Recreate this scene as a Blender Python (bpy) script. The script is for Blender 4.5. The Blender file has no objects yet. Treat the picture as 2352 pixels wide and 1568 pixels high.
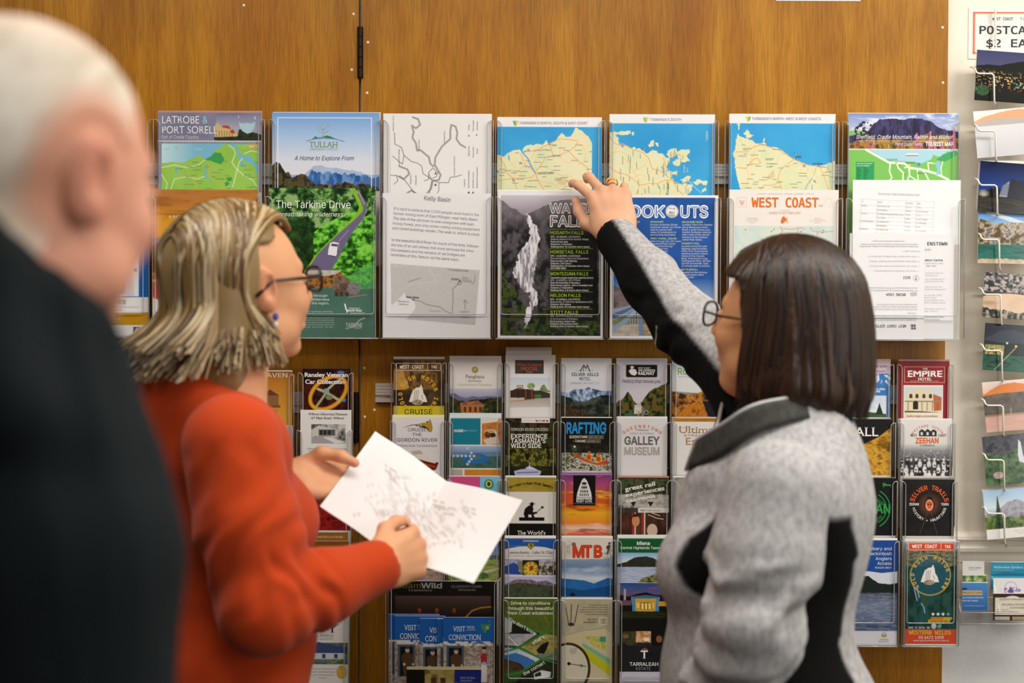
import bpy, math, random, os
import numpy as np
from mathutils import Vector, Matrix
random.seed(7)
RNG = np.random.default_rng(7)
SC = bpy.context.scene
COL = SC.collection

# ---------------------------------------------------------------- camera
IMG_W, IMG_H = 2352, 1568
F_PX = 3267.0                                   # 50 mm on a 36 mm sensor
CAM = Vector((0.0, 0.0, 1.45))
PITCH, ROLL = math.radians(-1.2), math.radians(0.2)
cam_d = bpy.data.cameras.new('camera')
cam_d.lens = 50.0; cam_d.sensor_width = 36.0
cam_d.dof.use_dof = True
cam_d.dof.focus_distance = 2.78
cam_d.dof.aperture_fstop = 2.2
cam_d.clip_start = 0.05
cam = bpy.data.objects.new('camera', cam_d); COL.objects.link(cam)
cam.location = CAM
CAM_ROT = (Matrix.Rotation(math.pi / 2 + PITCH, 3, 'X') @ Matrix.Rotation(ROLL, 3, 'Z'))
cam.rotation_euler = CAM_ROT.to_euler()
SC.camera = cam

def W(px, py, Y):
    """point of the vertical plane at depth Y that the photograph shows at pixel (px, py)"""
    d = CAM_ROT @ Vector(((px - IMG_W / 2) / F_PX, -(py - IMG_H / 2) / F_PX, -1.0))
    return CAM + d * (Y / d.y)

# ---------------------------------------------------------------- look and light
SC.view_settings.view_transform = 'Standard'
SC.view_settings.look = 'None'
SC.view_settings.gamma = 1.0
SC.view_settings.exposure = 0.0
SC.view_settings.use_curve_mapping = False
SC.cycles.transparent_max_bounces = 32
SC.cycles.max_bounces = 5
SC.cycles.diffuse_bounces = 3
SC.cycles.glossy_bounces = 2
SC.cycles.sample_clamp_indirect = 6.0
wd = bpy.data.worlds.new('world'); SC.world = wd; wd.use_nodes = True
wd.node_tree.nodes['Background'].inputs[0].default_value = (1.0, 0.97, 0.93, 1)
wd.node_tree.nodes['Background'].inputs[1].default_value = 0.05

def area_light(name, loc, target, sx, sy, watt, color):
    l = bpy.data.lights.new(name, 'AREA'); l.shape = 'RECTANGLE'; l.size = sx; l.size_y = sy
    l.energy = watt; l.color = color
    o = bpy.data.objects.new(name, l); COL.objects.link(o); o.location = loc
    o.rotation_euler = (Vector(target) - Vector(loc)).to_track_quat('-Z', 'Y').to_euler()
    return o
CEIL = 2.75
# two ceiling panels over the visitors, two more added as fill, and the daylight of a shop window behind the camera, to the right
LAMPS = [(-0.85, 1.78, 9), (0.5, 1.78, 9), (1.85, 1.8, 30), (0.3, 0.1, 10)]  # third added to brighten the cream wall, fourth as frontal fill
for lx, ly, lw in LAMPS:
    area_light('ceiling_and_fill_light', (lx, ly, CEIL - 0.06), (lx, ly, 0), 1.15, 0.55, lw, (1.0, 0.95, 0.87))
area_light('window_light', (2.85, -0.6, 1.6), (0.2, 2.4, 1.2), 1.2, 1.6, 32, (0.97, 0.98, 1.0))
# ---------------------------------------------------------------- helpers
def lin(c):
    if isinstance(c, str):
        c = c.lstrip('#')
        if len(c) == 3: c = ''.join(k * 2 for k in c)
        c = [int(c[i:i + 2], 16) / 255 for i in (0, 2, 4)]
    c = np.asarray(c, float)
    return np.where(c <= 0.04045, c / 12.92, ((c + 0.055) / 1.055) ** 2.4)

def mat(name, color='#808080', rough=0.6, metal=0.0, spec=0.5, attr=None):
    m = bpy.data.materials.new(name); m.use_nodes = True
    p = m.node_tree.nodes['Principled BSDF']
    p.inputs['Base Color'].default_value = (*lin(color), 1)
    p.inputs['Roughness'].default_value = rough
    p.inputs['Metallic'].default_value = metal
    p.inputs['Specular IOR Level'].default_value = spec
    if attr:
        a = m.node_tree.nodes.new('ShaderNodeAttribute'); a.attribute_name = attr
        m.node_tree.links.new(a.outputs['Color'], p.inputs['Base Color'])
    return m

def nd(m, t, **kw):
    n = m.node_tree.nodes.new(t)
    for k, v in kw.items():
        if k in n.inputs: n.inputs[k].default_value = v
        else: setattr(n, k, v)
    return n
def lk(m, a, b): m.node_tree.links.new(a, b)
def bsdf(m): return m.node_tree.nodes['Principled BSDF']

def tag(o, label=None, cat=None, group=None, kind=None):
    if label: o['label'] = label
    if cat: o['category'] = cat
    if group: o['group'] = group
    if kind: o['kind'] = kind
    return o

def link(name, me, parent=None, mats=()):
    for m in mats: me.materials.append(m)
    o = bpy.data.objects.new(name, me); COL.objects.link(o)
    if parent is not None: o.parent = parent
    return o

def empty(name, loc=(0, 0, 0)):
    o = bpy.data.objects.new(name, None); COL.objects.link(o); o.location = loc
    o.empty_display_size = 0.05
    return o

class MB:
    """collects verts / faces / colours / material slots of one mesh"""
    def __init__(s): s.v = []; s.f = []; s.c = []; s.m = []; s.sm = []
    def add(s, v, f, col=None, mi=0, smooth=False):
        b = len(s.v)
        s.v += [tuple(p) for p in v]
        s.c += [tuple(col) if col is not None else (1, 1, 1)] * len(v)
        for q in f: s.f.append([i + b for i in q]); s.m.append(mi); s.sm.append(smooth)
        return b
    def box(s, a, b, col=None, mi=0):
        (x0, y0, z0), (x1, y1, z1) = a, b
        v = [(x0, y0, z0), (x1, y0, z0), (x1, y1, z0), (x0, y1, z0), (x0, y0, z1), (x1, y0, z1), (x1, y1, z1), (x0, y1, z1)]
        s.add(v, [(0, 3, 2, 1), (4, 5, 6, 7), (0, 1, 5, 4), (1, 2, 6, 5), (2, 3, 7, 6), (3, 0, 4, 7)], col, mi)
    def prism(s, pts, y0, y1, mi=0, mi_side=None, col=None):
        """outline in (x, z), counter-clockwise seen from the front (-Y), extruded from y0 (front) to y1"""
        n = len(pts)
        v = [(x, y0, z) for x, z in pts] + [(x, y1, z) for x, z in pts]
        s.add(v, [list(range(n)), list(range(2 * n - 1, n - 1, -1))], col, mi)
        s.add(v, [(i, i + n, (i + 1) % n + n, (i + 1) % n) for i in range(n)], col, mi if mi_side is None else mi_side)
    def tube(s, pts, r, n=8, col=None, mi=0, cap=True):
        P = [Vector(p) for p in pts]; rs = r if hasattr(r, '__len__') else [r] * len(P)
        up = None; rings = []
        for i, p in enumerate(P):
            t = (P[min(i + 1, len(P) - 1)] - P[max(i - 1, 0)]).normalized()
            if up is None:
                up = t.orthogonal().normalized()
            up = (up - t * up.dot(t)).normalized(); w = t.cross(up)
            rings.append([p + (up * math.cos(a) + w * math.sin(a)) * rs[i] for a in [2 * math.pi * k / n for k in range(n)]])
        v = [q for R in rings for q in R]
        f = [(i * n + k, i * n + (k + 1) % n, (i + 1) * n + (k + 1) % n, (i + 1) * n + k) for i in range(len(P) - 1) for k in range(n)]
        if cap: f += [list(range(n))[::-1], [(len(P) - 1) * n + k for k in range(n)]]
        s.add(v, f, col, mi, True)
    def lathe(s, prof, origin, axis, n=16, col=None, mi=0):
        ax = Vector(axis).normalized(); u = ax.orthogonal().normalized(); w = ax.cross(u); o = Vector(origin)
        v = [o + ax * h + (u * math.cos(2 * math.pi * k / n) + w * math.sin(2 * math.pi * k / n)) * r for r, h in prof for k in range(n)]
        f = [(i * n + k, i * n + (k + 1) % n, (i + 1) * n + (k + 1) % n, (i + 1) * n + k) for i in range(len(prof) - 1) for k in range(n)]
        f += [list(range(n))[::-1], [(len(prof) - 1) * n + k for k in range(n)]]
        s.add(v, f, col, mi, False)
    def build(s, name, mats, parent=None, colors=True):
        me = bpy.data.meshes.new(name)
        me.from_pydata([tuple(p) for p in s.v], [], s.f)
        me.polygons.foreach_set('material_index', s.m)
        me.polygons.foreach_set('use_smooth', s.sm)
        if colors:
            at = me.attributes.new('Col', 'FLOAT_COLOR', 'POINT')
            c = np.ones((len(s.v), 4), np.float32); c[:, :3] = np.asarray(s.c, np.float32).reshape(-1, 3)
            at.data.foreach_set('color', c.ravel())
        me.update()
        return link(name, me, parent, mats if isinstance(mats, (list, tuple)) else [mats])

def fbm(u, v, seed=0, oct=4, gain=0.55):
    """value noise, 0..1, over arrays u, v in cells"""
    out = np.zeros(np.broadcast(u, v).shape); amp = 1; tot = 0
    for o in range(oct):
        r = np.random.default_rng(seed * 131 + o).random((64, 64))
        x = u * 2 ** o + 11.3 * o; y = v * 2 ** o + 5.7 * o
        xi = np.floor(x).astype(int); yi = np.floor(y).astype(int); fx = x - xi; fy = y - yi
        fx = fx * fx * (3 - 2 * fx); fy = fy * fy * (3 - 2 * fy)
        a = r[yi % 64, xi % 64]; b = r[yi % 64, (xi + 1) % 64]; c = r[(yi + 1) % 64, xi % 64]; d = r[(yi + 1) % 64, (xi + 1) % 64]
        out += amp * ((a * (1 - fx) + b * fx) * (1 - fy) + (c * (1 - fx) + d * fx) * fy); tot += amp; amp *= gain
    return out / tot

# ---------------------------------------------------------------- lettering
from mathutils.geometry import delaunay_2d_cdt
_fd = os.path.join(bpy.utils.system_resource('DATAFILES') or '', 'fonts')
def _font(n):
    try: return bpy.data.fonts.load(os.path.join(_fd, n))
    except Exception: return None
FONTS = {'s': _font('Inter.woff2'), 'm': _font('DejaVuSansMono.woff2'), 'b': None}
_tc = {}; _gc = {}; _ac = {}; CAPS = {}
def _wire(s, font):
    cu = bpy.data.curves.new('t', 'FONT'); cu.body = s; cu.size = 1; cu.resolution_u = 3; cu.fill_mode = 'NONE'
    fo = FONTS.get('b' if font == 'r' else font)
    if fo: cu.font = fo
    ob = bpy.data.objects.new('t', cu); COL.objects.link(ob); bpy.context.view_layer.update()
    me = bpy.data.meshes.new_from_object(ob.evaluated_get(bpy.context.evaluated_depsgraph_get()))
    p = np.array([tuple(v.co)[:2] for v in me.vertices]).reshape(-1, 2); ed = []
    for e in me.edges:                               # outline directions: a closing edge runs from last to first
        i, j = sorted(e.vertices); ed.append((i, j) if j == i + 1 else (j, i))
    bpy.data.meshes.remove(me); bpy.data.objects.remove(ob); bpy.data.curves.remove(cu)
    return p, ed
def advance(ch, font):
    k = (ch, font)
    if k not in _ac:
        if ('HH', font) not in _ac: w = _wire('HH', font)[0]; _ac[('HH', font)] = np.ptp(w[:, 0])
        w = _wire('H' + ch + 'H', font)[0]; _ac[k] = np.ptp(w[:, 0]) - _ac[('HH', font)]
    return _ac[k]
def glyph(ch, font, bold):
    """filled letter in units of the cap height; a heavier weight swells the outline in eight directions"""
    k = (ch, font, bold)
    if k in _gc: return _gc[k]
    p, ed = _wire(ch, font); cap = CAPS.get(font, 1.0)
    if not len(p): _gc[k] = (p, []); return _gc[k]
    p = p / cap; sh = [(0, 0)] if bold <= 0 else [(bold * .9 * math.cos(t * math.pi / 4), bold * .9 * math.sin(t * math.pi / 4)) for t in range(8)]
    key = {}; uq = []; dr = []
    for s_ in sh:
        ren = []
        for c in p + np.array(s_):
            k2 = (round(c[0] * 3000), round(c[1] * 3000))
            if k2 not in key: key[k2] = len(uq); uq.append(Vector(c))
            ren.append(key[k2])
        dr += [(ren[i], ren[j]) for i, j in ed if ren[i] != ren[j]]
    rv, _, rf, *_ = delaunay_2d_cdt(uq, dr, [], 0, 1e-6)
    v = np.array([tuple(c) for c in rv]); T3 = np.array([list(t_) for t_ in rf if len(t_) == 3]).reshape(-1, 3)
    P0 = np.array([tuple(uq[i]) for i, _ in dr]); P1 = np.array([tuple(uq[j]) for _, j in dr]); c3 = v[T3].mean(1); cx, cy = c3[:, :1], c3[:, 1:]
    up = (P0[:, 1] <= cy) & (P1[:, 1] > cy); dn = (P0[:, 1] > cy) & (P1[:, 1] <= cy); lf = (P1[:, 0] - P0[:, 0]) * (cy - P0[:, 1]) - (cx - P0[:, 0]) * (P1[:, 1] - P0[:, 1])
    f = T3[((up & (lf > 0)).sum(1) - (dn & (lf < 0)).sum(1)) != 0].tolist()
    used = sorted({i for t_ in f for i in t_}); mp = {i: n for n, i in enumerate(used)}; v = v[used]; f = [[mp[i] for i in t_] for t_ in f]
    if font == 'r':                                  # small feet on every stem end
        cnt = {}; nv, nf = list(map(tuple, v)), list(f)
        for t_ in f:
            for i in range(3): e = tuple(sorted((t_[i], t_[(i + 1) % 3]))); cnt[e] = cnt.get(e, 0) + 1
        for (i, j), n in cnt.items():
            (xa, ya), (xb, yb) = v[i], v[j]
            if n == 1 and abs(ya - yb) < .012 and .03 < abs(xa - xb) < .34:
                for lv, u in ((0, 1), (1.0, -1), (.75, -1)):
                    if abs(ya - lv) < .035 + bold:
                        x0, x1 = min(xa, xb) - .09, max(xa, xb) + .09; b = len(nv); yq = ya - u * .004
                        nv += [(x0, yq), (x1, yq), (x1, ya + .065 * u), (x0, ya + .065 * u)]; nf.append([b, b + 1, b + 2, b + 3] if u > 0 else [b + 3, b + 2, b + 1, b])
        v, f = np.array(nv), nf
    _gc[k] = (v, f); return _gc[k]
def text_geo(s, font='s', bold=0.0, shear=0.0):
    """triangulated 2-D line of text with cap height 1, left end at 0, baseline 0"""
    bold = 0.0 if bold < .018 else round(bold, 3); k = (s, font, bold, shear)
    if k in _tc: return _tc[k]
    V = []; F = []; b = 0; x = 0.0; cap = CAPS.get(font, 1.0)
    for ch in s:
        v, f = glyph(ch, font, bold)
        if len(v): V.append(v + np.array([x, 0])); F += [[i + b for i in t_] for t_ in f]; b += len(v)
        x += advance(ch, font) / cap
    v = np.concatenate(V) if V else np.zeros((0, 2))
    if len(v): v[:, 0] += v[:, 1] * shear; v[:, 0] -= v[:, 0].min()
    _tc[k] = (v, F); return _tc[k]
for _f in ('s', 'm', 'r'): CAPS[_f] = float(_wire('H', _f)[0][:, 1].max())

# ---------------------------------------------------------------- printed sheets
class Art:
    """a print, drawn in photograph pixels: x to the right, y down"""
    def __init__(s, x0, y0, x1, y1, base='#e8e6e4', res=0.7):
        s.x0, s.y0, s.x1, s.y1, s.res = x0, y0, x1, y1, res
        s.nx = max(2, int(round((x1 - x0) * res))); s.ny = max(2, int(round((y1 - y0) * res)))
        s.X, s.Y = np.meshgrid(np.linspace(x0, x1, s.nx + 1), np.linspace(y0, y1, s.ny + 1))
        s.a = np.zeros(s.X.shape + (3,)); s.a[:] = lin(base); s.tx = []
    def put(s, m, c):
        c = lin(c) if isinstance(c, (str, tuple, list)) else c
        m = np.clip(m, 0, 1)[..., None]; s.a = s.a * (1 - m) + c * m
    def m_rect(s, x0, y0, x1, y1):
        r = s.res
        return (np.clip((s.X - x0) * r + .5, 0, 1) * np.clip((x1 - s.X) * r + .5, 0, 1) * np.clip((s.Y - y0) * r + .5, 0, 1) * np.clip((y1 - s.Y) * r + .5, 0, 1))
    def m_ell(s, cx, cy, rx, ry):
        d = np.hypot((s.X - cx) / rx, (s.Y - cy) / ry)
        return np.clip((1 - d) * min(rx, ry) * s.res + .5, 0, 1)
    def m_poly(s, pts, warp=0):
        P = np.asarray(pts, float); acc = np.zeros(s.X.shape); r = 0.5 / s.res
        wx, wy = ((fbm(s.X / 7, s.Y / 7, 61, 4) - .5) * 2 * warp, (fbm(s.X / 7, s.Y / 7, 62, 4) - .5) * 2 * warp) if warp else (0, 0)
        for ox, oy in ((-.25, -.25), (.25, -.25), (-.25, .25), (.25, .25)):
            x = s.X + ox * 2 * r + wx; y = s.Y + oy * 2 * r + wy; ins = np.zeros(s.X.shape, bool)
            for (xa, ya), (xb, yb) in zip(P, np.roll(P, -1, 0)):
                if ya == yb: continue
                c = (ya > y) != (yb > y)
                ins ^= c & (x < (xb - xa) * (y - ya) / (yb - ya) + xa)
            acc += ins
        return acc / 4
    def m_line(s, pts, w):
        m = np.zeros(s.X.shape)
        for (xa, ya), (xb, yb) in zip(pts[:-1], pts[1:]):
            dx, dy = xb - xa, yb - ya; L = dx * dx + dy * dy or 1e-9
            t = np.clip(((s.X - xa) * dx + (s.Y - ya) * dy) / L, 0, 1)
            d = np.hypot(s.X - xa - t * dx, s.Y - ya - t * dy)
            m = np.maximum(m, np.clip((w / 2 - d) * s.res + .5, 0, 1))
        return m * min(1, w * s.res)
    def rect(s, x0, y0, x1, y1, c): s.put(s.m_rect(x0, y0, x1, y1), c)
    def ell(s, cx, cy, rx, ry, c): s.put(s.m_ell(cx, cy, rx, ry), c)
    def poly(s, pts, c): s.put(s.m_poly(pts), c)
    def line(s, pts, w, c): s.put(s.m_line(pts, w), c)
    def ring(s, cx, cy, r, w, c, a0=0, a1=360):
        s.line([(cx + r * math.cos(math.radians(a)), cy - r * math.sin(math.radians(a))) for a in np.linspace(a0, a1, 40)], w, c)
    def box(s, x0, y0, x1, y1, w, c): s.line([(x0, y0), (x1, y0), (x1, y1), (x0, y1), (x0, y0)], w, c)
    def grad(s, x0, y0, x1, y1, stops, m=None, ax='y'):
        t = (s.Y - y0) / (y1 - y0) if ax == 'y' else (s.X - x0) / (x1 - x0)
        ts = [k for k, _ in stops]; cs = np.array([lin(c) for _, c in stops])
        c = np.stack([np.interp(t, ts, cs[:, i]) for i in range(3)], -1)
        s.put(s.m_rect(x0, y0, x1, y1) if m is None else m, c)
    def tex(s, cols, sx, sy=None, seed=1, con=1.0, oct=4, gain=.6):
        n = fbm(s.X / sx, s.Y / (sy or sx), seed, oct, gain); n = np.clip((n - .5) * 2.2 * con + .5, 0, 1)
        cs = np.array([lin(c) for c in cols]); ts = np.linspace(0, 1, len(cols))
        return np.stack([np.interp(n, ts, cs[:, i]) for i in range(3)], -1)
    def m_below(s, pts, rough=0, seed=1, sc=8):
        """everything under a ridge line"""
        P = np.asarray(pts, float); y = np.interp(s.X, P[:, 0], P[:, 1]) + (fbm(s.X / sc, s.X * 0 + seed, seed, 4) - .5) * 2 * rough
        lo, hi = P[0, 0], P[-1, 0]
        return np.clip((s.Y - y) * s.res + .5, 0, 1) * (s.X >= lo - 1) * (s.X <= hi + 1)
    def photo(s, m, cols, sx, sy=None, seed=1, con=1.0, oct=4): s.put(m, s.tex(cols, sx, sy, seed, con, oct))
    def t(s, st, x, y, h, c, al='l', w=None, f='s', b=0.0, sh=0.0, rot=0.0, z=0):
        s.tx.append((st, x, y, h, c, al, w, f, b, sh, rot, z))
    def para(s, lines, x, y, h, dy, c, al='l', rot=0.0, **k):
        for i, l in enumerate(lines):
            if l: s.t(l, x - i * dy * math.sin(math.radians(rot)) * -1, y + i * dy, h, c, al, rot=rot, **k)
    def arc(s, st, cx, cy, r, a0, a1, h, c, f='s', b=0.0, flip=False, wr=1.0):
        """letters spread over a circle from angle a0 to a1 (degrees, 90 is the top)"""
        n = len(st)
        for i, ch in enumerate(st):
            if ch == ' ': continue
            a = a0 + (a1 - a0) * (i / (n - 1)); t = math.radians(a)
            x = cx + r * math.cos(t); y = cy - r * math.sin(t)
            s.t(ch, x, y, h, c, 'c', None, f, b, 0, (a - 90) if not flip else (a + 90), 0)

def build_print(mb, art, TL, px, full_h=None, under='#dddad6', thick=0.002, side='#e4e1dc', rot=0.0, tilt=0.0):
    """sheet or stack whose printed front is `art`; TL its upper left corner, px metres per pixel; the back lies `thick` behind"""
    a = art; nx, ny = a.nx, a.ny
    w = (a.x1 - a.x0) * px; h = (a.y1 - a.y0) * px
    fx = (a.X - a.x0) * px; fz = -(a.Y - a.y0) * px
    vs = np.stack([fx, np.zeros_like(fx), fz], -1).reshape(-1, 3); cs = a.a.reshape(-1, 3)
    idx = np.arange((nx + 1) * (ny + 1)).reshape(ny + 1, nx + 1)
    q = np.stack([idx[:-1, :-1], idx[1:, :-1], idx[1:, 1:], idx[:-1, 1:]], -1).reshape(-1, 4)
    V = [vs]; C = [cs]; F = [q.tolist()]; base = len(vs)
    H = max(h, full_h or h)
    ex = [(0, 0, -h), (w, 0, -h), (w, 0, -H), (0, 0, -H)]                       # lower strip behind the next pocket
    sides = [(0, 0, 0), (w, 0, 0), (w, 0, -H), (0, 0, -H), (0, thick, 0), (w, thick, 0), (w, thick, -H), (0, thick, -H)]
    if H > h + 1e-4:
        V.append(np.array(ex)); C.append(np.tile(lin(under), (4, 1))); F.append([[base + i for i in (0, 3, 2, 1)]]); base += 4
    V.append(np.array(sides)); C.append(np.tile(lin(side), (8, 1)))
    F.append([[base + i for i in r] for r in ((0, 1, 5, 4), (1, 2, 6, 5), (2, 3, 7, 6), (3, 0, 4, 7), (4, 5, 6, 7))]); base += 8
    for k, (st, x, y, hh, c, al, ww, f, b, sh, ro, z) in enumerate(a.tx):
        v, fc = text_geo(st, f, b, sh)
        if not len(v): continue
        v = v * hh; wid = v[:, 0].max()
        if ww: v = v * np.array([ww / wid, 1]); wid = ww
        if al == 'c': v = v - np.array([wid / 2, 0])
        elif al == 'r': v = v - np.array([wid, 0])
        t = math.radians(ro); v = v @ np.array([[math.cos(t), math.sin(t)], [-math.sin(t), math.cos(t)]])
        gx = (x - a.x0 + v[:, 0]) * px; gz = -(y - a.y0) * px + v[:, 1] * px
        if gx.max() < 0.0005 or gx.min() > w: continue
        gx = np.clip(gx, 0.0004, w - 0.0004)
        V.append(np.stack([gx, np.full_like(gx, -0.00022 - 0.00004 * (k % 3) - 0.00025 * z), gz], -1)); C.append(np.tile(lin(c), (len(v), 1)))
        F.append([[base + i for i in r] for r in fc]); base += len(v)
    V = np.concatenate(V); C = np.concatenate(C)
    if rot:
        t = math.radians(rot); V = V @ np.array([[math.cos(t), 0, math.sin(t)], [0, 1, 0], [-math.sin(t), 0, math.cos(t)]])
    if tilt:
        t = math.radians(tilt); V = V @ np.array([[1, 0, 0], [0, math.cos(t), math.sin(t)], [0, -math.sin(t), math.cos(t)]])
    fl = [r for g in F for r in g]
    me = bpy.data.meshes.new('sheet')
    me.from_pydata(V, [], fl)
    at = me.attributes.new('Col', 'FLOAT_COLOR', 'POINT')
    c4 = np.ones((len(V), 4), np.float32); c4[:, :3] = C; at.data.foreach_set('color', c4.ravel())
    me.update(); me.name = mb
    return me

M_PRINT = mat('coated_paper', rough=0.32, spec=0.35, attr='Col')
M_PAPER = mat('plain_paper', rough=0.85, spec=0.2, attr='Col')

def sheet(name, art, Y, label, cat, group=None, full=0.21, plain=False, thick=0.0025, under=None, side='#e4e1dc', rot=0.0, tilt=0.0, hold=None):
    TL = W(art.x0, art.y0, Y); px = Y / F_PX; w = px * (art.x1 - art.x0)
    if hold:                                           # stand it in its pocket, on the pocket's base
        xa, xb, bases = HOLD[hold[0]]
        if w > xb - xa: px *= (xb - xa) / w; w = xb - xa
        TL.x = min(max(TL.x, xa), xb - w); TL.z = max(TL.z, bases[hold[1]] + (art.y1 - art.y0) * px * (art.y1 < 1500) + 0.0005); full = TL.z - bases[hold[1]] - 0.0004
    lastrow = art.a[-1].mean(0)
    me = build_print(name, art, TL, px, full, under or '#cfcac4', thick, side, rot, tilt)
    o = link(name, me, None, [M_PAPER if plain else M_PRINT]); o.location = TL
    return tag(o, label, cat, group)

def copies_behind(n, front, label, group, dy=3.5, dx=0.0, edge='#e6e3df', pxh=14, hold=None, cat=None, wpx=None, name=None, gap=0.0016, full=0.2):
    """further copies standing behind the front one: only their top edges show"""
    first = None; art = front[0]; fo = front[1]; Y = front[2]
    for i in range(n):
        x0, x1, y0 = art.x0 + dx * (i + 1), art.x0 + dx * (i + 1) + (wpx or art.x1 - art.x0), art.y0 - dy * (i + 1)
        a = Art(x0, y0, x1, y0 + pxh, edge, res=0.1)
        yy = Y + front[3] + 0.0006 + gap * i
        o = sheet(name or fo.name.split('.')[0], a, yy, label, cat or fo['category'], group, full, thick=0.001, hold=hold)
# ---------------------------------------------------------------- materials of the room
def wood_mat():
    m = mat('varnished_plywood', rough=0.38, spec=0.35)
    tc = nd(m, 'ShaderNodeTexCoord')
    def noise(sx, sy, sz, scale, det, rough=.6, dist=0.0):
        mp = nd(m, 'ShaderNodeMapping'); mp.inputs['Scale'].default_value = (sx, sy, sz); lk(m, tc.outputs['Object'], mp.inputs['Vector'])
        n = nd(m, 'ShaderNodeTexNoise', Scale=scale, Detail=det, Roughness=rough, Distortion=dist); lk(m, mp.outputs['Vector'], n.inputs['Vector']); return n
    grain = noise(30, 1, 1.0, 20, 3)            # fine upright pores
    band = noise(5, 1, 0.45, 2.2, 3, .55, .8)   # broad cathedral figure
    blotch = noise(1.4, 1, 1.0, 3, 2)
    def ramp(src, stops):
        r = nd(m, 'ShaderNodeValToRGB'); e = r.color_ramp.elements
        while len(e) < len(stops): e.new(0.5)
        for el, (p, c) in zip(e, stops): el.position = p; el.color = (*lin(c), 1)
        lk(m, src, r.inputs['Fac']); return r
    r1 = ramp(band.outputs['Fac'], [(0.3, '#a86a0c'), (0.5, '#b67a12'), (0.62, '#c4891e'), (0.75, '#ae7210')])
    r2 = ramp(grain.outputs['Fac'], [(0.3, '#b0a79c'), (0.5, '#e2deda'), (0.7, '#ffffff')])
    mx = nd(m, 'ShaderNodeMix'); mx.data_type = 'RGBA'; mx.blend_type = 'MULTIPLY'; mx.inputs[0].default_value = 0.75
    lk(m, r1.outputs['Color'], mx.inputs[6]); lk(m, r2.outputs['Color'], mx.inputs[7])
    r3 = ramp(blotch.outputs['Fac'], [(0.35, '#cfc6bb'), (0.6, '#ffffff')])
    mx2 = nd(m, 'ShaderNodeMix'); mx2.data_type = 'RGBA'; mx2.blend_type = 'MULTIPLY'; mx2.inputs[0].default_value = 0.6
    lk(m, mx.outputs[2], mx2.inputs[6]); lk(m, r3.outputs['Color'], mx2.inputs[7])
    lk(m, mx2.outputs[2], bsdf(m).inputs['Base Color'])
    bp = nd(m, 'ShaderNodeBump', Strength=0.06, Distance=0.002); lk(m, grain.outputs['Fac'], bp.inputs['Height']); lk(m, bp.outputs['Normal'], bsdf(m).inputs['Normal'])
    return m
M_WOOD = wood_mat()

def plaster_mat(name, c):
    m = mat(name, c, 0.75, spec=0.25)
    n = nd(m, 'ShaderNodeTexNoise', Scale=90, Detail=3); bp = nd(m, 'ShaderNodeBump', Strength=0.12, Distance=0.004)
    tc = nd(m, 'ShaderNodeTexCoord'); lk(m, tc.outputs['Object'], n.inputs['Vector'])
    lk(m, n.outputs['Fac'], bp.inputs['Height']); lk(m, bp.outputs['Normal'], bsdf(m).inputs['Normal']); return m
M_WALL = plaster_mat('cream_wall_paint', '#f1e9da')
M_WALL2 = plaster_mat('dimmed_wall_paint', '#b4aa9a')  # unseen walls darkened to cut the light they bounce back
M_DADO = plaster_mat('pale_grey_wall_paint', '#e6e6e4')
M_CEIL = plaster_mat('ceiling_paint', '#efede8')
M_FLOOR = mat('dark_carpet', '#37322e', 0.95)  # unseen carpet darkened so less light bounces up the panels
_n = nd(M_FLOOR, 'ShaderNodeTexNoise', Scale=400, Detail=2); _b = nd(M_FLOOR, 'ShaderNodeBump', Strength=0.5); lk(M_FLOOR, _n.outputs['Fac'], _b.inputs['Height']); lk(M_FLOOR, _b.outputs['Normal'], bsdf(M_FLOOR).inputs['Normal'])
M_DARKMETAL = mat('dark_bronze_metal', '#2a1c12', 0.45, 0.8)
M_ALU = mat('brushed_aluminium', '#c9c6c2', 0.42, 0.55)
M_STEEL = mat('zinc_screw', '#b9b8b2', 0.3, 0.9)
M_NAIL = mat('filled_nail_hole', '#e2d7c4', 0.7)
M_WHITEWIRE = mat('white_enamel_wire', '#e9e4da', 0.4)
M_LAMP = mat('lamp_diffuser', '#ffffff', 0.5)
bsdf(M_LAMP).inputs['Emission Color'].default_value = (1, .95, .87, 1); bsdf(M_LAMP).inputs['Emission Strength'].default_value = 4.0

def acrylic(name, body, gloss, tint='#ffffff', diff=0.0, dcol='#ffffff'):
    m = bpy.data.materials.new(name); m.use_nodes = True; nt = m.node_tree; nt.nodes.clear()
    out = nd(m, 'ShaderNodeOutputMaterial'); tr = nd(m, 'ShaderNodeBsdfTransparent'); tr.inputs[0].default_value = (*lin(tint), 1)
    gl = nd(m, 'ShaderNodeBsdfGlossy', Roughness=0.06); fr = nd(m, 'ShaderNodeFresnel', IOR=1.49)
    mu = nd(m, 'ShaderNodeMath', operation='MULTIPLY_ADD'); mu.inputs[1].default_value = gloss; mu.inputs[2].default_value = body
    lk(m, fr.outputs[0], mu.inputs[0])
    mx = nd(m, 'ShaderNodeMixShader'); lk(m, mu.outputs[0], mx.inputs[0]); lk(m, tr.outputs[0], mx.inputs[1]); lk(m, gl.outputs[0], mx.inputs[2])
    last = mx
    if diff:
        df = nd(m, 'ShaderNodeBsdfDiffuse'); df.inputs[0].default_value = (*lin(dcol), 1)
        m2 = nd(m, 'ShaderNodeMixShader'); m2.inputs[0].default_value = diff; lk(m, mx.outputs[0], m2.inputs[1]); lk(m, df.outputs[0], m2.inputs[2]); last = m2
    lk(m, last.outputs[0], out.inputs['Surface']); return m
M_ACR = acrylic('clear_acrylic', 0.008, 0.2, '#ffffff')
M_ACRE = acrylic('clear_acrylic_cut_edge', 0.12, 0.9, '#d9dcda', 0.22, '#eef2f0')

M_RIM = acrylic('clear_acrylic_rim', 0.2, 0.9, '#dfe3e2', 0.32, '#ffffff')

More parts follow.
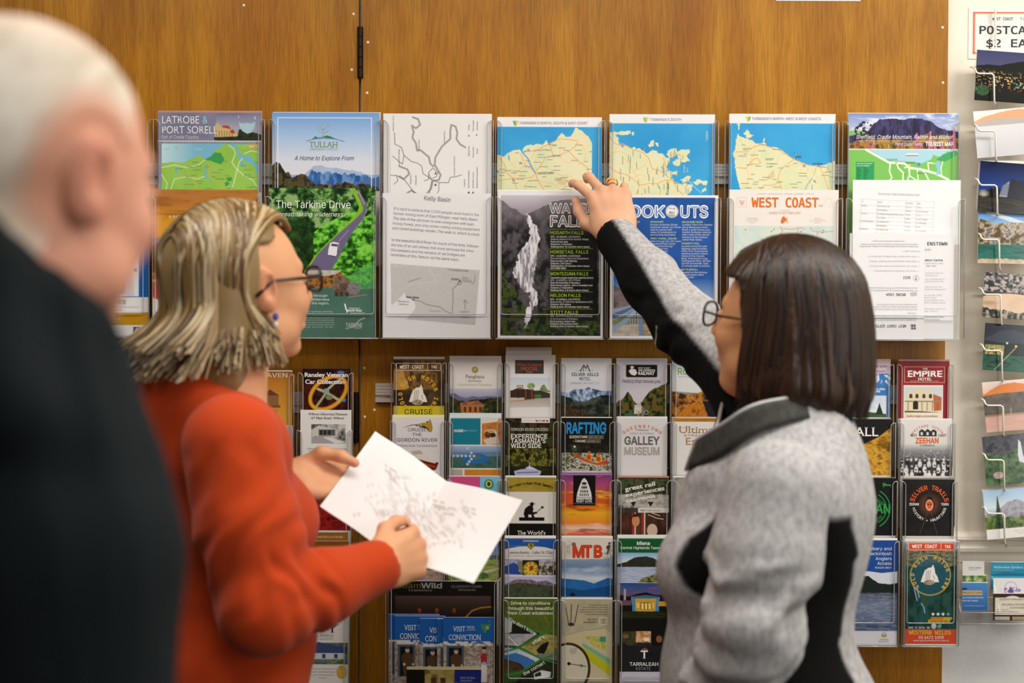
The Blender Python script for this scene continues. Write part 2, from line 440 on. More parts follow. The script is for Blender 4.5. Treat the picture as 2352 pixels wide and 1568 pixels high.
# ---------------------------------------------------------------- the room
Y_DOOR, Y_WALL = 2.865, 2.884
def structure(name, a, b, m, parent=None):
    mb = MB(); mb.box(a, b); o = mb.build(name, m, parent, colors=False)
    if parent is None: o['kind'] = 'structure'
    return o
structure('floor', (-3.2, -3.4, -0.1), (3.2, 3.0, 0.0), M_FLOOR)
structure('ceiling', (-3.2, -3.4, CEIL), (3.2, 3.0, CEIL + 0.1), M_CEIL)
structure('wall_back', (-3.2, Y_WALL, 0.0), (3.2, 3.0, CEIL), M_WALL)
structure('wall_left', (-3.2, -3.4, 0.0), (-3.1, Y_WALL, CEIL), M_WALL2)
structure('wall_right', (3.1, -3.4, 0.0), (3.2, Y_WALL, CEIL), M_WALL)
structure('wall_front', (-3.1, -3.4, 0.0), (3.1, -3.3, CEIL), M_WALL2)
DX = lambda px, Y=Y_DOOR: W(px, 784, Y).x
x_gap0, x_gap1, x_end = DX(823.5), DX(828.5), DX(2171)
door1 = structure('door_1', (DX(828) - 1.2, Y_DOOR, 0.0), (x_gap0, Y_WALL - 0.003, 2.6), M_WOOD)
door2 = structure('door_2', (x_gap1, Y_DOOR, 0.0), (x_end, Y_WALL - 0.003, 2.6), M_WOOD)

def hinge(px, py0, py1, parent):
    top, bot = W(px, py0, Y_DOOR - 0.004), W(px, py1, Y_DOOR - 0.004); L = top.z - bot.z
    mb = MB()
    n = 5
    for i in range(n):                                   # knuckles with fine gaps
        a = bot.z + L * i / n + 0.0006; b = bot.z + L * (i + 1) / n - 0.0006
        mb.lathe([(0.0042, 0), (0.0046, 0.0008), (0.0046, b - a - 0.0008), (0.0042, b - a)], (top.x, top.y, a), (0, 0, 1), 14)
    mb.lathe([(0.003, 0), (0.003, L)], (top.x, top.y, bot.z), (0, 0, 1), 10)
    for s in (-1, 1): mb.box((top.x + (0.002 if s > 0 else -0.006), Y_DOOR - 0.0008, bot.z), (top.x + (0.006 if s > 0 else -0.002), Y_DOOR + 0.001, top.z))
    o = mb.build('hinge', M_DARKMETAL, parent, colors=False); return o
hinge(827, 61, 179, door1); hinge(818, 900, 1016, door1)
for px, py, par in [(845, 97, door2), (843, 213, door2), (808, 160, door1), (812, 32, door1), (837, 845, door2), (838, 957, door2), (860, 941, door2), (2165, 63, door2), (2166, 190, door2), (560, 12, door1)]:
    mb = MB(); p = W(px, py, Y_DOOR); mb.lathe([(0.0028, 0), (0.0024, 0.0006), (0.0006, 0.0009)], (p.x, p.y - 0.0001, p.z), (0, -1, 0), 12)
    mb.build('nail', M_NAIL, par, colors=False)

# chair rail moulding and the paler dado under it, right of the panels
def xprofile(name, x0, x1, prof, m, parent=None):
    """profile in (y, z) run along x"""
    mb = MB(); n = len(prof)
    v = [(x0, y, z) for y, z in prof] + [(x1, y, z) for y, z in prof]
    mb.add(v, [list(range(n - 1, -1, -1)), list(range(n, 2 * n))]); mb.add(v, [(i, i + n, (i + 1) % n + n, (i + 1) % n) for i in range(n)])
    return mb.build(name, m, parent, colors=False)
zt, zb = W(2250, 1222, 2.87).z, W(2250, 1268, 2.87).z
dz = zt - zb
tr = xprofile('trim_1', x_end + 0.003, 3.08, [(Y_WALL, zt), (Y_WALL - .010, zt - .002), (Y_WALL - .018, zt - .2 * dz), (Y_WALL - .019, zt - .36 * dz), (Y_WALL - .013, zt - .45 * dz), (Y_WALL - .012, zt - .7 * dz), (Y_WALL - .016, zt - .8 * dz), (Y_WALL - .014, zb + .001), (Y_WALL, zb)], M_WALL)
tr['kind'] = 'structure'
structure('wall_back_dado', (x_end + 0.003, Y_WALL - 0.004, 0.0), (3.08, Y_WALL + 0.001, W(2250, 1400, Y_WALL).z), M_DADO)
for lx, ly, _ in LAMPS:  # the last two panels house the added fill lamps
    t = empty('unseen_ceiling_light', (lx, ly, CEIL)); tag(t, 'rectangular white ceiling light panel', 'ceiling light', 'ceiling light panels')
    mb = MB(); mb.box((-0.60, -0.30, -0.035), (0.60, 0.30, 0)); mb.build('housing', M_CEIL, t, colors=False)
    mb = MB(); mb.box((-0.57, -0.27, -0.04), (0.57, 0.27, -0.0352)); mb.build('diffuser', M_LAMP, t, colors=False)

# ---------------------------------------------------------------- aluminium rails
def rail(px0, px1, py0, py1, label, screws=()):
    a, b = W(px0, py0, 2.855), W(px1, py1, 2.855); H = a.z - b.z; z = a.z
    Yb, Yf = Y_DOOR, 2.8555
    prof = [(Yb, z)]
    for k in range(4):                                    # ribs, a deep slot, the lower lip
        z0 = z - H * .158 * k; z1 = z - H * .158 * (k + 1)
        prof += [(Yf, z0 - H * .008), (Yf, z1 + H * .012), (Yf + .0022, z1 + H * .012), (Yf + .0022, z1 - H * .008)]
    prof += [(Yf + .006, z - H * .64), (Yf + .006, z - H * .79), (Yf + .001, z - H * .79), (Yf + .001, z - H), (Yb, z - H)]
    o = xprofile('mounting_rail', a.x, b.x, prof, M_ALU); tag(o, label, 'rail')
    for sx, sy in screws:
        p = W(sx, sy, Yf); mb = MB()
        mb.lathe([(0.0058, 0), (0.0056, .0012), (0.004, .0026), (0.001, .003)], (p.x, Yf + .0062, p.z), (0, -1, 0), 18)
        mb.lathe([(0.0012, 0), (0.0012, .0002)], (p.x, Yf + .0031, p.z), (0, -1, 0), 4)
        s = mb.build('screw', M_STEEL, o, colors=False)
    return o
rail(60, 812, 373, 424, 'grooved aluminium rail of the upper row, on the left wooden panel')
rail(862, 2150, 373, 424, 'grooved aluminium rail of the upper row, on the right wooden panel')
rail(430, 806, 899, 948, 'grooved aluminium rail of the lower row, on the left wooden panel')
rail(862, 2155, 880, 928, 'grooved aluminium rail with a screw, behind the small leaflets of the right panel', [(890, 917)])

# ---------------------------------------------------------------- clear acrylic holders
A4_Y = [2.835, 2.798]; DL_Y = [2.835 - 0.017 * i for i in range(5)]
def arcpts(cx, cz, r, a0, a1, n=5): return [(cx + r * math.cos(math.radians(a0 + (a1 - a0) * i / n)), cz + r * math.sin(math.radians(a0 + (a1 - a0) * i / n))) for i in range(n + 1)]
def pocket(parent, X0, X1, lip, ubot, bot, Yf, depth, lw, th=0.0022):
    """one open-fronted pocket between X0 and X1; lip, ubot and bot are heights in photograph pixels, lw the width of the two front lips"""
    s = Yf / F_PX; xm = (lip and IMG_W / 2)
    Z1, Zu, Z0 = W(xm, lip, Yf).z, W(xm, ubot, Yf).z, W(xm, bot, Yf).z
    l = lw * s; r = l * .8; q = 5 * s
    out = [(X0, Z0 + q)] + arcpts(X0 + q, Z0 + q, q, 180, 270)[1:] + arcpts(X1 - q, Z0 + q, q, 270, 360) + [(X1, Z1 - .001)]
    out += [(X1 - .001, Z1)] + arcpts(X1 - l + r, Z1 - r, r, 90, 180) + arcpts(X1 - l - q, Zu + q, q, 0, -90) \
         + arcpts(X0 + l + q, Zu + q, q, 270, 180) + arcpts(X0 + l - r, Z1 - r, r, 0, 90)[::1] + [(X0 + .001, Z1), (X0, Z1 - .001)]
    mb = MB()
    mb.prism(out, Yf - th, Yf, 0, 1)
    rim = [(X0 + .001, Yf - th / 2, Z0 + q), (X0 + .001, Yf - th / 2, Z1)] + [(x, Yf - th / 2, z) for x, z in arcpts(X0 + l - r, Z1 - r, r, 90, 0) + arcpts(X0 + l + q, Zu + q, q, 180, 270) + arcpts(X1 - l - q, Zu + q, q, -90, 0) + arcpts(X1 - l + r, Z1 - r, r, 180, 90)] + [(X1 - .001, Yf - th / 2, Z1), (X1 - .001, Yf - th / 2, Z0 + q)]
    mb.tube(rim, .0009, 6, mi=2)                                    # polished rim
    mb.tube([(X0 + q, Yf - th / 2, Z0 + .0008), (X1 - q, Yf - th / 2, Z0 + .0008)], .0011, 6, mi=2)
    for xa, xb in ((X0, X0 + th), (X1 - th, X1)):                    # side walls
        v = [(xa, Yf, Z0), (xb, Yf, Z0), (xb, Yf + depth, Z0), (xa, Yf + depth, Z0), (xa, Yf, Z1), (xb, Yf, Z1), (xb, Yf + depth, Z1), (xa, Yf + depth, Z1)]
        mb.add(v, [(0, 1, 5, 4), (1, 2, 6, 5), (2, 3, 7, 6), (3, 0, 4, 7)], mi=0); mb.add(v, [(0, 3, 2, 1), (4, 5, 6, 7)], mi=1)
    mb.box((X0 + th, Yf, Z0), (X1 - th, Yf + depth, Z0 + th), mi=1)   # base
    mb.box((X0, Yf + depth - .0018, Z0), (X1, Yf + depth, Z1 - .012), mi=0)
    mb.build('pocket', [M_ACR, M_ACRE, M_RIM], parent, colors=False)
    return Z0 + th
HOLD = {}
def holder(key, x0, x1, tiers, label, group=None, lw=15, yref=None):
    """tiers: (front depth, lip y, U bottom y, bottom y, depth); x0, x1 at the depth yref"""
    yr = yref or tiers[0][0]
    X0, X1 = W(x0, tiers[0][1], yr).x, W(x1, tiers[0][1], yr).x
    root = empty('brochure_holder', (0, 0, 0)); tag(root, label, 'brochure holder', group)
    HOLD[key] = (X0 + .0026, X1 - .0026, [pocket(root, X0, X1, lip, ub, bot, Yf, dep, lw) for (Yf, lip, ub, bot, dep) in tiers])
    a = W(x0, tiers[0][1], 2.853); c = W(x1, tiers[0][3], 2.853); mb = MB()
    yb = tiers[0][0] + tiers[0][4]
    mb.box((X0, yb, c.z), (X1, yb + .0018, a.z + .004)); mb.build('back_plate', [M_ACR], root, colors=False)
    return root
A4Z = (277, 453)
def a4_holder(key, x0, x1, label):
    return holder(key, x0, x1, [(A4_Y[0] - .003, A4Z[0], 580, 612, .0195), (A4_Y[1] - .003, A4Z[1], 722, 779, A4_Y[0] - A4_Y[1] - .0024)], label, yref=2.812)
def dl_holder(key, x0, x1, label, lips, last=None):
    T = []
    for i, l in enumerate(lips):
        bot = l + 240 if not (last and i == len(lips) - 1) else last
        T.append((DL_Y[i] - .003, l, bot - 55, bot, .0195 if i == 0 else .0146))
    return holder(key, x0, x1, T, label, lw=12)
a4_holder('A0', 97, 348, 'clear two-pocket holder at far left behind the man, with the blue town map')
a4_holder('A1', 346, 605, 'clear two-pocket holder above the woman in orange, with the green map and the sunset cover')
a4_holder('A2', 613, 876, 'clear two-pocket holder with the blue mountain cover above the forest road cover')
a4_holder('A3', 874, 1134, 'clear two-pocket holder with black and white river map and typed white sheet')
a4_holder('A4', 1137, 1392, 'clear two-pocket holder with coast map above the black waterfall sheet')
a4_holder('A5', 1394, 1655, 'clear two-pocket holder with southern map above the blue lookout sheet')
a4_holder('A6', 1668, 1933, 'clear two-pocket holder with north-west map above the cream and orange guide')
a4_holder('A7', 1940, 2213, 'clear two-pocket holder at the right edge of the panel, with white typed sheets')
L4 = [834, 968, 1102, 1240]; L5 = L4 + [1378]
dl_holder('D-2', 556, 676, 'clear narrow-pocket column with the yellow lighthouse leaflet', [862, 980, 1104, 1250], 1500)
dl_holder('D-1', 684, 812, 'clear narrow-pocket column with the yellow steering wheel leaflet on the left panel', [858, 990, 1110, 1256, 1420], 1640)
dl_holder('D1', 898, 1026, 'clear narrow-pocket column at the left end of the right panel, with two cruise leaflets', L4, 1482)
dl_holder('D2', 1029, 1155, 'clear narrow-pocket column second from the left on the right panel, with the teal motel leaflet', L4, 1482)
dl_holder('D3', 1158, 1283, 'clear narrow-pocket column with the sawmill silhouette leaflet', L5, 1612)
dl_holder('D4', 1286, 1412, 'clear narrow-pocket column with the rafting leaflet', L5, 1612)
dl_holder('D5', 1413, 1541, 'clear narrow-pocket column with the green headed lake leaflet', L5, 1612)
dl_holder('D6', 1541, 1668, 'clear narrow-pocket column right in front of the grey jacket', L5, 1612)
dl_holder('D9', 1928, 2054, 'clear narrow-pocket column behind the grey jacket, second from the right end', L4, 1482)
dl_holder('D10', 2060, 2190, 'clear narrow-pocket column at the right end, with the dark red hotel leaflet', L4, 1482)
holder('W', 885, 1150, [(2.728, 1332, 1620, 1690, .03)], 'wide clear holder low on the right panel, with blue leaflets fanned in it', None, 14)
# ---------------------------------------------------------------- the big sheets, upper row
YU, YL = A4_Y
SEA, LAND, ROAD, ROAD2 = '#3aa0d8', '#dfdfb8', '#ee9a4c', '#f2bd72'
def spare(label):
    w = label.split(',')[0].split()
    return 'spare copy behind the ' + ' '.join(w[:12])
def put(name, art, Y, label, cat, hold, n=0, th=0.0025, glab=None, grp=None, dy=3.2, dx=0.0, edge='#e6e3df', plain=False, **k):
    o = sheet(name, art, Y, label, cat, None, plain=plain, thick=th, hold=hold, **k)
    if n: copies_behind(n, (art, o, Y, th), glab or spare(label), grp or spare(label).replace('copy', 'copies', 1), dy, dx, edge, hold=hold)
    return o
def towns(a, n, x0, y0, x1, y1, seed, mask, c='#8c8c7e', rot=0, h=3.0):
    """place-name flecks and road junctions scattered over the land of a map"""
    r = random.Random(seed); k = 0
    while k < n:
        x, y = r.uniform(x0, x1), r.uniform(y0, y1)
        iy = int((y - a.y0) * a.res); ix = int((x - a.x0) * a.res)
        if 0 <= iy < mask.shape[0] and 0 <= ix < mask.shape[1] and mask[iy, ix] > .5:
            L = r.uniform(9, 20)
            dx, dy = (L, 0) if not rot else (0, L)
            seg = 0
            while seg < L - 2:
                w = r.uniform(1.2, 2.6); f0, f1 = seg / L, (seg + w) / L
                a.line([(x + dx * f0, y + dy * f0), (x + dx * f1, y + dy * f1)], h * .5, c); seg += w + 1.1
        k += 1
def info_sign(a, x, y, c='#1d4f86', s=5):
    a.rect(x - s / 2, y - s / 2, x + s / 2, y + s / 2, c); a.line([(x + 1, y - 1.6), (x - .6, y + 1.8)], 1.2, '#f0f0e0')
def tas_logo(a, x, y, s, c1, c2):
    a.poly([(x - s, y - s * .9), (x + s, y - s * .9), (x + s * .75, y + s * .3), (x, y + s), (x - s * .6, y + s * .4)], c1)
    a.poly([(x + s * .05, y - s * .6), (x + s, y - s * .9), (x + s * .75, y + s * .3), (x + s * .1, y + s)], c2)

# U1 green district map under a mauve heading
a = Art(362, 258, 600, 440, '#7e7f97', 0.9)
a.photo(a.m_rect(362, 258, 600, 322), ['#757690', '#84849c'], 60, seed=3)
a.grad(488, 260, 600, 322, [(0, '#7b7a9c'), (.55, '#a4a4b8'), (1, '#8d95a0')], m=a.m_poly([(496, 266), (600, 262), (600, 322), (490, 322)]))
a.poly([(493, 290), (499, 280), (507, 289), (512, 292), (520, 289), (528, 296), (536, 298), (545, 306), (545, 314), (494, 314)], '#cdb079')
a.poly([(508, 291), (512, 287), (525, 288), (530, 296)], '#b8402c'); a.poly([(528, 298), (535, 296), (540, 305), (530, 305)], '#b8402c')
for i in range(7): a.line([(497 + i * 6, 300), (497 + i * 6, 311)], 1.4, '#6d5230')
a.photo(a.m_poly([(490, 314), (545, 312), (548, 296), (560, 297), (600, 308), (600, 322), (492, 322)]), ['#1d2418', '#2c3a22', '#3a3020'], 12, seed=5)
a.poly([(548, 279), (555, 283), (566, 281), (575, 283), (586, 279), (584, 290), (577, 303), (567, 306), (556, 300), (550, 290)], '#a9c9d8')
a.poly([(546, 265), (549, 266), (547, 272)], '#a9c9d8'); a.poly([(583, 266), (587, 268), (586, 274), (583, 271)], '#a9c9d8')
a.rect(362, 322, 600, 324.5, '#d8d6da'); a.rect(362, 324.5, 372, 440, '#8a8aa2'); a.rect(592, 324.5, 600, 440, '#8a8aa2')
a.grad(371, 329, 592, 440, [(0, '#bfe0e4'), (.35, '#7fb9d4'), (1, '#68aecf')], m=a.m_rect(371, 329, 592, 440), ax='x')
land = a.m_poly([(371, 374), (392, 371), (420, 372), (436, 366), (450, 360), (458, 353), (463, 362), (478, 365), (490, 357), (492, 345), (505, 338), (514, 330), (592, 330), (592, 440), (371, 440)], 2.5)
a.put(land, a.tex(['#8fc250', '#9ccb58'], 40, seed=2))
a.put(a.m_poly([(468, 366), (484, 358), (492, 349), (507, 350), (515, 365), (507, 376), (496, 373), (484, 368)]), '#3f9e52')
for p in ([(518, 407), (531, 405), (533, 412), (524, 416)], [(520, 415), (528, 420), (518, 427), (515, 419)]): a.poly(p, '#3f9e52')
for p, w in (([(533, 331), (545, 340), (548, 352), (557, 360), (572, 358), (580, 370), (588, 378), (592, 400)], 5), ([(548, 352), (553, 372), (560, 380)], 5), ([(560, 362), (570, 368), (585, 374)], 8), ([(470, 382), (474, 392), (468, 402), (478, 408)], 4), ([(403, 387), (408, 396)], 4)): a.line(p, w, '#73b8d6')
for p in ([(524, 332), (536, 340), (540, 352), (532, 372), (544, 388), (536, 420), (530, 438)], [(544, 388), (560, 402), (580, 412), (592, 430)], [(371, 384), (400, 378), (430, 384), (455, 378), (470, 366)], [(392, 434), (400, 410), (430, 404), (452, 410), (468, 404)], [(371, 400), (384, 420), (380, 438)], [(560, 352), (575, 345), (592, 348)], [(545, 390), (548, 372), (556, 362)]): a.line(p, 1.6, '#e6ecd2')
for p in ([(430, 392), (448, 418), (452, 436)], [(480, 404), (505, 424), (515, 432)], [(478, 372), (480, 404)]): a.line(p, 1.4, '#d9b04c')
towns(a, 30, 375, 366, 588, 436, 3, land, '#6c8052', h=2.6)
a.rect(570, 331, 591, 339, '#e08f3c'); a.t('MAP 1', 580.5, 338, 6, '#f2e4d2', 'c', 18, b=.02)
for i in range(34): a.rect(376 + i * 6.3, 326, 377.6 + i * 6.3, 328, '#c8c8d4')
a.t('LATROBE', 371, 283, 17, '#e6e4ea', w=86, f='r'); a.t('&', 465, 283, 17, '#9cc8d8', w=13, f='r'); a.t('PORT SORELL', 371, 306, 17, '#e6e4ea', w=128, f='r')
a.t('Part of Cradle Country', 371, 318, 8, '#d3d2dc', w=85); a.t('BASS STRAIT', 449, 343, 3, '#d6ecf2', w=14)
a.line([(377, 342), (388, 342)], 1, '#6a9aa8'); a.line([(405, 333), (405, 343)], 1, '#b8a868'); a.line([(400, 338), (410, 338)], 1, '#b8a868')
put('folded_map', a, YU, 'green district map with mauve heading and small yellow house photo', 'map', ('A1', 0), 2, dy=2.2, dx=.6, glab='pink-edged spare map showing behind the mauve headed green map', edge='#b98a80')

# U2 blue mountain under a plain sky
a = Art(625, 258, 871, 437, '#8fb4e2', 0.8)
a.grad(625, 258, 871, 400, [(0, '#6f9fdb'), (.35, '#a3c2e8'), (.75, '#d5dcea'), (1, '#dcdde6')])
mt = a.m_below([(690, 412), (705, 394), (716, 384), (728, 379), (745, 381), (758, 383), (775, 385), (790, 389), (810, 391), (830, 395), (850, 401), (871, 408)], 2.5, 3, 9)
a.put(mt, a.tex(['#23518f', '#3566a8', '#6f93c6'], 10, 26, 5, con=1.4)); sn = mt * (1 - a.m_below([(690, 420), (716, 392), (745, 394), (790, 398), (840, 402), (871, 410)], 6, 8, 7))
a.put(sn * .8, '#b9c8e2'); a.put(a.m_below([(800, 425), (830, 413), (871, 404)], 2, 4), '#4a6ea8')
tree = ['#241f16', '#3e3522', '#5d5233', '#4a4a24']
a.photo(a.m_below([(625, 378), (632, 371), (642, 372), (650, 385), (656, 395), (664, 393), (669, 405), (676, 404), (690, 399), (703, 402), (716, 418), (725, 424), (744, 420), (760, 428), (775, 420), (800, 416), (815, 424), (832, 420), (850, 424), (871, 430)], 4, 6, 6), tree, 7, seed=9, con=1.5)
a.ell(757, 427, 4, 6, '#8a6c26')
a.box(638, 270, 852.5, 434, 1.6, '#eef2f8')
a.photo(a.m_ell(742, 292, 16, 14) * (fbm(a.X / 4, a.Y / 4, 4, 3) > .5), ['#9fb8c6', '#8fa6b2'], 5); a.line([(742, 296), (741, 312)], 1.5, '#8f9f9a')
a.poly([(716, 319), (724, 312), (730, 315), (738, 314), (750, 310), (758, 312), (774, 319), (742, 315)], '#2f7d4c')
a.line([(704, 323), (724, 318), (745, 316.5), (768, 318), (790, 324)], 1.8, '#5f86a4')
a.t('TULLAH', 743, 337, 12, '#74925e', 'c', 65, 'r'); a.t('LAKESIDE LODGE', 743, 344, 5.5, '#9fae88', 'c', 65, 'r')
a.t('A Home to Explore From', 744, 367, 10, '#24304a', 'c', 137, 's', .0, .32)
put('leaflet', a, YU, 'blue mountain cover with white border and small tree emblem', 'leaflet', ('A2', 0), 2, dy=.5, dx=1.4, glab='spare copy at the right edge of the blue mountain cover')

# U3 black and white river map, turned on its side
a = Art(881, 261, 1129, 448, '#e6e4e4', 0.9)
wide = [[(948, 269), (960, 273), (965, 286), (955, 294), (946, 288), (950, 303), (947, 315), (955, 328), (958, 345), (966, 344), (985, 360), (988, 374), (994, 380)], [(1000, 380), (1012, 400), (1008, 412), (994, 414), (990, 432), (978, 446)], [(998, 380), (1000, 360), (1015, 335), (1034, 318), (1034, 300), (1036, 286), (1046, 290), (1050, 304), (1048, 318), (1056, 330), (1068, 337)], [(918, 381), (936, 388), (940, 398), (928, 410), (918, 404)], [(930, 446), (945, 436), (960, 446)]]
for p in wide: a.line(p, 4.2, '#a09c9a')
for p in ([(906, 304), (907, 330), (922, 338), (928, 356), (945, 370), (958, 373), (968, 380), (972, 398), (982, 404), (992, 412)], [(928, 356), (924, 376), (902, 358)], [(911, 402), (930, 413), (948, 436), (958, 446)], [(911, 402), (914, 414), (905, 422)], [(994, 412), (1008, 418), (1030, 418), (1034, 406), (1048, 404), (1060, 400)], [(984, 396), (994, 384), (1006, 396), (1002, 404), (990, 410), (984, 396)], [(1008, 418), (1008, 436), (1002, 446)], [(975, 414), (985, 410), (984, 400)], [(992, 414), (988, 432), (986, 446)], [(897, 402), (911, 402)]): a.line(p, 1.4, '#55504e')
a.line([(895, 290), (897, 440)], .9, '#b4b0ae')
for x, y, s in ((1000, 396, 3), (1076, 440, 3.5), (1086, 440, 3), (1076, 310, 2.2), (1094, 308, 2), (1000, 422, 3)): a.poly([(x - s, y + s), (x + s, y + s), (x + s * .3, y - s)], '#3a3634')
for x, y, st, w in ((905, 300, 'Waratah (1hr)', 34), (964, 344, 'Whyte River', 24), (1022, 326, 'Pieman River', 26), (1045, 402, 'Zeehan (45mins)', 44), (945, 422, 'Savage River', 22), (957, 424, 'Arthberg Hill', 22), (918, 382, 'Savage River Bridge', 40), (1068, 428, 'Legend', 18), (1078, 430, 'Hotel & Accommodation', 40), (1088, 430, 'Barge/River Cruise', 36), (1097, 430, 'Boundaries of hire equipment', 48), (1078, 358, 'Walking tracks', 24), (1088, 360, 'Kayak routes', 24), (1097, 352, 'Roads', 12), (1078, 298, 'Fishing', 12), (1088, 300, 'Drive required', 24), (1097, 298, 'Downstream', 20)): a.t(st, x, y, 3.4, '#6e6a68', 'l', w, rot=90)
put('paper_sheet', a, YU, 'black and white river map printed sideways on white paper', 'map sheet', ('A3', 0), 2, plain=True, dy=.3, dx=-1.8, glab='plain white sheet edge beside the sideways river map')

# U4 .. U6 blue and yellow road maps
def roads(a, ls, w=1.5, c=ROAD): [a.line(p, w, c) for p in ls]
a = Art(1142, 270, 1381, 440, SEA, 0.95)
a.rect(1142, 270, 1381, 291, '#e9e8ea'); a.photo(a.m_rect(1142, 291, 1381, 440), ['#2f97d4', '#3fa6dc'], 80)
land = a.m_below([(1142, 356), (1158, 358), (1170, 350), (1184, 343), (1194, 342), (1198, 348), (1204, 337), (1216, 331), (1224, 333), (1234, 329), (1246, 331), (1254, 322), (1260, 330), (1276, 322), (1284, 311), (1290, 304), (1300, 313), (1310, 312), (1318, 300), (1322, 292), (1330, 296), (1340, 303), (1350, 312), (1354, 318), (1358, 326), (1360.5, 331), (1354, 336), (1356, 346), (1353, 365), (1358, 372), (1354, 380), (1354, 440), (1381, 440.5)], 2.2, 5, 5) * (a.X < 1356 + (a.Y > 300) * 3)
a.put(land, a.tex(['#d4dcb4', '#dfdfb6', '#e4e0bc'], 50, seed=4)); a.put(a.m_ell(1341, 322, 14, 12) * land, '#e8dcb4'); a.put(a.m_ell(1292, 415, 12, 9), '#dccb9c')
roads(a, [[(1142, 358), (1158, 374), (1166, 398), (1180, 409), (1206, 408), (1222, 406), (1230, 396), (1219, 385), (1206, 378), (1196, 352)], [(1142, 414), (1180, 409)], [(1230, 396), (1236, 414), (1250, 434)], [(1229, 396), (1247, 372), (1252, 362), (1270, 355), (1284, 356), (1306, 346), (1320, 336), (1326, 326)], [(1204, 348), (1230, 346), (1248, 336), (1262, 330), (1284, 318), (1310, 320), (1326, 322)], [(1306, 346), (1318, 358), (1330, 370), (1350, 384), (1353, 402)], [(1180, 409), (1186, 428), (1190, 440)], [(1290, 436), (1300, 426), (1320, 428), (1330, 416), (1346, 410)], [(1270, 355), (1262, 330)]])
roads(a, [[(1160, 358), (1180, 380), (1200, 400)], [(1248, 336), (1236, 350), (1228, 372), (1232, 396)], [(1282, 318), (1290, 330), (1284, 356)], [(1326, 326), (1338, 334), (1346, 350), (1340, 372), (1326, 378)], [(1250, 380), (1272, 392), (1284, 400), (1314, 404)], [(1206, 378), (1220, 360), (1230, 346)], [(1180, 409), (1190, 392), (1206, 378)], [(1222, 406), (1206, 424), (1210, 440)], [(1142, 396), (1158, 388)], [(1284, 356), (1296, 372), (1330, 370)], [(1236, 414), (1270, 420), (1290, 436)]], 1.1, ROAD2)
for p in ([(1197, 340), (1202, 352), (1212, 362), (1218, 376), (1226, 390), (1230, 396)], [(1200, 350), (1208, 346)], [(1168, 356), (1170, 366)], [(1353, 400), (1358, 412)]): a.line(p, 3, '#5aa8d8')
towns(a, 55, 1146, 330, 1354, 436, 5, land)
for x, y in ((1214, 344), (1196, 374), (1180, 413), (1268, 396), (1144, 393)): info_sign(a, x, y)
a.t('LAUNCESTON', 1234, 399, 5, '#3c3c34', w=30, b=.02)
tas_logo(a, 1184, 283, 6.5, '#4fae7c', '#e4cf3c'); a.t("TASMANIA'S NORTH, SOUTH & EAST COAST", 1193, 285, 6, '#5c647c', w=156)
put('folded_map', a, YU, 'north coast road map above the waterfall sheet', 'map', ('A4', 0), 2, dy=.8, dx=.5, glab='edge of a spare map behind the north coast road map')
a = Art(1400, 262, 1641, 450, SEA, 0.95)
a.rect(1400, 262, 1641, 283, '#e9e8ea'); a.photo(a.m_rect(1400, 283, 1641, 450), ['#2f97d4', '#3fa6dc'], 80)
land = a.m_poly([(1400, 304), (1412, 307), (1420, 316), (1421, 332), (1436, 332), (1450, 340), (1456, 338), (1468, 340), (1486, 350), (1492, 347), (1506, 344), (1524, 355), (1530, 362), (1538, 360), (1537, 372), (1530, 384), (1537, 392), (1544, 394), (1554, 389), (1556, 398), (1545, 400), (1540, 412), (1550, 418), (1560, 420), (1584, 421), (1592, 425), (1590, 436), (1580, 444), (1582, 450), (1400, 450)], 4)
for p in ([(1400, 305), (1420, 303), (1446, 300), (1448, 306), (1430, 309), (1412, 310)], [(1451, 303), (1458, 302), (1456, 311), (1451, 310)], [(1489, 331), (1496, 323), (1504, 323), (1502, 334), (1493, 336)], [(1507, 330), (1513, 329), (1513, 337), (1509, 335)], [(1530, 351), (1540, 340), (1552, 340), (1556, 352), (1545, 360), (1536, 360)], [(1553, 352), (1562, 341), (1584, 342), (1583, 351), (1574, 358), (1585, 366), (1576, 371), (1564, 370), (1560, 380), (1546, 378), (1544, 370), (1560, 362)], [(1563, 410), (1580, 402), (1588, 404), (1580, 415), (1570, 418)], [(1590, 416), (1605, 410), (1624, 414), (1622, 424), (1608, 420), (1600, 424)], [(1610, 435), (1620, 428), (1622, 434), (1612, 438)]): land = np.maximum(land, a.m_poly(p, 4))
a.put(land, a.tex(['#d4dcb4', '#dfdfb6', '#e4e0bc'], 50, seed=8))
roads(a, [[(1400, 316), (1414, 330), (1432, 330), (1452, 342), (1478, 350), (1490, 362), (1498, 386), (1520, 392), (1536, 406)], [(1400, 382), (1420, 396), (1440, 400), (1460, 414), (1470, 424), (1494, 420), (1510, 420), (1530, 412), (1545, 412)], [(1470, 424), (1462, 446)], [(1510, 420), (1518, 434), (1514, 450)], [(1545, 412), (1556, 432), (1570, 446)], [(1524, 360), (1530, 384), (1520, 396)], [(1540, 356), (1548, 350), (1564, 356)]])
roads(a, [[(1420, 332), (1410, 352), (1400, 376)], [(1430, 360), (1444, 372), (1456, 394), (1480, 380), (1490, 362)], [(1456, 394), (1470, 412)], [(1400, 352), (1424, 346), (1440, 354)], [(1500, 388), (1486, 404), (1470, 400), (1450, 408)], [(1412, 400), (1436, 420), (1434, 440)], [(1530, 384), (1540, 398), (1556, 400)], [(1545, 414), (1560, 420), (1584, 432)], [(1490, 426), (1484, 444)]], 1.1, ROAD2)
a.line([(1534, 414), (1546, 410)], 3.5, '#e8c832'); a.ell(1511, 421, 2, 2, '#e8c832')
for p in ([(1520, 382), (1526, 392), (1524, 404)], [(1538, 384), (1534, 392)], [(1512, 424), (1516, 432)]): a.line(p, 2.5, '#5aa8d8')
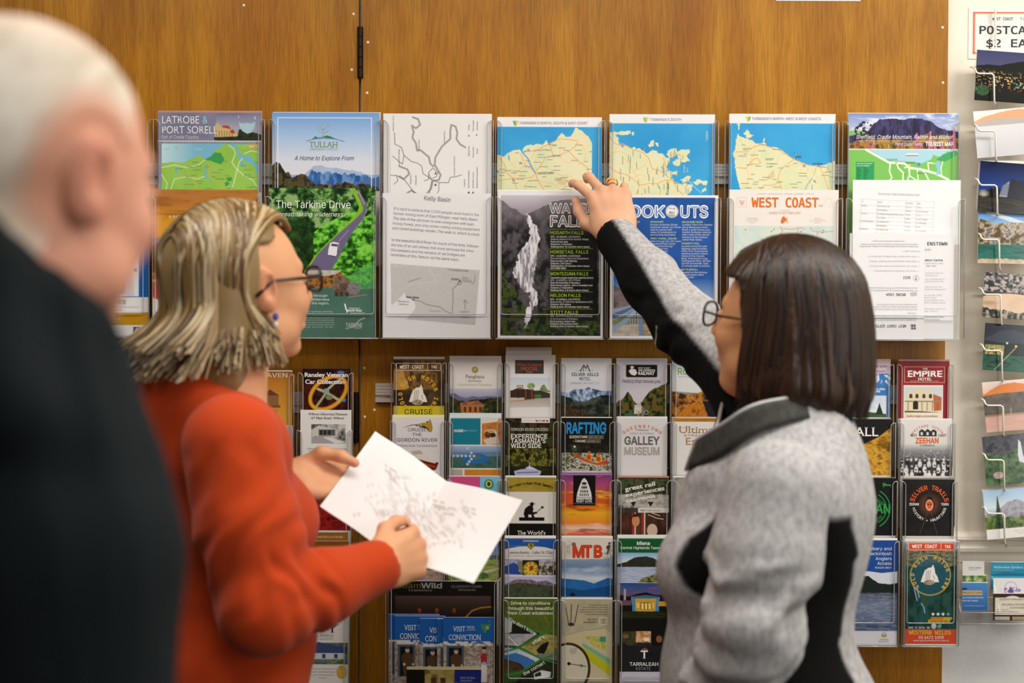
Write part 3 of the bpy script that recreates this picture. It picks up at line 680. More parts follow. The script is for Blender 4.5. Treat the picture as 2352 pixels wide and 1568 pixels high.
towns(a, 55, 1404, 330, 1590, 446, 15, land, rot=1)
for x, y in ((1430, 335), (1480, 341), (1533, 444)): info_sign(a, x, y)
a.line([(1584, 415), (1600, 432), (1612, 442)], 1.6, '#a6d0ea')
a.t('TASMAP', 1626, 322, 5, '#dcecf6', w=22, rot=90); a.t('STORM', 1574, 396, 4, '#cfe4f2', w=18, rot=90, sh=.2); a.t('BAY', 1581, 394, 4, '#cfe4f2', w=11, rot=90, sh=.2); a.t('HOBART', 1537, 440, 5, '#3c3c34', w=24, rot=90, b=.02)
tas_logo(a, 1483, 275, 6.5, '#7fbf6a', '#e4cf3c'); a.t("TASMANIA'S SOUTH", 1493, 277, 6, '#5c647c', w=71)
put('folded_map', a, YU, 'road map of a southern coast with place names printed sideways', 'map', ('A5', 0), 1, dy=.3, dx=.9, glab='edge of a spare map behind the sideways southern map')
a = Art(1675, 262, 1918, 440, SEA, 0.95)
a.rect(1675, 262, 1918, 283, '#e9e8ea'); a.photo(a.m_rect(1675, 283, 1918, 440), ['#2f97d4', '#3fa6dc'], 80)
land = a.m_poly([(1694, 306), (1700, 313), (1720, 318), (1733, 326), (1744, 331), (1754, 327), (1762, 334), (1779, 337), (1790, 341), (1800, 348), (1806, 352), (1820, 362), (1838, 370), (1856, 378), (1872, 379), (1890, 378), (1905, 373), (1918, 368), (1918, 440), (1705, 440), (1700, 428), (1698, 418), (1694, 405), (1690, 385), (1688, 360), (1683, 350), (1690, 342), (1690, 325)], 3)
for p in ([(1693, 283), (1700, 283), (1699, 294), (1695, 298)], [(1710, 307), (1714, 303), (1718, 297), (1720, 302), (1732, 311), (1716, 316)], [(1754, 315), (1758, 318), (1756, 326), (1753, 326)]): land = np.maximum(land, a.m_poly(p, 4))
a.put(land, a.tex(['#d4dcb4', '#dfdfb6', '#e4e0bc'], 50, seed=12)); a.poly([(1766, 401), (1778, 388), (1780, 405), (1760, 414)], '#dcc49a')
roads(a, [[(1690, 348), (1718, 348), (1722, 342), (1738, 334), (1752, 330), (1764, 336), (1790, 344), (1806, 354), (1824, 364), (1846, 376), (1876, 380), (1898, 382), (1906, 392), (1892, 396)], [(1694, 384), (1714, 386), (1730, 366), (1740, 362), (1748, 372), (1738, 378), (1724, 372)], [(1804, 378), (1792, 392), (1788, 410), (1796, 430), (1798, 440)], [(1796, 415), (1776, 424), (1756, 424), (1746, 436)], [(1824, 364), (1810, 376)], [(1885, 384), (1896, 410), (1900, 424), (1904, 434)], [(1876, 380), (1870, 400)]])
roads(a, [[(1738, 334), (1732, 352), (1722, 372)], [(1752, 330), (1756, 340)], [(1785, 370), (1794, 352), (1806, 354)], [(1804, 378), (1830, 380), (1846, 376)], [(1846, 376), (1838, 396), (1826, 400)], [(1714, 386), (1722, 400), (1716, 420), (1726, 440)], [(1858, 380), (1852, 402), (1866, 424), (1880, 418)], [(1870, 400), (1858, 426), (1850, 440)], [(1896, 410), (1876, 404)], [(1700, 320), (1712, 338), (1738, 334)]], 1.1, ROAD2)
for p in ([(1866, 408), (1854, 424), (1848, 440)], [(1902, 376), (1902, 388)], [(1866, 424), (1866, 438)]): a.line(p, 2.2, '#78b0d2')
towns(a, 60, 1694, 330, 1914, 436, 25, land)
for x, y in ((1828, 352), (1831, 365), (1848, 380), (1882, 380), (1872, 415)): info_sign(a, x, y)
a.t('DEVONPORT', 1867, 377, 4, '#3c4a54', w=24, b=.02); a.t('BURNIE', 1828, 361, 4, '#3c4a54', w=13, b=.02)
tas_logo(a, 1718, 273, 6.5, '#e4cf3c', '#5fb47c'); a.t("TASMANIA'S NORTH-WEST & WEST COASTS", 1727, 275, 6, '#5c647c', w=158)
put('folded_map', a, YU, 'road map of a north-west coast above the cream guide', 'map', ('A6', 0), 2, dy=.6, dx=.4, glab='edge of a spare map behind the north-west road map')

# U7 mountain and lupins above a green map
a = Art(1951, 260, 2203, 560, '#7cc05c', 0.8)
a.grad(1951, 260, 2203, 300, [(0, '#7d93cc'), (1, '#b4bfe0')]); cl = fbm(a.X / 36, a.Y / 13, 6, 4)
a.put(np.clip((cl - .52) * 5, 0, 1) * (a.Y < 300), '#dcdfec')
a.put(a.m_below([(1951, 312), (1985, 306), (1997, 300), (2008, 284), (2024, 273), (2050, 272), (2075, 274), (2100, 270), (2120, 272), (2140, 278), (2158, 292), (2175, 297), (2203, 302)], 2, 2, 6) * (a.Y < 342), a.tex(['#221f3c', '#37325a', '#4a4270'], 8, 20, 7, con=1.3))
a.photo(a.m_below([(1951, 330), (1985, 318), (2030, 316), (2100, 322), (2130, 306), (2180, 308), (2203, 316)], 3, 5) * (a.Y < 342), ['#35301a', '#6d5a2c', '#b98b3a', '#3c3a20'], 14, seed=3)
a.photo(a.m_ell(1987, 298, 22, 20) * (fbm(a.X / 4, a.Y / 4, 9, 3) > .47), ['#1f1820', '#3a2c34'], 4)
for i, (x, yt) in enumerate([(1972, 326), (1998, 326), (2010, 322), (2044, 330), (2070, 324), (2108, 304), (2139, 300), (2165, 326), (2185, 308), (2193, 292), (2150, 322), (2120, 326)]):
    c = ['#8e3a86', '#c4587e', '#d58096', '#b04a8a'][i % 4]
    if i == 3: c = '#d0b23c'
    if i == 0: c = '#c0502c'
    m = np.clip((1 - np.abs(a.X - x) / (2.5 + (a.Y - yt) * .09)) * 3, 0, 1) * (a.Y > yt) * (a.Y < 342) * (fbm(a.X / 2.5, a.Y / 2.2, 30 + i, 2) > .36)
    a.put(m, c)
for p, w in (([(1992, 343), (2008, 352), (2030, 364), (2044, 372), (2080, 374), (2092, 384), (2120, 388), (2150, 396), (2180, 410), (2190, 420)], 5),): a.line(p, w, '#eef2e6')
sea = a.m_poly([(2000, 343), (2203, 343), (2203, 352), (2178, 346), (2168, 360), (2150, 356), (2146, 354), (2142, 364), (2120, 374), (2090, 370), (2060, 368), (2040, 366), (2015, 352)])
a.put(sea, '#a8d4e2'); a.poly([(2150, 372), (2156, 388), (2152, 400), (2160, 400), (2164, 380), (2160, 366)], '#8cc4dc'); a.poly([(2152, 366), (2170, 352), (2198, 344), (2203, 352), (2188, 362), (2172, 370)], '#3fa562')
for p, w in (([(2048, 372), (2046, 392), (2052, 408), (2038, 420)], 3), ([(2063, 374), (2066, 384), (2078, 396), (2076, 420)], 3), ([(2080, 384), (2090, 382), (2092, 400), (2086, 416)], 2.5), ([(2110, 390), (2112, 414)], 2.5), ([(2092, 384), (2092, 402), (2110, 414), (2116, 420)], 2.5), ([(2136, 390), (2134, 372), (2148, 374)], 2.5), ([(2166, 404), (2164, 384), (2168, 370)], 2), ([(2120, 388), (2130, 400), (2140, 420)], 3)): a.line(p, w, '#f0f4ea')
a.rect(1969, 371, 2011, 420, '#2f9a5c')
for i in range(7): a.rect(1971, 384 + i * 4.2, 1971 + 6 + (i * 7) % 5, 386 + i * 4.2, '#1d6a40'); a.rect(1987, 384 + i * 4.2, 1993 + (i * 5) % 6, 386 + i * 4.2, '#1d6a40')
a.t('Approximate travelling times', 1971, 376, 3, '#d8f0dc', w=36, b=.02); a.t('by car from Sheffield to', 1971, 381, 3, '#d8f0dc', w=30, b=.02)
for x, y in ((2061, 373), (2070, 379), (2082, 399), (2112, 396), (2164, 366), (2053, 411)): a.ell(x, y, 1.6, 1.6, '#a8402c')
a.ell(2092, 378, 2.8, 2.8, '#e0d040'); a.ell(2113, 376, 4, 4, '#4a8ac8'); a.ell(2148, 374, 2, 2, '#e0d040'); a.rect(2083, 351, 2112, 356, '#e6e6e6'); a.rect(2083, 355, 2112, 357, '#c84038')
a.t('DEVONPORT', 2084, 374, 3.6, '#3e6458', w=22); a.t('ULVERSTONE', 2040, 367, 3.6, '#3e6458', w=24); a.t('LATROBE', 2110, 398, 3.4, '#3e6458', w=18)
a.rect(1951, 341, 2203, 343, '#e8e8ec'); a.line([(1969, 323), (2188, 323)], .9, '#d8d4dc')
a.t('Sheffield, Cradle Mountain, Railton and Wilmot', 1969, 318, 9, '#f2eef2', w=222, sh=.3); a.t('Part of Cradle Country', 2058, 333, 6.5, '#e8e2ea', w=64, sh=.3); a.t('TOURIST MAP', 2128, 334, 9, '#f4f2f4', w=64, b=.045)
put('folded_map', a, YU, 'mountain and pink lupin cover above a green road map', 'map', ('A7', 0), 2, dy=.5, dx=.5, glab='edge of a spare map behind the pink lupin cover')

# ---------------------------------------------------------------- the big sheets, lower row
# L0 town map with the blue border
a = Art(100, 440, 345, 770, '#1f67b8', 0.5)
a.rect(100, 440, 338, 680, '#e2e3e6'); a.rect(322, 440, 345, 680, '#1a5fae')
a.rect(210, 618, 290, 642, '#c6c8ca'); a.rect(220, 652, 292, 674, '#c6c8ca'); a.rect(273, 652, 288, 674, '#b4b47c'); a.poly([(292, 440), (310, 440), (306, 600), (312, 680), (294, 680), (300, 590)], '#cdd0d4')
a.rect(274, 658, 284, 668, '#1c4f9e'); a.t('P', 279, 666, 6, '#eee', 'c', b=.04)
for y in (622, 634): a.rect(280, y, 288, y + 8, '#8c3f94')
a.rect(310, 615, 318, 622, '#2f6ab4'); a.rect(100, 680, 345, 716, '#e6e4e2'); a.rect(100, 716, 345, 745, '#c79416'); a.rect(100, 745, 345, 770, '#e6e4e4'); a.line([(100, 680), (345, 680)], 2, '#1c62b0')
a.t('Visitor Centre', 212, 697, 13, '#4c4c50', w=80); a.t('Information, Maps, Tours, Show Tickets, Souvenirs and more', 216, 705, 3.5, '#a4b4c8', w=106); a.t('in the paranaple arts centre.', 224, 712, 3.6, '#4a76b4', w=60, b=.02)
a.t('paranaple centre', 232, 724, 4, '#ecdcae', w=34); a.t('devonport.tas.gov.au', 232, 732, 4, '#ecdcae', w=46); a.t('.com.au', 240, 741, 6, '#ecdcae', w=30)
a.rect(309, 749, 325, 764, '#1d50a4'); a.poly([(317, 751), (322, 752), (317, 758), (320, 762), (312, 763), (314, 757)], '#d6c23c')
put('folded_map', a, YL, 'blue bordered town map with yellow band, behind the man', 'map', ('A0', 1), 1, dy=.4, dx=1.5, glab='blue spare map edge behind the blue bordered town map', edge='#1a5fae')

# L1 orange sunset with lighthouse
a = Art(350, 435, 592, 770, '#d98a1e', 0.6)
a.grad(350, 435, 592, 560, [(0, '#b87a3c'), (.3, '#c07c34'), (.55, '#dc9a28'), (.8, '#e4a02c'), (1, '#b4844c')])
a.put(np.clip((fbm(a.X / 46, a.Y / 7, 12, 4) - .45) * 4, 0, 1) * (a.Y < 505) * .55, '#8a5228')
a.grad(350, 545, 592, 575, [(0, '#9c7c8c'), (1, '#8a78a4')]); a.photo(a.m_ell(366, 568, 16, 10), ['#5a2a34', '#7c3a44'], 5); a.photo(a.m_rect(350, 574, 592, 600), ['#5a4a20', '#76642c', '#4a5424'], 20, 5)
a.poly([(373, 575), (375, 551), (381, 551), (384, 575)], '#35599c'); a.rect(375.5, 545, 380.5, 551, '#2c3c64')
a.photo(a.m_rect(350, 596, 592, 628), ['#2e1c10', '#50301a', '#6a4424'], 18, seed=4); a.rect(350, 625, 592, 631, '#b88a2c')
a.photo(a.m_poly([(350, 631), (592, 631), (592, 700), (390, 695), (370, 690), (350, 680)]), ['#a83a34', '#c4524a', '#b4463c'], 22, 4, 6); a.rect(350, 641, 592, 647, '#d4a274')
a.poly([(350, 684), (372, 690), (392, 698), (420, 690), (592, 690), (592, 770), (350, 770)], '#e4e2e4')
a.t('A PATCHWORK OF', 387, 500, 6, '#f0dcc0', w=84, b=.02); a.t('unique', 396, 524, 15, '#f4e6d0', w=100, f='r', b=.04); a.t('experiences', 390, 552, 15, '#f4e6d0', w=150, f='r', b=.04)
put('magazine', a, YL, 'orange sunset magazine cover with a small blue lighthouse, above the blond woman', 'magazine', ('A1', 1), 1, dy=.4, dx=-1.2, glab='orange spare copy edge behind the sunset magazine', edge='#c98a4a')

# L2 forest road
a = Art(618, 434, 862, 776, '#4d7468', 0.9)
gr = ['#0e2410', '#1c4018', '#35682a', '#5a8c44', '#8fb070']
a.photo(a.m_rect(616, 434, 862, 640), gr, 13, seed=21, con=1.5, oct=5)
a.photo(a.m_poly([(690, 560), (740, 520), (800, 490), (862, 470), (862, 660), (690, 640)]), ['#12400f', '#2f7a1c', '#5cb42c', '#86d050'], 11, 9, 8, 1.4)
a.photo(a.m_below([(616, 520), (700, 500), (720, 560), (720, 640)], 6, 4) * (a.X < 725), ['#0c200c', '#1a3a14', '#2f5a20'], 12, seed=3)
road = [(821, 438), (832, 462), (838, 478), (834, 490), (815, 512), (790, 538), (760, 566), (735, 592), (715, 624)]
a.line([(p[0] - 9, p[1]) for p in road], 9, '#84b82c'); a.line([(p[0] - 8, p[1] + 3) for p in road[5:]], 5, '#d4a81c')
a.poly([(820, 438), (823, 438), (840, 466), (842, 484), (834, 504), (806, 540), (785, 580), (760, 624), (705, 624), (730, 585), (770, 545), (812, 508), (832, 488), (834, 476)], '#6c6486')
a.line([(800, 530), (778, 556)], 1.6, '#9c96b4'); a.line([(824, 444), (836, 470)], 4, '#9a8ea8')
a.photo(a.m_poly([(836, 500), (862, 490), (862, 434), (845, 434), (846, 480)]), gr, 8, seed=31, con=1.4)
a.poly([(754, 575), (758, 560), (766, 557), (779, 560), (777, 576), (771, 590), (753, 587)], '#e8e8ee'); a.poly([(759, 566), (763, 561), (776, 563), (774, 568)], '#3c4454'); a.line([(777, 563), (775, 582)], 2.5, '#4c4a58'); a.line([(756, 588), (770, 591)], 2, '#3a3848')
a.photo(a.m_rect(616, 622, 786, 662), ['#3a2410', '#7a4a1c', '#b87838', '#4a4a20'], 11, seed=13, con=1.4); a.photo(a.m_poly([(700, 622), (786, 622), (770, 632), (740, 636), (700, 630)]), ['#c8c4bc', '#b4aca0'], 9)
a.put(a.m_below([(616, 664), (790, 664), (800, 664), (830, 660), (862, 640)], 1, 2, 30), a.tex(['#43695c', '#4f7a6c'], 60, seed=5)); a.photo(a.m_poly([(790, 640), (862, 600), (862, 664), (790, 668)]) * .7, ['#2f7a38', '#5cae5a', '#3a8a48'], 8)
a.photo(a.m_ell(784, 657, 21, 22), ['#4a3c32', '#6d5b4c', '#84705e'], 6, seed=2); a.photo(a.m_ell(812, 664, 15, 15), ['#5c5458', '#8a8286', '#706468'], 6, seed=3); a.ell(788, 660, 9, 8, '#5a4a3e'); a.ell(789, 661, 1.2, 1.2, '#1a1410'); a.ell(796, 660, 1.2, 1.2, '#1a1410'); a.ell(792, 666, 2, 1.4, '#1a1410')
for x in (773, 784, 797): a.rect(x - 4, 672, x + 4, 682, '#40342a')
a.line([(800, 684), (842, 678)], 2.5, '#8a7c74'); a.rect(616, 720, 848, 722.5, '#32564c')
a.photo(a.m_rect(616, 722.5, 862, 776), ['#456c5e', '#4f786a'], 60)
a.t('The Tarkine Drive', 634, 480, 17, '#f2f4ee', w=171, b=.012); a.t('breathtaking wilderness', 640, 499, 10, '#eef2e6', w=148, sh=.25)
for i, (s, w) in enumerate((('A guide you through', 84), ('the breathtaking wilderness', 108), ('of the region.', 50))): a.t(s, 752 if i == 0 else 756, 683 + i * 8.7, 5.5, '#dfe9e2', 'r', None if 0 else w)
a.t('fauna and flora, globally significant rainforests,', 765, 719, 3.6, '#c8d8d0', 'r', 110)
a.para(['tracks, lookouts, sites and picnic spots for you', 'to complete the rainforest and the coastal sections.', 'to take two full days to experience the complete drive', 'an accompanying map and read about the attractions', 'during your trip.'], 676, 733, 3.2, 5.2, '#bcd0c6', w=92)
a.line([(792, 700), (795, 712), (798, 715), (797, 718)], 3, '#eef2ee'); a.t("TASMANIA'S", 800, 712, 4.5, '#e6eee8', w=27); a.t('North West', 800, 717, 5, '#f0f4f0', w=31, b=.03); a.t('where all the stories begin', 804, 721, 2.6, '#d4e0d8', w=34, sh=.2)
a.t('TARKINE', 794, 752, 9, '#dfe8e2', w=38); a.line([(794, 756), (812, 752), (826, 736), (838, 731)], 1.4, '#cfdcd4'); a.t('TASMANIA', 812, 756, 2.6, '#cfdcd4', w=18)
put('brochure', a, YL, 'forest road cover with a white car and two wombats', 'brochure', ('A2', 1), 1, dy=.3, dx=1.2, glab='dark green spare copy edge behind the forest road cover', edge='#2c4a34')

# L3 typed sheet, printed slightly askew
R3 = -4.2
a = Art(880, 445, 1127, 776, '#e4e3e5', 0.7)
g3 = a.m_poly([(897, 606), (1102, 621), (1092, 747), (932, 734), (952, 712), (954, 708), (950, 698), (920, 690), (899, 703)]); a.put(g3, a.tex(['#bdbbbb', '#c4c2c2'], 3, seed=3))
a.poly([(897, 704), (914, 690), (930, 672), (932, 684), (950, 690), (955, 704), (945, 722), (932, 734), (897, 726)], '#dddcde')
for p in ([(920, 668), (945, 652), (975, 650), (1003, 648), (986, 618), (992, 608)], [(902, 610), (918, 614), (936, 608)]): a.line(p, 1.1, '#d6d4d4')
a.line([(950, 690), (965, 692), (980, 700), (1012, 706), (1022, 714), (1039, 722), (1041, 690), (1040, 664), (1050, 655), (1056, 645)], 1.6, '#7c7877'); a.line([(1058, 647), (1078, 648), (1088, 652), (1091, 642), (1091, 632)], 1.6, '#8a8685')
for x, y in ((949, 689), (1056, 645)): a.ell(x, y, 2, 2, '#3c3838')
a.box(1053, 648, 1059, 654, 1.3, '#4c4848'); a.line([(1068, 710), (1069, 690)], 1.2, '#4a4646'); a.line([(1064, 696), (1069, 689), (1074, 697)], 1.2, '#4a4646')
a.t('TO QUEENSTOWN', 1028, 622, 4.6, '#6a6666', w=48, rot=R3); a.t('START', 1037, 644, 4.4, '#3c3838', w=18, b=.03, rot=-2); a.para(['Kelly', 'Basin Rd'], 1062, 639, 4.2, 5.2, '#8a8686', rot=-8); a.t('Andrew River', 938, 650, 4, '#96928f', w=32, rot=18, sh=.2)
a.t('Kelly Basin', 934, 685, 4.6, '#3f3b3b', w=29, b=.03, rot=-3); a.t('Macquarie', 914, 694, 4, '#7c7878', w=26, rot=-3); a.t('Harbour', 917, 701, 4, '#7c7878', w=21, rot=-3); a.t('Bird River', 988, 716, 4, '#96928f', w=25, rot=-3, sh=.2); a.t('NORTH', 1058, 719, 4.6, '#6a6666', w=19); a.line([(1058, 723), (1076, 723)], .8, '#8a8686'); a.t('500 m', 1061, 731, 4, '#7c7878', w=16)
a.t('Kelly Basin', 1004, 463, 10, '#5a5656', 'c', 60, rot=R3)
tl = [("It's hard to believe that 1,000 people once lived in the", 904, 483, 196), ('former mining town of East Pillinger, near Kelly Basin.', 903.5, 494, 195), ('The site of the old town is now overgrown with lush,', 903, 505.3, 187), ('mossy forest, and only some rusting mining equipment', 902, 516.5, 200), ('and ruined buildings remain. The walk in, which is close', 901, 527.5, 200), ('to the beautiful Bird River for much of the time, follows', 899, 554.5, 200), ('the line of an old railway that once serviced the mine.', 898.5, 566, 191), ('Old sleepers and the remains of rail bridges are', 898, 577.5, 170), ('reminders of this. Return via the same track.', 897, 588.5, 158)]
for s, x, y, w in tl: a.t(s, x, y, 6.0, '#77736f', w=w, rot=R3)
put('paper_sheet', a, YL, 'typed white sheet with two grey paragraphs and a grey walk map', 'information sheet', ('A3', 1), 3, plain=True, dy=.5, dx=-.6, glab='white sheet edge behind the typed walk sheet')

# L4 waterfall
a = Art(1144, 438, 1386, 775, '#e8e7ea', 0.9)
ph = a.m_rect(1150, 448, 1380, 770)
a.grad(1150, 448, 1380, 520, [(0, '#c9c2cc'), (.4, '#a79fab'), (1, '#6a646c')], m=ph)
rock = np.clip(a.m_below([(1150, 460), (1158, 462), (1170, 475), (1187, 479), (1196, 490), (1208, 496), (1214, 490), (1240, 478), (1270, 462), (1300, 458), (1380, 452)], 2, 3, 8), 0, 1) * ph
rm = a.tex(['#161416', '#2a272a', '#4a464a', '#5c565c'], 13, 16, 14, con=1.3, oct=5); fog = np.clip((530 - a.Y) / 80, 0, 1)[..., None] * .75
a.put(rock, rm * (1 - fog) + lin('#8f8791') * fog); gm = np.clip(a.m_below([(1150, 600), (1170, 640), (1200, 690), (1225, 720), (1260, 700), (1290, 680), (1380, 700)], 10, 7, 12), 0, 1) * ph
a.put(gm * (fbm(a.X / 16, a.Y / 14, 44, 4) > .42), a.tex(['#121c0c', '#22381a', '#3f5a24', '#4a4a1c'], 9, seed=17, con=1.4))
a.put(a.m_rect(1258, 476, 1372, 776) * np.clip((a.X - 1255) / 14, 0, 1) * .93 * (a.Y < 735) * np.clip((a.Y - 470) / 70, 0, 1), '#0f0f0f')
fall = [(1211, 487), (1213, 492), (1220, 503), (1228, 515), (1237, 527), (1240, 545), (1237, 560), (1236, 590), (1230, 610), (1228, 640), (1224, 655), (1235, 670), (1238, 690), (1224, 706), (1222, 724), (1212, 740), (1207, 757), (1204, 750), (1208, 730), (1210, 710), (1221, 690), (1218, 672), (1208, 668), (1192, 655), (1190, 640), (1177, 628), (1186, 605), (1192, 585), (1198, 570), (1212, 556), (1216, 540), (1218, 528), (1212, 512), (1210, 498)]
fm = a.m_poly(fall, 6); a.put(fm, a.tex(['#8d8894', '#c9c6d2', '#e9e7ee', '#f0eef4'], 4, 22, 19, con=1.5))
GR = '#b5d83a'
a.t('WATER', 1261, 488, 21, '#e9e8e8', w=103, b=.09); a.t('WATER', 1263, 487, 19, '#6c696e', w=99, z=1); a.t('FALLS', 1263, 519, 24, '#e9e8e8', w=100, b=.09); a.t('FALLS', 1265, 518, 22, '#6c696e', w=96, z=1)
def fallblock(y, head, lines, dy=5.7):
    a.line([(1264, y - 11.5), (1361, y - 11.5)], 1, '#6f9a2a'); a.t(head, 1265, y, 7.2, GR, b=.012, w=len(head) * 5.75)
    for i, s in enumerate(lines): a.t(s, 1265, y + 7.5 + i * dy, 3.9, '#dcdcda', b=.02 if i != 1 else 0.0, w=min(98, len(s) * 2.35))
fallblock(537, 'HOGARTH FALLS', ['GPS: -42.1536481, 145.3494576', 'Walking distance from Strahan Village', 'Road access: easy', 'Distance: 1 kilometre', 'Walking time: 40 minutes return (easy)'])
fallblock(581, 'HORSETAIL FALLS', ['GPS: -42.0818955, 145.5921063', 'Near Gormanston, 5kms from Queenstown', 'Road access: Lyell Highway', 'Distance: 1km return', 'Walking time: 20 minutes return (easy)', '(PICTURED HERE)'])
fallblock(631, 'MONTEZUMA FALLS', ["Tasmania's largest single drop waterfall (104m)", 'GPS: -41.8388116, 145.4770448', 'Near the township of Rosebery', 'Road access: approx. 6km of unsealed road', 'Distance: 4 kilometres', 'Walking time: 2.5 hours return (easy)'])
fallblock(680.5, 'NELSON FALLS', ['GPS: -42.1003614, 145.7370726', 'Road access: 27.6km from Queenstown (A10)', 'Distance: 400 metres', 'Walking time: 20 minutes return (easy)'])
fallblock(719.5, 'STITT FALLS', ['GPS: -41.7777774491962, 145.5222574461285', 'In the township of Rosebery', 'Road access: sealed road', 'Distance: 200 metres return', 'Walking time: 5 minutes return (easy)'])
put('paper_sheet', a, YL, 'black waterfall photo sheet with lime green headings, under the pointing hand', 'information sheet', ('A4', 1), 2, dy=1.2, dx=-.2, glab='white sheet edge behind the black waterfall sheet')

# L5 lookouts
a = Art(1402, 448, 1649, 776, '#e9e9ec', 0.8)
a.photo(a.m_rect(1408, 453, 1643, 690), ['#1f4f98', '#2458a4', '#1c4a90'], 60, seed=4); a.grad(1408, 640, 1643, 720, [(0, '#2a5fa8'), (1, '#a8c0dc')])
a.put(a.m_below([(1408, 652), (1420, 660), (1440, 668), (1455, 672), (1490, 700), (1643, 720)], 3, 2) * (a.Y < 770) * (a.X < 1643) * (a.X > 1408), a.tex(['#4a4650', '#6a6468', '#7c7478'], 14, seed=3))
a.put(a.m_below([(1408, 668), (1450, 668), (1470, 676), (1500, 700), (1540, 712), (1643, 730)], 2, 5) * a.m_rect(1408, 640, 1643, 770), a.tex(['#564c4c', '#77686a', '#8c7c74'], 14, seed=6)); a.photo(a.m_below([(1408, 722), (1500, 722), (1643, 735)], 3) * a.m_rect(1408, 640, 1643, 770), ['#5c6440', '#848a60', '#6a6a44'], 12, 5)
a.photo(a.m_below([(1408, 745), (1500, 742), (1540, 735), (1643, 745)], 3) * a.m_rect(1408, 640, 1643, 770), ['#9a8664', '#c4ae8c', '#d8c8a8'], 14, 6, 3)
a.poly([(1408, 709), (1440, 703), (1474, 691), (1472, 700), (1440, 722), (1408, 736)], '#8b9cb8'); a.poly([(1408, 720), (1440, 708), (1472, 696), (1440, 716), (1408, 732)], '#55688c'); a.poly([(1408, 750), (1430, 735), (1472, 697), (1474, 704), (1440, 740), (1408, 765)], '#92a4c0')
for i in range(11): x = 1412 + i * 6; a.line([(x, 770), (x, 758 - i * 5)], 2, '#a9b3c4')
a.poly([(1466, 712), (1474, 705), (1482, 770), (1470, 770)], '#7c8cac')
a.line([(1458, 690), (1458, 697)], 6, '#c8c0b8'); a.line([(1469, 686), (1470, 694)], 7, '#22408a')
a.t('L', 1412, 498, 24, '#eef0f4', b=.06); a.t('OOK', 1444, 498, 26, '#eef0f4', w=85, b=.09); a.t('OOK', 1446, 497, 24, '#7d97c2', w=81, z=1); a.t('UTS', 1562, 498, 26, '#eef0f4', w=65, b=.09); a.t('UTS', 1564, 497, 24, '#7d97c2', w=61, z=1)
a.ell(1543.5, 484.5, 14.5, 14.5, '#eceae8'); a.ring(1543.5, 484.5, 12.6, 1, '#55524f'); a.t('EXPLORE', 1543.5, 480, 3.6, '#55524f', 'c', 15, rot=-6); a.t('WEST', 1543, 490, 5, '#3f3c3a', 'c', 14, b=.02, rot=-6); a.t('COAST', 1542, 496, 5, '#3f3c3a', 'c', 15, b=.02, rot=-6)
LG = '#bfd86a'
a.t('FALLS', 1454, 511, 4.2, LG, w=15, b=.02); a.t('SPION KOPF', 1494, 511, 4.2, LG, w=30, b=.02); a.t('MACQUARIE HEADS', 1567, 511, 4.2, LG, w=47, b=.02)
a.para(['Access via Bowes Street,', 'moderate (steep) 15 minute', 'walk to lookout with', 'views of Queenstown &', 'surrounding mountains.'], 1494, 517, 3.9, 5.8, '#d5dcea', b=.012); a.t('SPRAY TUNNEL, ZEEHAN', 1494, 549, 4.2, LG, w=60, b=.02)
a.para(['Walk through the 100 metre', 'abandoned train tunnel', 'open carved through', 'the ore from the', 'mine. The Spray', 'begins at', 'an hour'], 1494, 555, 3.9, 5.6, '#d5dcea', b=.012)
a.para(['Located 15km from Strahan', 'along Macquarie Heads', 'Road. A great fishing spot', '(mostly Australian salmon)', 'with a view of the narrow', 'entrance to the harbour', 'called Hells Gates.'], 1567, 517, 3.9, 5.7, '#d5dcea', b=.012); a.t("DONAGHY'S HILL", 1566, 560, 4.2, LG, w=41, b=.02)
a.para(['Located along the Lyell', 'Highway approximately', '50km from Queenstown', 'heading towards Hobart.', 'Views of the Franklin', "River, Frenchman's Cap,", 'Collingwood River, Mt Gell,', 'and Mt Arrowsmith. Easy', '10 minute walk to lookout.'], 1566, 566, 3.9, 5.65, '#d5dcea', b=.012); a.t('MT PLIMSOLL', 1566, 620, 4.2, LG, w=38, b=.02)
a.para(['Located on the Anthony', 'approximately 20km', 'from Tullah'], 1566, 626, 3.9, 5.65, '#d5dcea', b=.012)
put('paper_sheet', a, YL, 'royal blue lookout sheet with white outlined heading, behind the raised arm', 'information sheet', ('A5', 1), 1, dy=.4, dx=.8, glab='white sheet edge behind the royal blue lookout sheet')

# L6 cream and orange guide
OR = '#e0702c'
a = Art(1676, 436, 1926, 777, '#ebe4de', 0.7)
a.put(a.m_rect(1687, 518, 1914, 777), a.tex(['#c3d4d0', '#cfdcd6', '#d8dfd2'], 26, seed=3))
r = random.Random(4)
for k in range(26):
    x, y = r.uniform(1692, 1910), r.uniform(522, 760); p = [(x, y)]
    for j in range(4): x += r.uniform(-10, 14); y += r.uniform(3, 10); p.append((x, y))
    a.line(p, .9, '#a9c0c4')
for p in ([(1792, 520), (1798, 530), (1786, 546), (1790, 560)], [(1796, 524), (1820, 526), (1840, 522), (1850, 526)], [(1834, 522), (1832, 540), (1840, 552)], [(1862, 522), (1868, 530), (1890, 532), (1914, 530)], [(1878, 532), (1874, 560), (1880, 600)], [(1840, 600), (1870, 640), (1860, 700)]): a.line(p, 1.4, '#d8806c')
for x, y in ((1713, 527), (1778, 526), (1773, 531), (1841, 531), (1892, 528), (1890, 533)): a.ell(x, y, 1.4, 1.4, '#4c4846')
a.t('WEST COAST', 1726, 475, 21, OR, w=154, f='m', b=.05); a.t('TAS', 1879, 474, 5, '#c87850', w=11); a.t('THE OFFICIAL', 1803, 484, 2.6, '#dba890', 'c', 20); a.t('GUIDE TO GETTING LOST', 1803, 491, 5, '#cf7a54', 'c', 73)
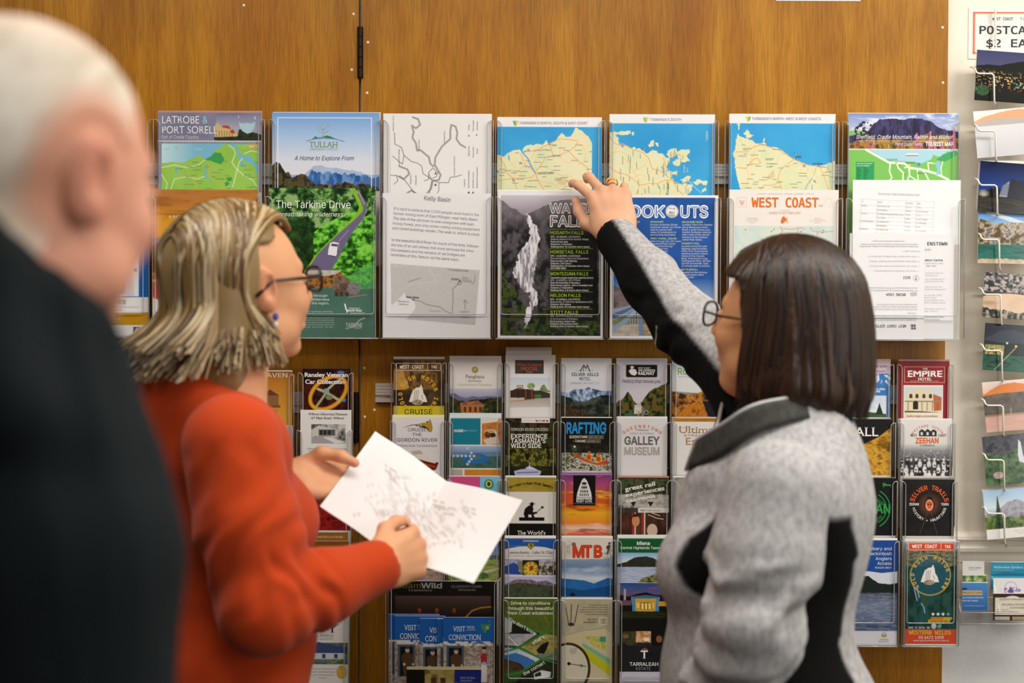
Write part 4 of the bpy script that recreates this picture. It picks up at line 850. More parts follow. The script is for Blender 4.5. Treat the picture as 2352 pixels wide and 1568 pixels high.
a.t('STRAHAN  ·  QUEENSTOWN  ·  ZEEHAN  ·  ROSEBERY  ·  TULLAH', 1804, 446, 2.6, '#d8a898', 'c', 130, sh=.15)
a.para(['TOWN MAPS', 'ATTRACTIONS', 'WALKS'], 1728, 502, 3, 4.8, '#dcb8a4', 'c'); a.para(['DINING', 'ACCOMMODATION', 'SHOPS'], 1878, 502, 3, 4.8, '#dcb8a4', 'c')
a.poly([(1797, 498), (1801, 495), (1804, 500), (1811, 498), (1806, 503), (1812, 506), (1803, 507), (1800, 512), (1794, 513), (1794, 505)], OR); a.line([(1802, 508), (1810, 510)], 1.6, OR)
a.box(1694, 453, 1715, 475, 1, '#dcae9c'); a.poly([(1697, 459), (1706, 461), (1711, 459), (1708, 470), (1702, 472)], '#e3b7a4'); a.box(1892, 453, 1912, 475, .8, '#e2c6ba'); a.line([(1894, 466), (1898, 458), (1906, 456), (1911, 466), (1904, 472)], 1, '#e2bcae')
put('guide_booklet', a, YL, 'cream guide booklet with large orange heading and pale map', 'booklet', ('A6', 1), 2, th=.008, dy=.4, dx=-.7, glab='cream booklet edge behind the orange headed guide', edge='#e6dfd8')

# L7 white typed sheets
a = Art(1959, 413, 2206, 560, '#ebebed', 0.7)
x0, x1 = 1976, 2146
ys = [457 + i * 8.9 for i in range(9)]
a.t('TRAVELLING TIMES FROM QUEENSTOWN', 2016, 447, 4.6, '#a8a6a8', w=96, rot=-1.5)
sk = lambda x, y: (x - (y - 457) * .05, y + (x - 1976) * .035)
for i, y in enumerate([457, 470, 487.6, 505, 523, 541]): a.line([sk(x0, y), sk(x1, y)], .8, '#b2b0b2')
for y in (478.8, 496, 514, 532): a.line([sk(2013, y), sk(x1, y)], .8, '#b2b0b2')
for x in (1979, 2016, 2081, 2106, 2146): a.line([sk(x, 457), sk(x, 541)], .8, '#b2b0b2')
for i, (tx, rt, ds, tm) in enumerate([('TO', 'ROUTE', 'DISTANCE', 'TIME'), ('Burnie', 'via Anthony Rd', '152 km', '2 hrs'), ('', 'via Rosebery', '188 km', '2 hrs 30 mins'), ('Corinna', 'via Zeehan (& using Fat Man Ferry)', '93 km', '2 hrs'), ('', 'via Tullah', '140km', '2 hrs 30 mins'), ('Cradle Mountain', 'via Anthony Rd', '111 km', '1 hr 30 mins'), ('', 'via Rosebery', '128 km', '2 hrs'), ('Deloraine', 'via Anthony Rd', '197 km', '2 hr 45 mins')]):
    y = 464 + i * 8.9
    for x, s in ((1980, tx), (2017, rt), (2082, ds), (2107, tm)):
        if s: xx, yy = sk(x, y); a.t(s, xx, yy, 3.8, '#a6a4a6', rot=-2, w=min(len(s) * 1.95, 60))
put('paper_sheet', a, YL + .012, 'white sheet with a grey table of travelling times, behind the two booklets', 'information sheet', ('A7', 1), 1, plain=True, dy=.2, dx=.6, glab='white sheet edge behind the travelling times table')
a = Art(2062, 536, 2192, 776, '#e7e7e9', 0.5)
a.t('QUEENSTOWN', 2191, 563, 7.5, '#4c4a4e', 'r', 92, f='m', b=.03) if 0 else a.t('ENSTOWN', 2130, 563, 7.5, '#4c4a4e', w=46, f='m', b=.03)
a.box(2112, 569, 2139, 577, .7, '#aaa8aa'); a.t('TOURS', 2138, 575, 4, '#8a888a', 'r', 20)
a.t('Information Centre', 2166, 599, 4.6, '#5a585c', 'r', 62, b=.03); a.t('Ph: (03) 6471 1481', 2167, 606, 3.8, '#9a989c', 'r', 48, sh=.2); a.t('9am-5pm', 2128, 612, 3.8, '#8a888c', w=23)
a.para(['housed in the old', 'Queenstown'], 2126, 628, 3.8, 5.5, '#c2c0c4'); a.para(['ing in Queenstown', 'said to be the first'], 2126, 642, 3.8, 5.5, '#c2c0c4'); a.para(['tations over the', 'Hotel is displayed in'], 2126, 660, 3.8, 5.5, '#c2c0c4'); a.para(['ion of over 1000', 'West Coast', 'as providing a very', 'their working, social'], 2124, 679, 3.8, 5.7, '#c2c0c4'); a.para(['volunteers and is an', 'bike-friendly'], 2124, 710, 3.8, 5.5, '#c2c0c4')
a.t('information and', 2122, 729, 4.2, '#8c8a8e', w=48, sh=.2); a.t('in this booklet.', 2122, 735, 4.2, '#a09ea2', w=38, sh=.2)
put('booklet', a, YL + .0045, 'white booklet standing upright behind the upside-down one, right edge of the panel', 'booklet', ('A7', 1), plain=True)
a = Art(1952, 535, 2124, 778, '#e9e9eb', 0.5)
for s, x, y, w, h, c, b in [('The booklet is provided free of charge.', 2078, 552, 74, 3.6, '#a4a2a6', 0), ('made to ensure information provided is correct at time of printing', 2108, 559, 130, 3.6, '#a4a2a6', 0), ('This booklet is produced by Galley Museum volunteers, with all efforts', 2110, 564, 136, 3.6, '#a4a2a6', 0), ('(Answers page 7)', 2112, 575, 40, 3.6, '#bab8bc', 0), ('4. What is the name of the bridge at Lake Burbury?', 2112, 587, 118, 3.8, '#bab8bc', 0), ('3. What sport was played at the Paragon Theatre?', 2112, 598, 116, 3.8, '#bab8bc', 0), ('2. What river was flooded to create Lake Burbury?', 2112, 609, 116, 3.8, '#bab8bc', 0), ('1. Name two mountains around Queenstown', 2110, 620, 102, 3.8, '#bab8bc', 0), ('QUIZ', 2092, 634, 17, 5.6, '#6a686c', .03), ('not all businesses have EFTPOS facilities available.', 2108, 659, 116, 3.8, '#a8a6aa', 0), ('Our internet connections can sometimes be unreliable and', 2110, 665, 136, 3.8, '#a8a6aa', 0), ('BRING CASH', 2081, 673, 44, 5.6, '#55535a', .03), ('merchandise with the West Coast brand', 2108, 697, 92, 3.8, '#b4b2b6', 0), ('Galley Museum also stocks a range of products including', 2108, 702.5, 130, 3.8, '#b4b2b6', 0), ('Wander the stores to find a piece of art, gift or souvenir - the', 2108, 708, 138, 3.8, '#b4b2b6', 0), ('materials', 2106, 717, 20, 3.8, '#b4b2b6', 0), ('created by West Coasters, or made from West Coast', 2107, 722, 120, 3.8, '#b4b2b6', 0), ('Take home an item that is designed by West Coasters', 2107, 728, 122, 3.8, '#b4b2b6', 0), ('The perfect way to remember a visit to Queenstown is to', 2106, 733, 132, 3.8, '#a4a2a6', 0), ('WEST COAST GIFTS', 2083, 745, 70, 6, '#4a484c', .03)]:
    a.t(s, x, y, h, c, w=w, rot=180, b=b, f='m' if b else 's')
a.ring(2105, 638, 6.5, 1, '#4a484c'); a.t('?', 2105, 633.5, 8, '#4a484c', 'c', rot=180, b=.02); a.poly([(2091, 672), (2094, 680), (2108, 677), (2105, 669)], '#c2c0c2'); a.box(2093, 671, 2106, 678, .7, '#8a888a')
a.rect(2094, 744, 2105, 750, '#3a383c'); a.rect(2099, 743, 2100, 751, '#e9e9eb'); a.ell(2097, 754, 2.4, 2, '#3a383c'); a.ell(2103, 754, 2.4, 2, '#3a383c'); a.rect(2094, 751.5, 2106, 753, '#3a383c')
put('booklet', a, YL, 'white booklet standing upside down in the pocket with a quiz heading', 'booklet', ('A7', 1), plain=True)
# ---------------------------------------------------------------- narrow leaflets
D = DL_Y
def dl(x0, y0, x1, y1, base='#e8e4e2', res=0.9): return Art(x0, y0, x1, y1, base, res)
def leaf(name, a, hold, label, n=1, edge='#e6e3df', dy=3.0, dx=0.0, th=.0025, glab=None, cat='leaflet', plain=False):
    return put(name, a, D[hold[1]], label, cat, hold, n, th, glab, dy=dy, dx=dx, edge=edge, plain=plain)
FOREST = ['#10180c', '#24301a', '#44542c', '#6a6a34']
def waterfall_mark(a, x, y, s, c='#eee6da'):
    a.poly([(x - .62 * s, y + .5 * s), (x - .5 * s, y + .1 * s), (x - .35 * s, y - .3 * s), (x - .1 * s, y - .48 * s), (x + .1 * s, y - .5 * s), (x + .2 * s, y - .7 * s), (x + .3 * s, y - .45 * s), (x + .36 * s, y - .1 * s), (x + .5 * s, y + .1 * s), (x + .62 * s, y + .5 * s)], c)
    for k in (-.22, -.1, .02): a.line([(x + k * s, y - .3 * s), (x + (k - .06) * s, y + .34 * s)], 1.2, '#6a5c48')
    a.line([(x + .25 * s, y + .05 * s), (x + .3 * s, y + .3 * s)], 1.2, '#6a5c48')
    a.photo(a.m_ell(x - .05 * s, y + .52 * s, .38 * s, .18 * s), ['#2a2014', '#c8b898', '#4a3c28'], 3)

# column one
a = dl(904, 824, 1021, 955, '#3a2a18'); a.photo(a.m_rect(904, 826, 1021, 932), ['#2c1e10', '#5c4020', '#8a6430', '#43321c'], 26, seed=4, con=1.3); a.photo(a.m_poly([(904, 848), (925, 850), (940, 890), (918, 900), (904, 898)]), ['#a87c34', '#c89c4c'], 14); a.photo(a.m_rect(904, 895, 1021, 932), ['#2a2016', '#3c2e20', '#54442c'], 16)
waterfall_mark(a, 960.5, 906, 34); a.box(910.5, 834, 1012, 850, 1.2, '#ece0cc'); a.line([(982, 834), (982, 850)], 1.2, '#ece0cc'); a.t('WEST COAST', 918, 846, 7.5, '#f0e6d6', w=56, f='m', b=.06); a.t('TAS', 990, 845.5, 6.5, '#f0e6d6', w=14, f='m', b=.06)
a.arc('GOLD RUSH MOTOR INN', 961, 906, 37, 222, -42, 9, '#d8a838', 'm', .06)
a.rect(904, 932, 1021, 955, '#cfc02a'); a.t('CRUISE', 961.5, 951, 11.5, '#2a2614', 'c', 64); a.photo(a.m_rect(904, 824, 1021, 827), ['#8a7a64', '#6a5a44'], 10)
leaf('leaflet', a, ('D1', 0), 'brown leaflet with ring of gold letters round a white waterfall, topmost in its column', 2, dy=2.6)
a = dl(901, 958, 1020, 1092, '#e4e1e3'); a.poly([(923, 983), (944, 975), (958, 974), (970, 971), (977, 973), (981, 966), (986, 968), (989, 963), (992, 972), (994, 982), (991, 992), (984, 991), (980, 984), (966, 981), (950, 976)], '#2c2620'); a.poly([(958, 975), (972, 970), (981, 971), (984, 967), (988, 962), (992, 972), (994, 983), (990, 992), (984, 990), (984, 984), (974, 977)], '#b8912e')
for k in range(5): a.line([(941 + k * 6, 977 - k * .4), (945 + k * 6, 982 - k)], 1.6, '#e4e1e3')
a.t('CRUISE', 958, 990, 7.5, '#3c3836', 'c', 42); a.t('THE', 958, 1001, 7, '#3c3836', 'c', 21); a.t('GORDON RIVER', 958, 1014, 8, '#3c3836', 'c', 93); a.t('STRAHAN TASMANIA', 958, 1026, 5, '#7c7876', 'c', 94)
a.poly([(930, 1050), (955, 1052), (1008, 1062), (1002, 1078), (985, 1084), (940, 1062)], '#6c2018'); a.poly([(932, 1044), (958, 1033), (978, 1044), (1004, 1058), (1000, 1064), (960, 1054)], '#e4dcd6'); a.poly([(944, 1036), (966, 1034), (972, 1042), (950, 1044)], '#bcb4b0'); a.line([(940, 1056), (1000, 1072)], 1.5, '#c8782c')
leaf('leaflet', a, ('D1', 1), 'white leaflet with a striped gold animal over cruise lettering and a red boat', 2, dx=.3, edge='#e2e0a8')
a = dl(900, 1094, 1020, 1226, '#c9b28a'); a.photo(a.m_rect(900, 1094, 1020, 1226), ['#8c6a3c', '#c8a66c', '#d8c49a'], 30); leaf('leaflet', a, ('D1', 2), 'tan leaflet hidden for the most part behind the held map, left end column', 0)
a = dl(900, 1230, 1019, 1334, '#241a18'); a.photo(a.m_rect(900, 1230, 1019, 1310), ['#1c1414', '#2c2020', '#3a2a28'], 30); a.photo(a.m_rect(900, 1309, 1019, 1334), ['#8a7268', '#b89c84', '#8c86a0'], 22, 5); leaf('leaflet', a, ('D1', 3), 'near-black leaflet with a pale dusk strip, under the corner of the held map', 1, dy=1.5)
# column two
a = dl(1033, 823, 1152, 955, '#e5e0de'); a.grad(1033, 892, 1152, 922, [(0, '#c4c4d6'), (.5, '#a9a9c4'), (1, '#8486a8')]); a.put(a.m_below([(1033, 905), (1045, 903), (1060, 912), (1072, 914), (1085, 909), (1100, 912), (1120, 909), (1152, 911)], 1, 3) , '#6e6c8c')
a.photo(a.m_below([(1033, 908), (1050, 918), (1070, 922), (1085, 918), (1152, 912)], 2, 4), ['#161c10', '#2a3018', '#3c3c20', '#4c4626'], 9, con=1.3); a.poly([(1057, 926), (1066, 923), (1080, 922), (1094, 920), (1104, 924), (1114, 930), (1110, 950), (1060, 950)], '#b0703c'); a.poly([(1060, 929), (1068, 921), (1076, 929)], '#7c5044'); a.poly([(1084, 929), (1096, 918), (1112, 929)], '#8c5a48')
for x in (1066, 1078, 1090, 1101): a.rect(x, 934, x + 5, 946, '#4a2c1c')
a.photo(a.m_ell(1116, 943, 10, 12), FOREST, 5); a.ell(1091, 849, 7.5, 7.5, '#a89440'); a.t('P', 1091, 853, 8, '#f0ece0', 'c', sh=.25); a.t('Penghana', 1091, 868, 8, '#7a745c', 'c', 43, 'r'); a.t('Bed & Breakfast', 1091, 876, 4, '#8c8670', 'c', 31, 'r'); a.t('Queenstown Tasmania', 1091, 885, 5, '#c8bc9c', 'c', 78, 'r')
leaf('leaflet', a, ('D2', 0), 'white leaflet with gold disc monogram above a timber mansion photo', 2, dx=-.5)
a = dl(1032, 957, 1151, 1092, '#e8e4de'); a.rect(1035, 960, 1104, 1021, '#1a7f98'); a.photo(a.m_rect(1107, 960, 1151, 1021), ['#c87a34', '#d88c44', '#b86a2c'], 20); a.poly([(1107, 960), (1146, 960), (1142, 968), (1107, 972)], '#e4dcd8'); a.ell(1128, 995, 15, 10, '#e4d8c8'); a.photo(a.m_ell(1122, 997, 9, 8), ['#4a2812', '#7a4820'], 5); a.ell(1133, 999, 6, 6, '#3a2010'); a.photo(a.m_ell(1128, 990, 8, 4), ['#d8b890', '#b89060'], 4); a.poly([(1110, 1009), (1144, 1001), (1148, 1018), (1118, 1021)], '#d4ccc0')
a.grad(1035, 1024, 1151, 1075, [(0, '#a8bcd8'), (.25, '#7f9cc4'), (.3, '#5f86b8'), (.45, '#6c8c9c'), (.5, '#4c7480'), (1, '#3c5c54')]); a.photo(a.m_rect(1035, 1047, 1151, 1075) * .6, ['#2a4c48', '#4c7468'], 6); a.ell(1092, 1053, 30, 12, '#2a6cb0'); a.ell(1094, 1050, 14, 6, '#4c747c')
for i in range(6): a.ell(1042 + i * 9.4, 1047, 3, 3, '#c3cede')
for x, y in ((1074, 1029), (1083, 1040), (1083, 1054), (1078, 1060), (1074, 1066)): a.ell(x, y, 3, 3, '#c3cede')
a.rect(1035, 1078, 1063, 1092, '#b4aca0'); a.photo(a.m_rect(1067, 1078, 1151, 1092), ['#d08a2c', '#c87a20'], 30); a.t('motel', 1043, 992, 7.5, '#e8f0f2', w=21, b=.05); a.line([(1065, 989), (1071, 989)], 1.2, '#e8f0f2'); a.t('STRAHAN', 1072, 991, 4.5, '#7cc0cc', w=23)
leaf('leaflet', a, ('D2', 1), 'teal panelled leaflet with a dotted arrow over a blue lake', 3, edge='#cfe0e6', dx=.6)
a = dl(1031, 1094, 1147, 1228, '#58b4d8'); a.rect(1033, 1094, 1103, 1228, '#d8508c'); a.rect(1103, 1094, 1147, 1228, '#7cc4e0'); a.ell(1123, 1112, 11, 12, '#2f8c78'); a.ell(1123, 1111, 7, 8, '#e0c84c'); a.ell(1123, 1111, 4, 5, '#3a3020'); leaf('leaflet', a, ('D2', 2), 'pink and sky blue leaflet peeping over the held map', 1, edge='#e8b8cc', dy=2)
a = dl(1030, 1232, 1147, 1334, '#7fa4d4'); a.grad(1030, 1232, 1147, 1275, [(0, '#2f64b4'), (1, '#7f9cc4')]); a.put(a.m_below([(1030, 1282), (1080, 1278), (1147, 1274)], 2, 2) , a.tex(['#4c5c5c', '#66746c'], 14)); a.photo(a.m_below([(1030, 1292), (1100, 1286), (1147, 1284)], 1, 3), ['#5c7430', '#86984c', '#a4a860'], 14, 6); a.line([(1072, 1334), (1092, 1322), (1120, 1312), (1147, 1305)], 5, '#c4bcae'); a.photo(a.m_ell(1052, 1322, 18, 9), ['#2c4c20', '#5c8040'], 5); a.photo(a.m_ell(1108, 1322, 14, 8), ['#2c4c20', '#5c8040'], 5); a.t('r', 1119, 1277, 12, '#dce6f2', w=6, b=.04); leaf('leaflet', a, ('D2', 3), 'blue sky leaflet with a pale road through green fields, under the held map', 1, dy=2)
# column three
a = dl(1162, 797, 1267, 830, '#d9d5d2'); put('blank_card', a, D[0] + .006, 'blank pale grey card standing tall behind the orange titled motel leaflet', 'card', ('D3', 0), 0, .001)
a = dl(1161, 816, 1276, 957, '#e7e4e4'); a.rect(1183, 826.5, 1249, 858, '#4a4444'); a.t('West Coaster', 1216, 840.5, 8, '#d8642c', 'c', 59, 'r', .015); a.t('MOTEL', 1216, 850.5, 8, '#d8642c', 'c', 40, 'r', .015); a.line([(1187, 854), (1245, 854)], .8, '#1c1a1a'); a.rect(1203, 852, 1229, 856, '#1c1a1a'); a.t('TASMANIA', 1216, 855.4, 2.6, '#c8c4c0', 'c', 18)
a.grad(1172, 867, 1264, 905, [(0, '#c4d8e8'), (.6, '#e4e4e6'), (1, '#e6e4e4')]); a.photo(a.m_ell(1220, 886, 9, 7), ['#7c9a5c', '#a4b884'], 5); a.photo(a.m_below([(1238, 900), (1244, 886), (1250, 882), (1256, 892), (1264, 900)], 1, 2) * (a.Y < 900), ['#4c6c34', '#86a864'], 5); a.rect(1172, 896, 1264, 900, '#8a8680'); a.poly([(1172, 898), (1186, 892), (1226, 894), (1230, 915), (1172, 922)], '#3c2c24'); a.poly([(1226, 898), (1240, 896), (1264, 903), (1264, 914), (1228, 918)], '#3c3a34'); a.photo(a.m_ell(1235, 910, 9, 5), ['#3c6428', '#64903c'], 4); a.rect(1172, 913, 1205, 921, '#c8c0b4')
for x in (1207, 1221): a.rect(x, 894, x + 1.6, 914, '#c0462c')
a.box(1188, 885, 1201, 894, 1.5, '#2c2420'); a.rect(1190, 888, 1199, 893, '#b86a34'); a.rect(1190, 894, 1192, 915, '#2c2420'); a.grad(1172, 917, 1264, 936, [(0, '#b4aca4'), (1, '#d0cac4')], m=a.m_poly([(1172, 924), (1230, 915), (1264, 913), (1264, 934), (1172, 936)])); a.line([(1172, 922), (1228, 916)], 2, '#b8724c')
leaf('leaflet', a, ('D3', 0), 'white leaflet with a charcoal sign of orange lettering above a low motel photo', 1, dy=1.5, dx=-.6)
a = dl(1161, 960, 1278, 1092, '#1c1c12'); a.photo(a.m_rect(1161, 960, 1278, 1092), ['#0e0f0a', '#2a2416', '#4a3c1e', '#33401c'], 12, seed=6, con=1.4, oct=5); a.photo(a.m_rect(1161, 1030, 1278, 1070), ['#141608', '#4a4a14', '#86802c', '#2c3414'], 10, 14, 8, 1.4); a.ring(1222, 1078, 44, 2, '#3c4028', 10, 170); a.photo(a.m_rect(1161, 1072, 1278, 1092), ['#14160e', '#2c2c1a'], 14, 4)
a.poly([(1181, 1082), (1196, 1078), (1224, 1075), (1244, 1082), (1240, 1092), (1184, 1092)], '#b8b8dc'); a.poly([(1206, 1076), (1216, 1070), (1226, 1074), (1234, 1078)], '#d4d4e8'); a.line([(1217, 1062), (1217, 1072)], 1.3, '#c8c8dc'); a.line([(1188, 1086), (1236, 1084)], 2, '#44447c')
a.rect(1198, 957, 1263, 970.5, '#ece8e6')
for x, c in ((1230, '#c8382c'), (1238, '#34489c'), (1246, '#2c2420'), (1254, '#c8382c')): a.rect(x, 964, x + 6, 968, c)
a.rect(1240, 964, 1242, 968, '#eee'); a.rect(1246, 966.5, 1252, 968, '#d8b43c'); a.t('AUDIO TOURS AVAILABLE', 1201, 967, 2.4, '#b0aca8', w=27); a.t('GORDON RIVER CRUISES', 1173, 989, 6.5, '#e4e2de', w=86); a.t('EXPERIENCE', 1173.5, 1006, 9.5, '#f2f0ee', w=84, b=.035); a.t("TASMANIA'S", 1173.5, 1017, 9.5, '#f2f0ee', w=80, b=.035); a.t('WILD SIDE', 1173.5, 1028, 9.5, '#f2f0ee', w=70, b=.035)
leaf('leaflet', a, ('D3', 1), 'dark forest leaflet with bold white lettering and a white ferry', 0)
a = dl(1161, 1094, 1278, 1232, '#e4e0da'); a.photo(a.m_rect(1163, 1096, 1278, 1129), ['#a08c30', '#ac9838', '#988428'], 40, 10); a.arc("Morrison's Huon Pine Sawmill", 1220, 1240, 128, 112.5, 67.5, 5.6, '#2c2412', 's', .05); a.rect(1192.5, 1188, 1251, 1196, '#121010')
a.poly([(1206, 1189), (1203, 1180), (1206, 1168), (1214, 1161), (1222, 1160), (1226, 1168), (1224, 1176), (1232, 1175), (1236, 1178), (1226, 1182), (1230, 1190), (1222, 1190), (1221, 1182), (1214, 1182), (1214, 1190)], '#121010'); a.ell(1222, 1159, 4, 4.5, '#121010'); a.rect(1215, 1156, 1230, 1157.8, '#121010'); a.rect(1219, 1153, 1226, 1157, '#121010'); a.line([(1231, 1178), (1245, 1166)], 1.6, '#121010'); a.poly([(1242, 1164), (1247, 1161), (1250, 1166), (1246, 1168)], '#121010')
a.rect(1163, 1202, 1278, 1232, '#14110f'); a.t("The World's", 1221, 1228, 9, '#eae6e2', 'c', 65, 'r', .02)
leaf('leaflet', a, ('D3', 2), 'mustard and white leaflet with black silhouette of a kneeling axeman', 1, dy=2.4)
a = dl(1158, 1234, 1276, 1373, '#dfdcd8'); a.rect(1158, 1236, 1276, 1253, '#2258a8'); a.poly([(1158, 1253), (1158, 1262), (1190, 1257), (1216, 1255), (1250, 1257), (1276, 1262), (1276, 1252)], '#2258a8'); a.put(a.m_below([(1158, 1261), (1190, 1255), (1216, 1253.5), (1250, 1256), (1276, 1262)]), '#e2deda')
a.poly([(1209.5, 1246), (1226, 1246), (1226, 1254), (1218, 1262), (1209.5, 1254)], '#2c6c4c'); a.poly([(1212, 1248), (1224, 1248), (1224, 1253), (1218, 1259), (1212, 1253)], '#c4a83c'); a.poly([(1214, 1249), (1222, 1250), (1219, 1256)], '#2c2414'); a.t('EXPERIENCE', 1218, 1244, 4, '#dfe8f4', 'c', 35, b=.02); a.t('Leeawuleena - Lake St Clair', 1218, 1271, 6.5, '#5c5866', 'c', 105, 'r'); a.t('CRADLE MOUNTAIN - LAKE ST CLAIR NATIONAL PARK', 1217, 1278, 3.8, '#b4b0b0', 'c', 106)
a.photo(a.m_rect(1158, 1284, 1276, 1321), ['#c8c8dc', '#8c94bc', '#d8d4dc'], 24, 9); a.poly([(1158, 1300), (1180, 1292), (1194, 1300), (1190, 1310), (1200, 1320), (1158, 1318)], '#2c4c9c'); a.poly([(1186, 1290), (1200, 1288), (1200, 1322), (1192, 1310)], '#8c8450'); a.photo(a.m_rect(1236, 1290, 1276, 1321), ['#1c1814', '#4c4430', '#bcb4a8'], 8, con=1.5); a.rect(1199, 1286, 1237, 1324, '#2c1c0a')
for k in range(26): t = math.radians(k * 360 / 26); a.line([(1218 + 4 * math.cos(t), 1308 - 4 * math.sin(t)), (1218 + 17 * math.cos(t), 1308 - 18 * math.sin(t))], 2.4, ['#e0c03c', '#c89824', '#ecd468'][k % 3])
a.ell(1220, 1304, 5, 5, '#a83c1c'); a.rect(1158, 1321, 1276, 1324, '#e6e4e4'); a.grad(1158, 1324, 1276, 1346, [(0, '#b4b4dc'), (1, '#d4d0e4')]); a.photo(a.m_below([(1158, 1342), (1174, 1334), (1184, 1331), (1220, 1331), (1232, 1336), (1254, 1333), (1276, 1342)], 1.4, 3, 4), ['#5c4c68', '#8c7c88', '#6c5c58'], 4, 12, con=1.3); a.photo(a.m_below([(1158, 1345), (1190, 1338), (1230, 1342), (1276, 1347)], 1, 5), ['#2c3424', '#4c543c', '#3a4430'], 6, con=1.2)
leaf('leaflet', a, ('D3', 3), 'blue topped leaflet with a yellow flower square and a flat mountain', 2, dy=2.4)
a = dl(1154, 1374, 1276, 1600, '#3c5c28'); a.photo(a.m_rect(1154, 1376, 1276, 1460), ['#3c4c18', '#5c6c24', '#4c5c20'], 22); a.poly([(1154, 1416), (1176, 1432), (1240, 1453), (1186, 1486), (1154, 1482)], '#1c2018'); a.photo(a.m_poly([(1154, 1456), (1230, 1456), (1188, 1484), (1154, 1482)]), ['#8c8c90', '#b4b4b8', '#9c9ca0'], 16, 6); a.line([(1162, 1460), (1184, 1484)], 2, '#e0e0e0'); a.poly([(1154, 1416), (1172, 1430), (1170, 1452), (1154, 1456)], '#b8bcc0')
a.photo(a.m_poly([(1190, 1486), (1250, 1456), (1276, 1460), (1276, 1520), (1240, 1512)]), ['#8c8440', '#b4a85c', '#74703c'], 10, con=1.2); a.poly([(1228, 1494), (1238, 1482), (1252, 1474), (1258, 1474), (1252, 1490), (1246, 1502), (1232, 1500)], '#1c1612'); a.photo(a.m_poly([(1216, 1506), (1276, 1498), (1276, 1530), (1250, 1514)]), ['#6c6c74', '#84848c'], 8)
a.grad(1154, 1488, 1236, 1506, [(0, '#8cb4dc'), (1, '#c4d0dc')], m=a.m_poly([(1154, 1488), (1188, 1490), (1236, 1514), (1200, 1540), (1154, 1536)])); a.poly([(1154, 1506), (1180, 1500), (1210, 1510), (1226, 1520), (1206, 1536), (1154, 1540)], '#3c74b4'); a.photo(a.m_poly([(1154, 1514), (1190, 1524), (1206, 1540), (1154, 1542)]), ['#3c2c1c', '#5c4428'], 10); a.photo(a.m_poly([(1200, 1544), (1250, 1514), (1276, 1518), (1276, 1600), (1154, 1600)]), ['#141810', '#2c3420', '#242c1c'], 12)
for p in ([(1154, 1412), (1176, 1430), (1245, 1456)], [(1276, 1444), (1245, 1456), (1186, 1488), (1154, 1498)], [(1186, 1488), (1240, 1514), (1276, 1524)], [(1276, 1502), (1240, 1514), (1190, 1546), (1154, 1552)]): a.line(p, 4, '#3c8030')
a.poly([(1222, 1548), (1240, 1540), (1262, 1544), (1260, 1556), (1224, 1562)], '#dcdcdc'); a.poly([(1224, 1549), (1238, 1543), (1240, 1553), (1225, 1556)], '#20242c'); a.line([(1200, 1374), (1240, 1400), (1258, 1440)], 1, '#a4743c')
a.t('Drive to conditions', 1214, 1388, 7, '#eef2e4', 'c', 91, b=.02); a.t('through this beautiful', 1214, 1400, 7, '#eef2e4', 'c', 106, b=.02); a.t('West Coast wilderness', 1214, 1411, 7, '#eef2e4', 'c', 108, b=.02); a.t("You don't know", 1162, 1424, 8, '#f0f0ee', w=72, b=.02, rot=-29); a.t("what's", 1220, 1481, 8, '#f0f0ee', w=32, b=.02, rot=31); a.t('around', 1184, 1499, 8, '#e4e8ec', w=36, b=.02, rot=-26); a.t('the corner!', 1200, 1553, 8, '#f0f0ee', w=56, b=.02, rot=30)
leaf('leaflet', a, ('D3', 4), 'green leaflet of diagonal road and lake pictures with slanted white words', 1, dy=2.4)
# column four
a = dl(1289, 824, 1405, 957, '#dcd9dd'); a.grad(1289, 824, 1405, 895, [(0, '#e4e1e2'), (1, '#d0d0da')]); a.put(a.m_below([(1289, 899), (1305, 900), (1322, 893), (1340, 894), (1352, 889), (1368, 893), (1380, 897), (1405, 897)], 2, 4, 8), a.tex(['#2c4464', '#6c86a8', '#b8c8dc'], 8, 12, 5, 1.4)); a.photo(a.m_below([(1289, 908), (1305, 912), (1330, 922), (1344, 922), (1360, 914), (1382, 906), (1405, 908)], 2, 6), ['#121a18', '#2a342c', '#4a5244'], 11, con=1.3); a.photo(a.m_below([(1289, 930), (1310, 932), (1340, 944), (1370, 957), (1405, 958)], 2, 7), ['#1c1410', '#54402e', '#2c221a'], 5, 9, con=1.4)
TEAL = '#20505c'; a.line([(1333, 852), (1341, 838), (1346, 846), (1349, 838), (1355, 852)], 2.4, TEAL); a.line([(1341, 838), (1340, 852)], 1.5, TEAL); a.line([(1325, 850.5), (1363, 850.5)], .8, TEAL); a.t('SILVER HILLS', 1344, 863, 7, TEAL, 'c', 62, 'm', .04); a.t('MOTEL', 1344, 873, 7, '#5c8890', 'c', 26, 'm', .04); a.box(1308.5, 876, 1378, 882.5, .6, '#b8b6b8'); a.line([(1337, 876), (1337, 882.5)], .6, '#b8b6b8'); a.line([(1366, 876), (1366, 882.5)], .6, '#b8b6b8'); a.t('QUEENSTOWN', 1323, 881, 3, '#8c8a8e', 'c', 24); a.t('WEST COAST', 1352, 881, 3, '#8c8a8e', 'c', 23); a.t('TAS', 1372, 881, 3, '#a8a6a8', 'c', 6)
leaf('leaflet', a, ('D4', 0), 'white leaflet with teal peak emblem above snowy mountains', 1, dy=2)
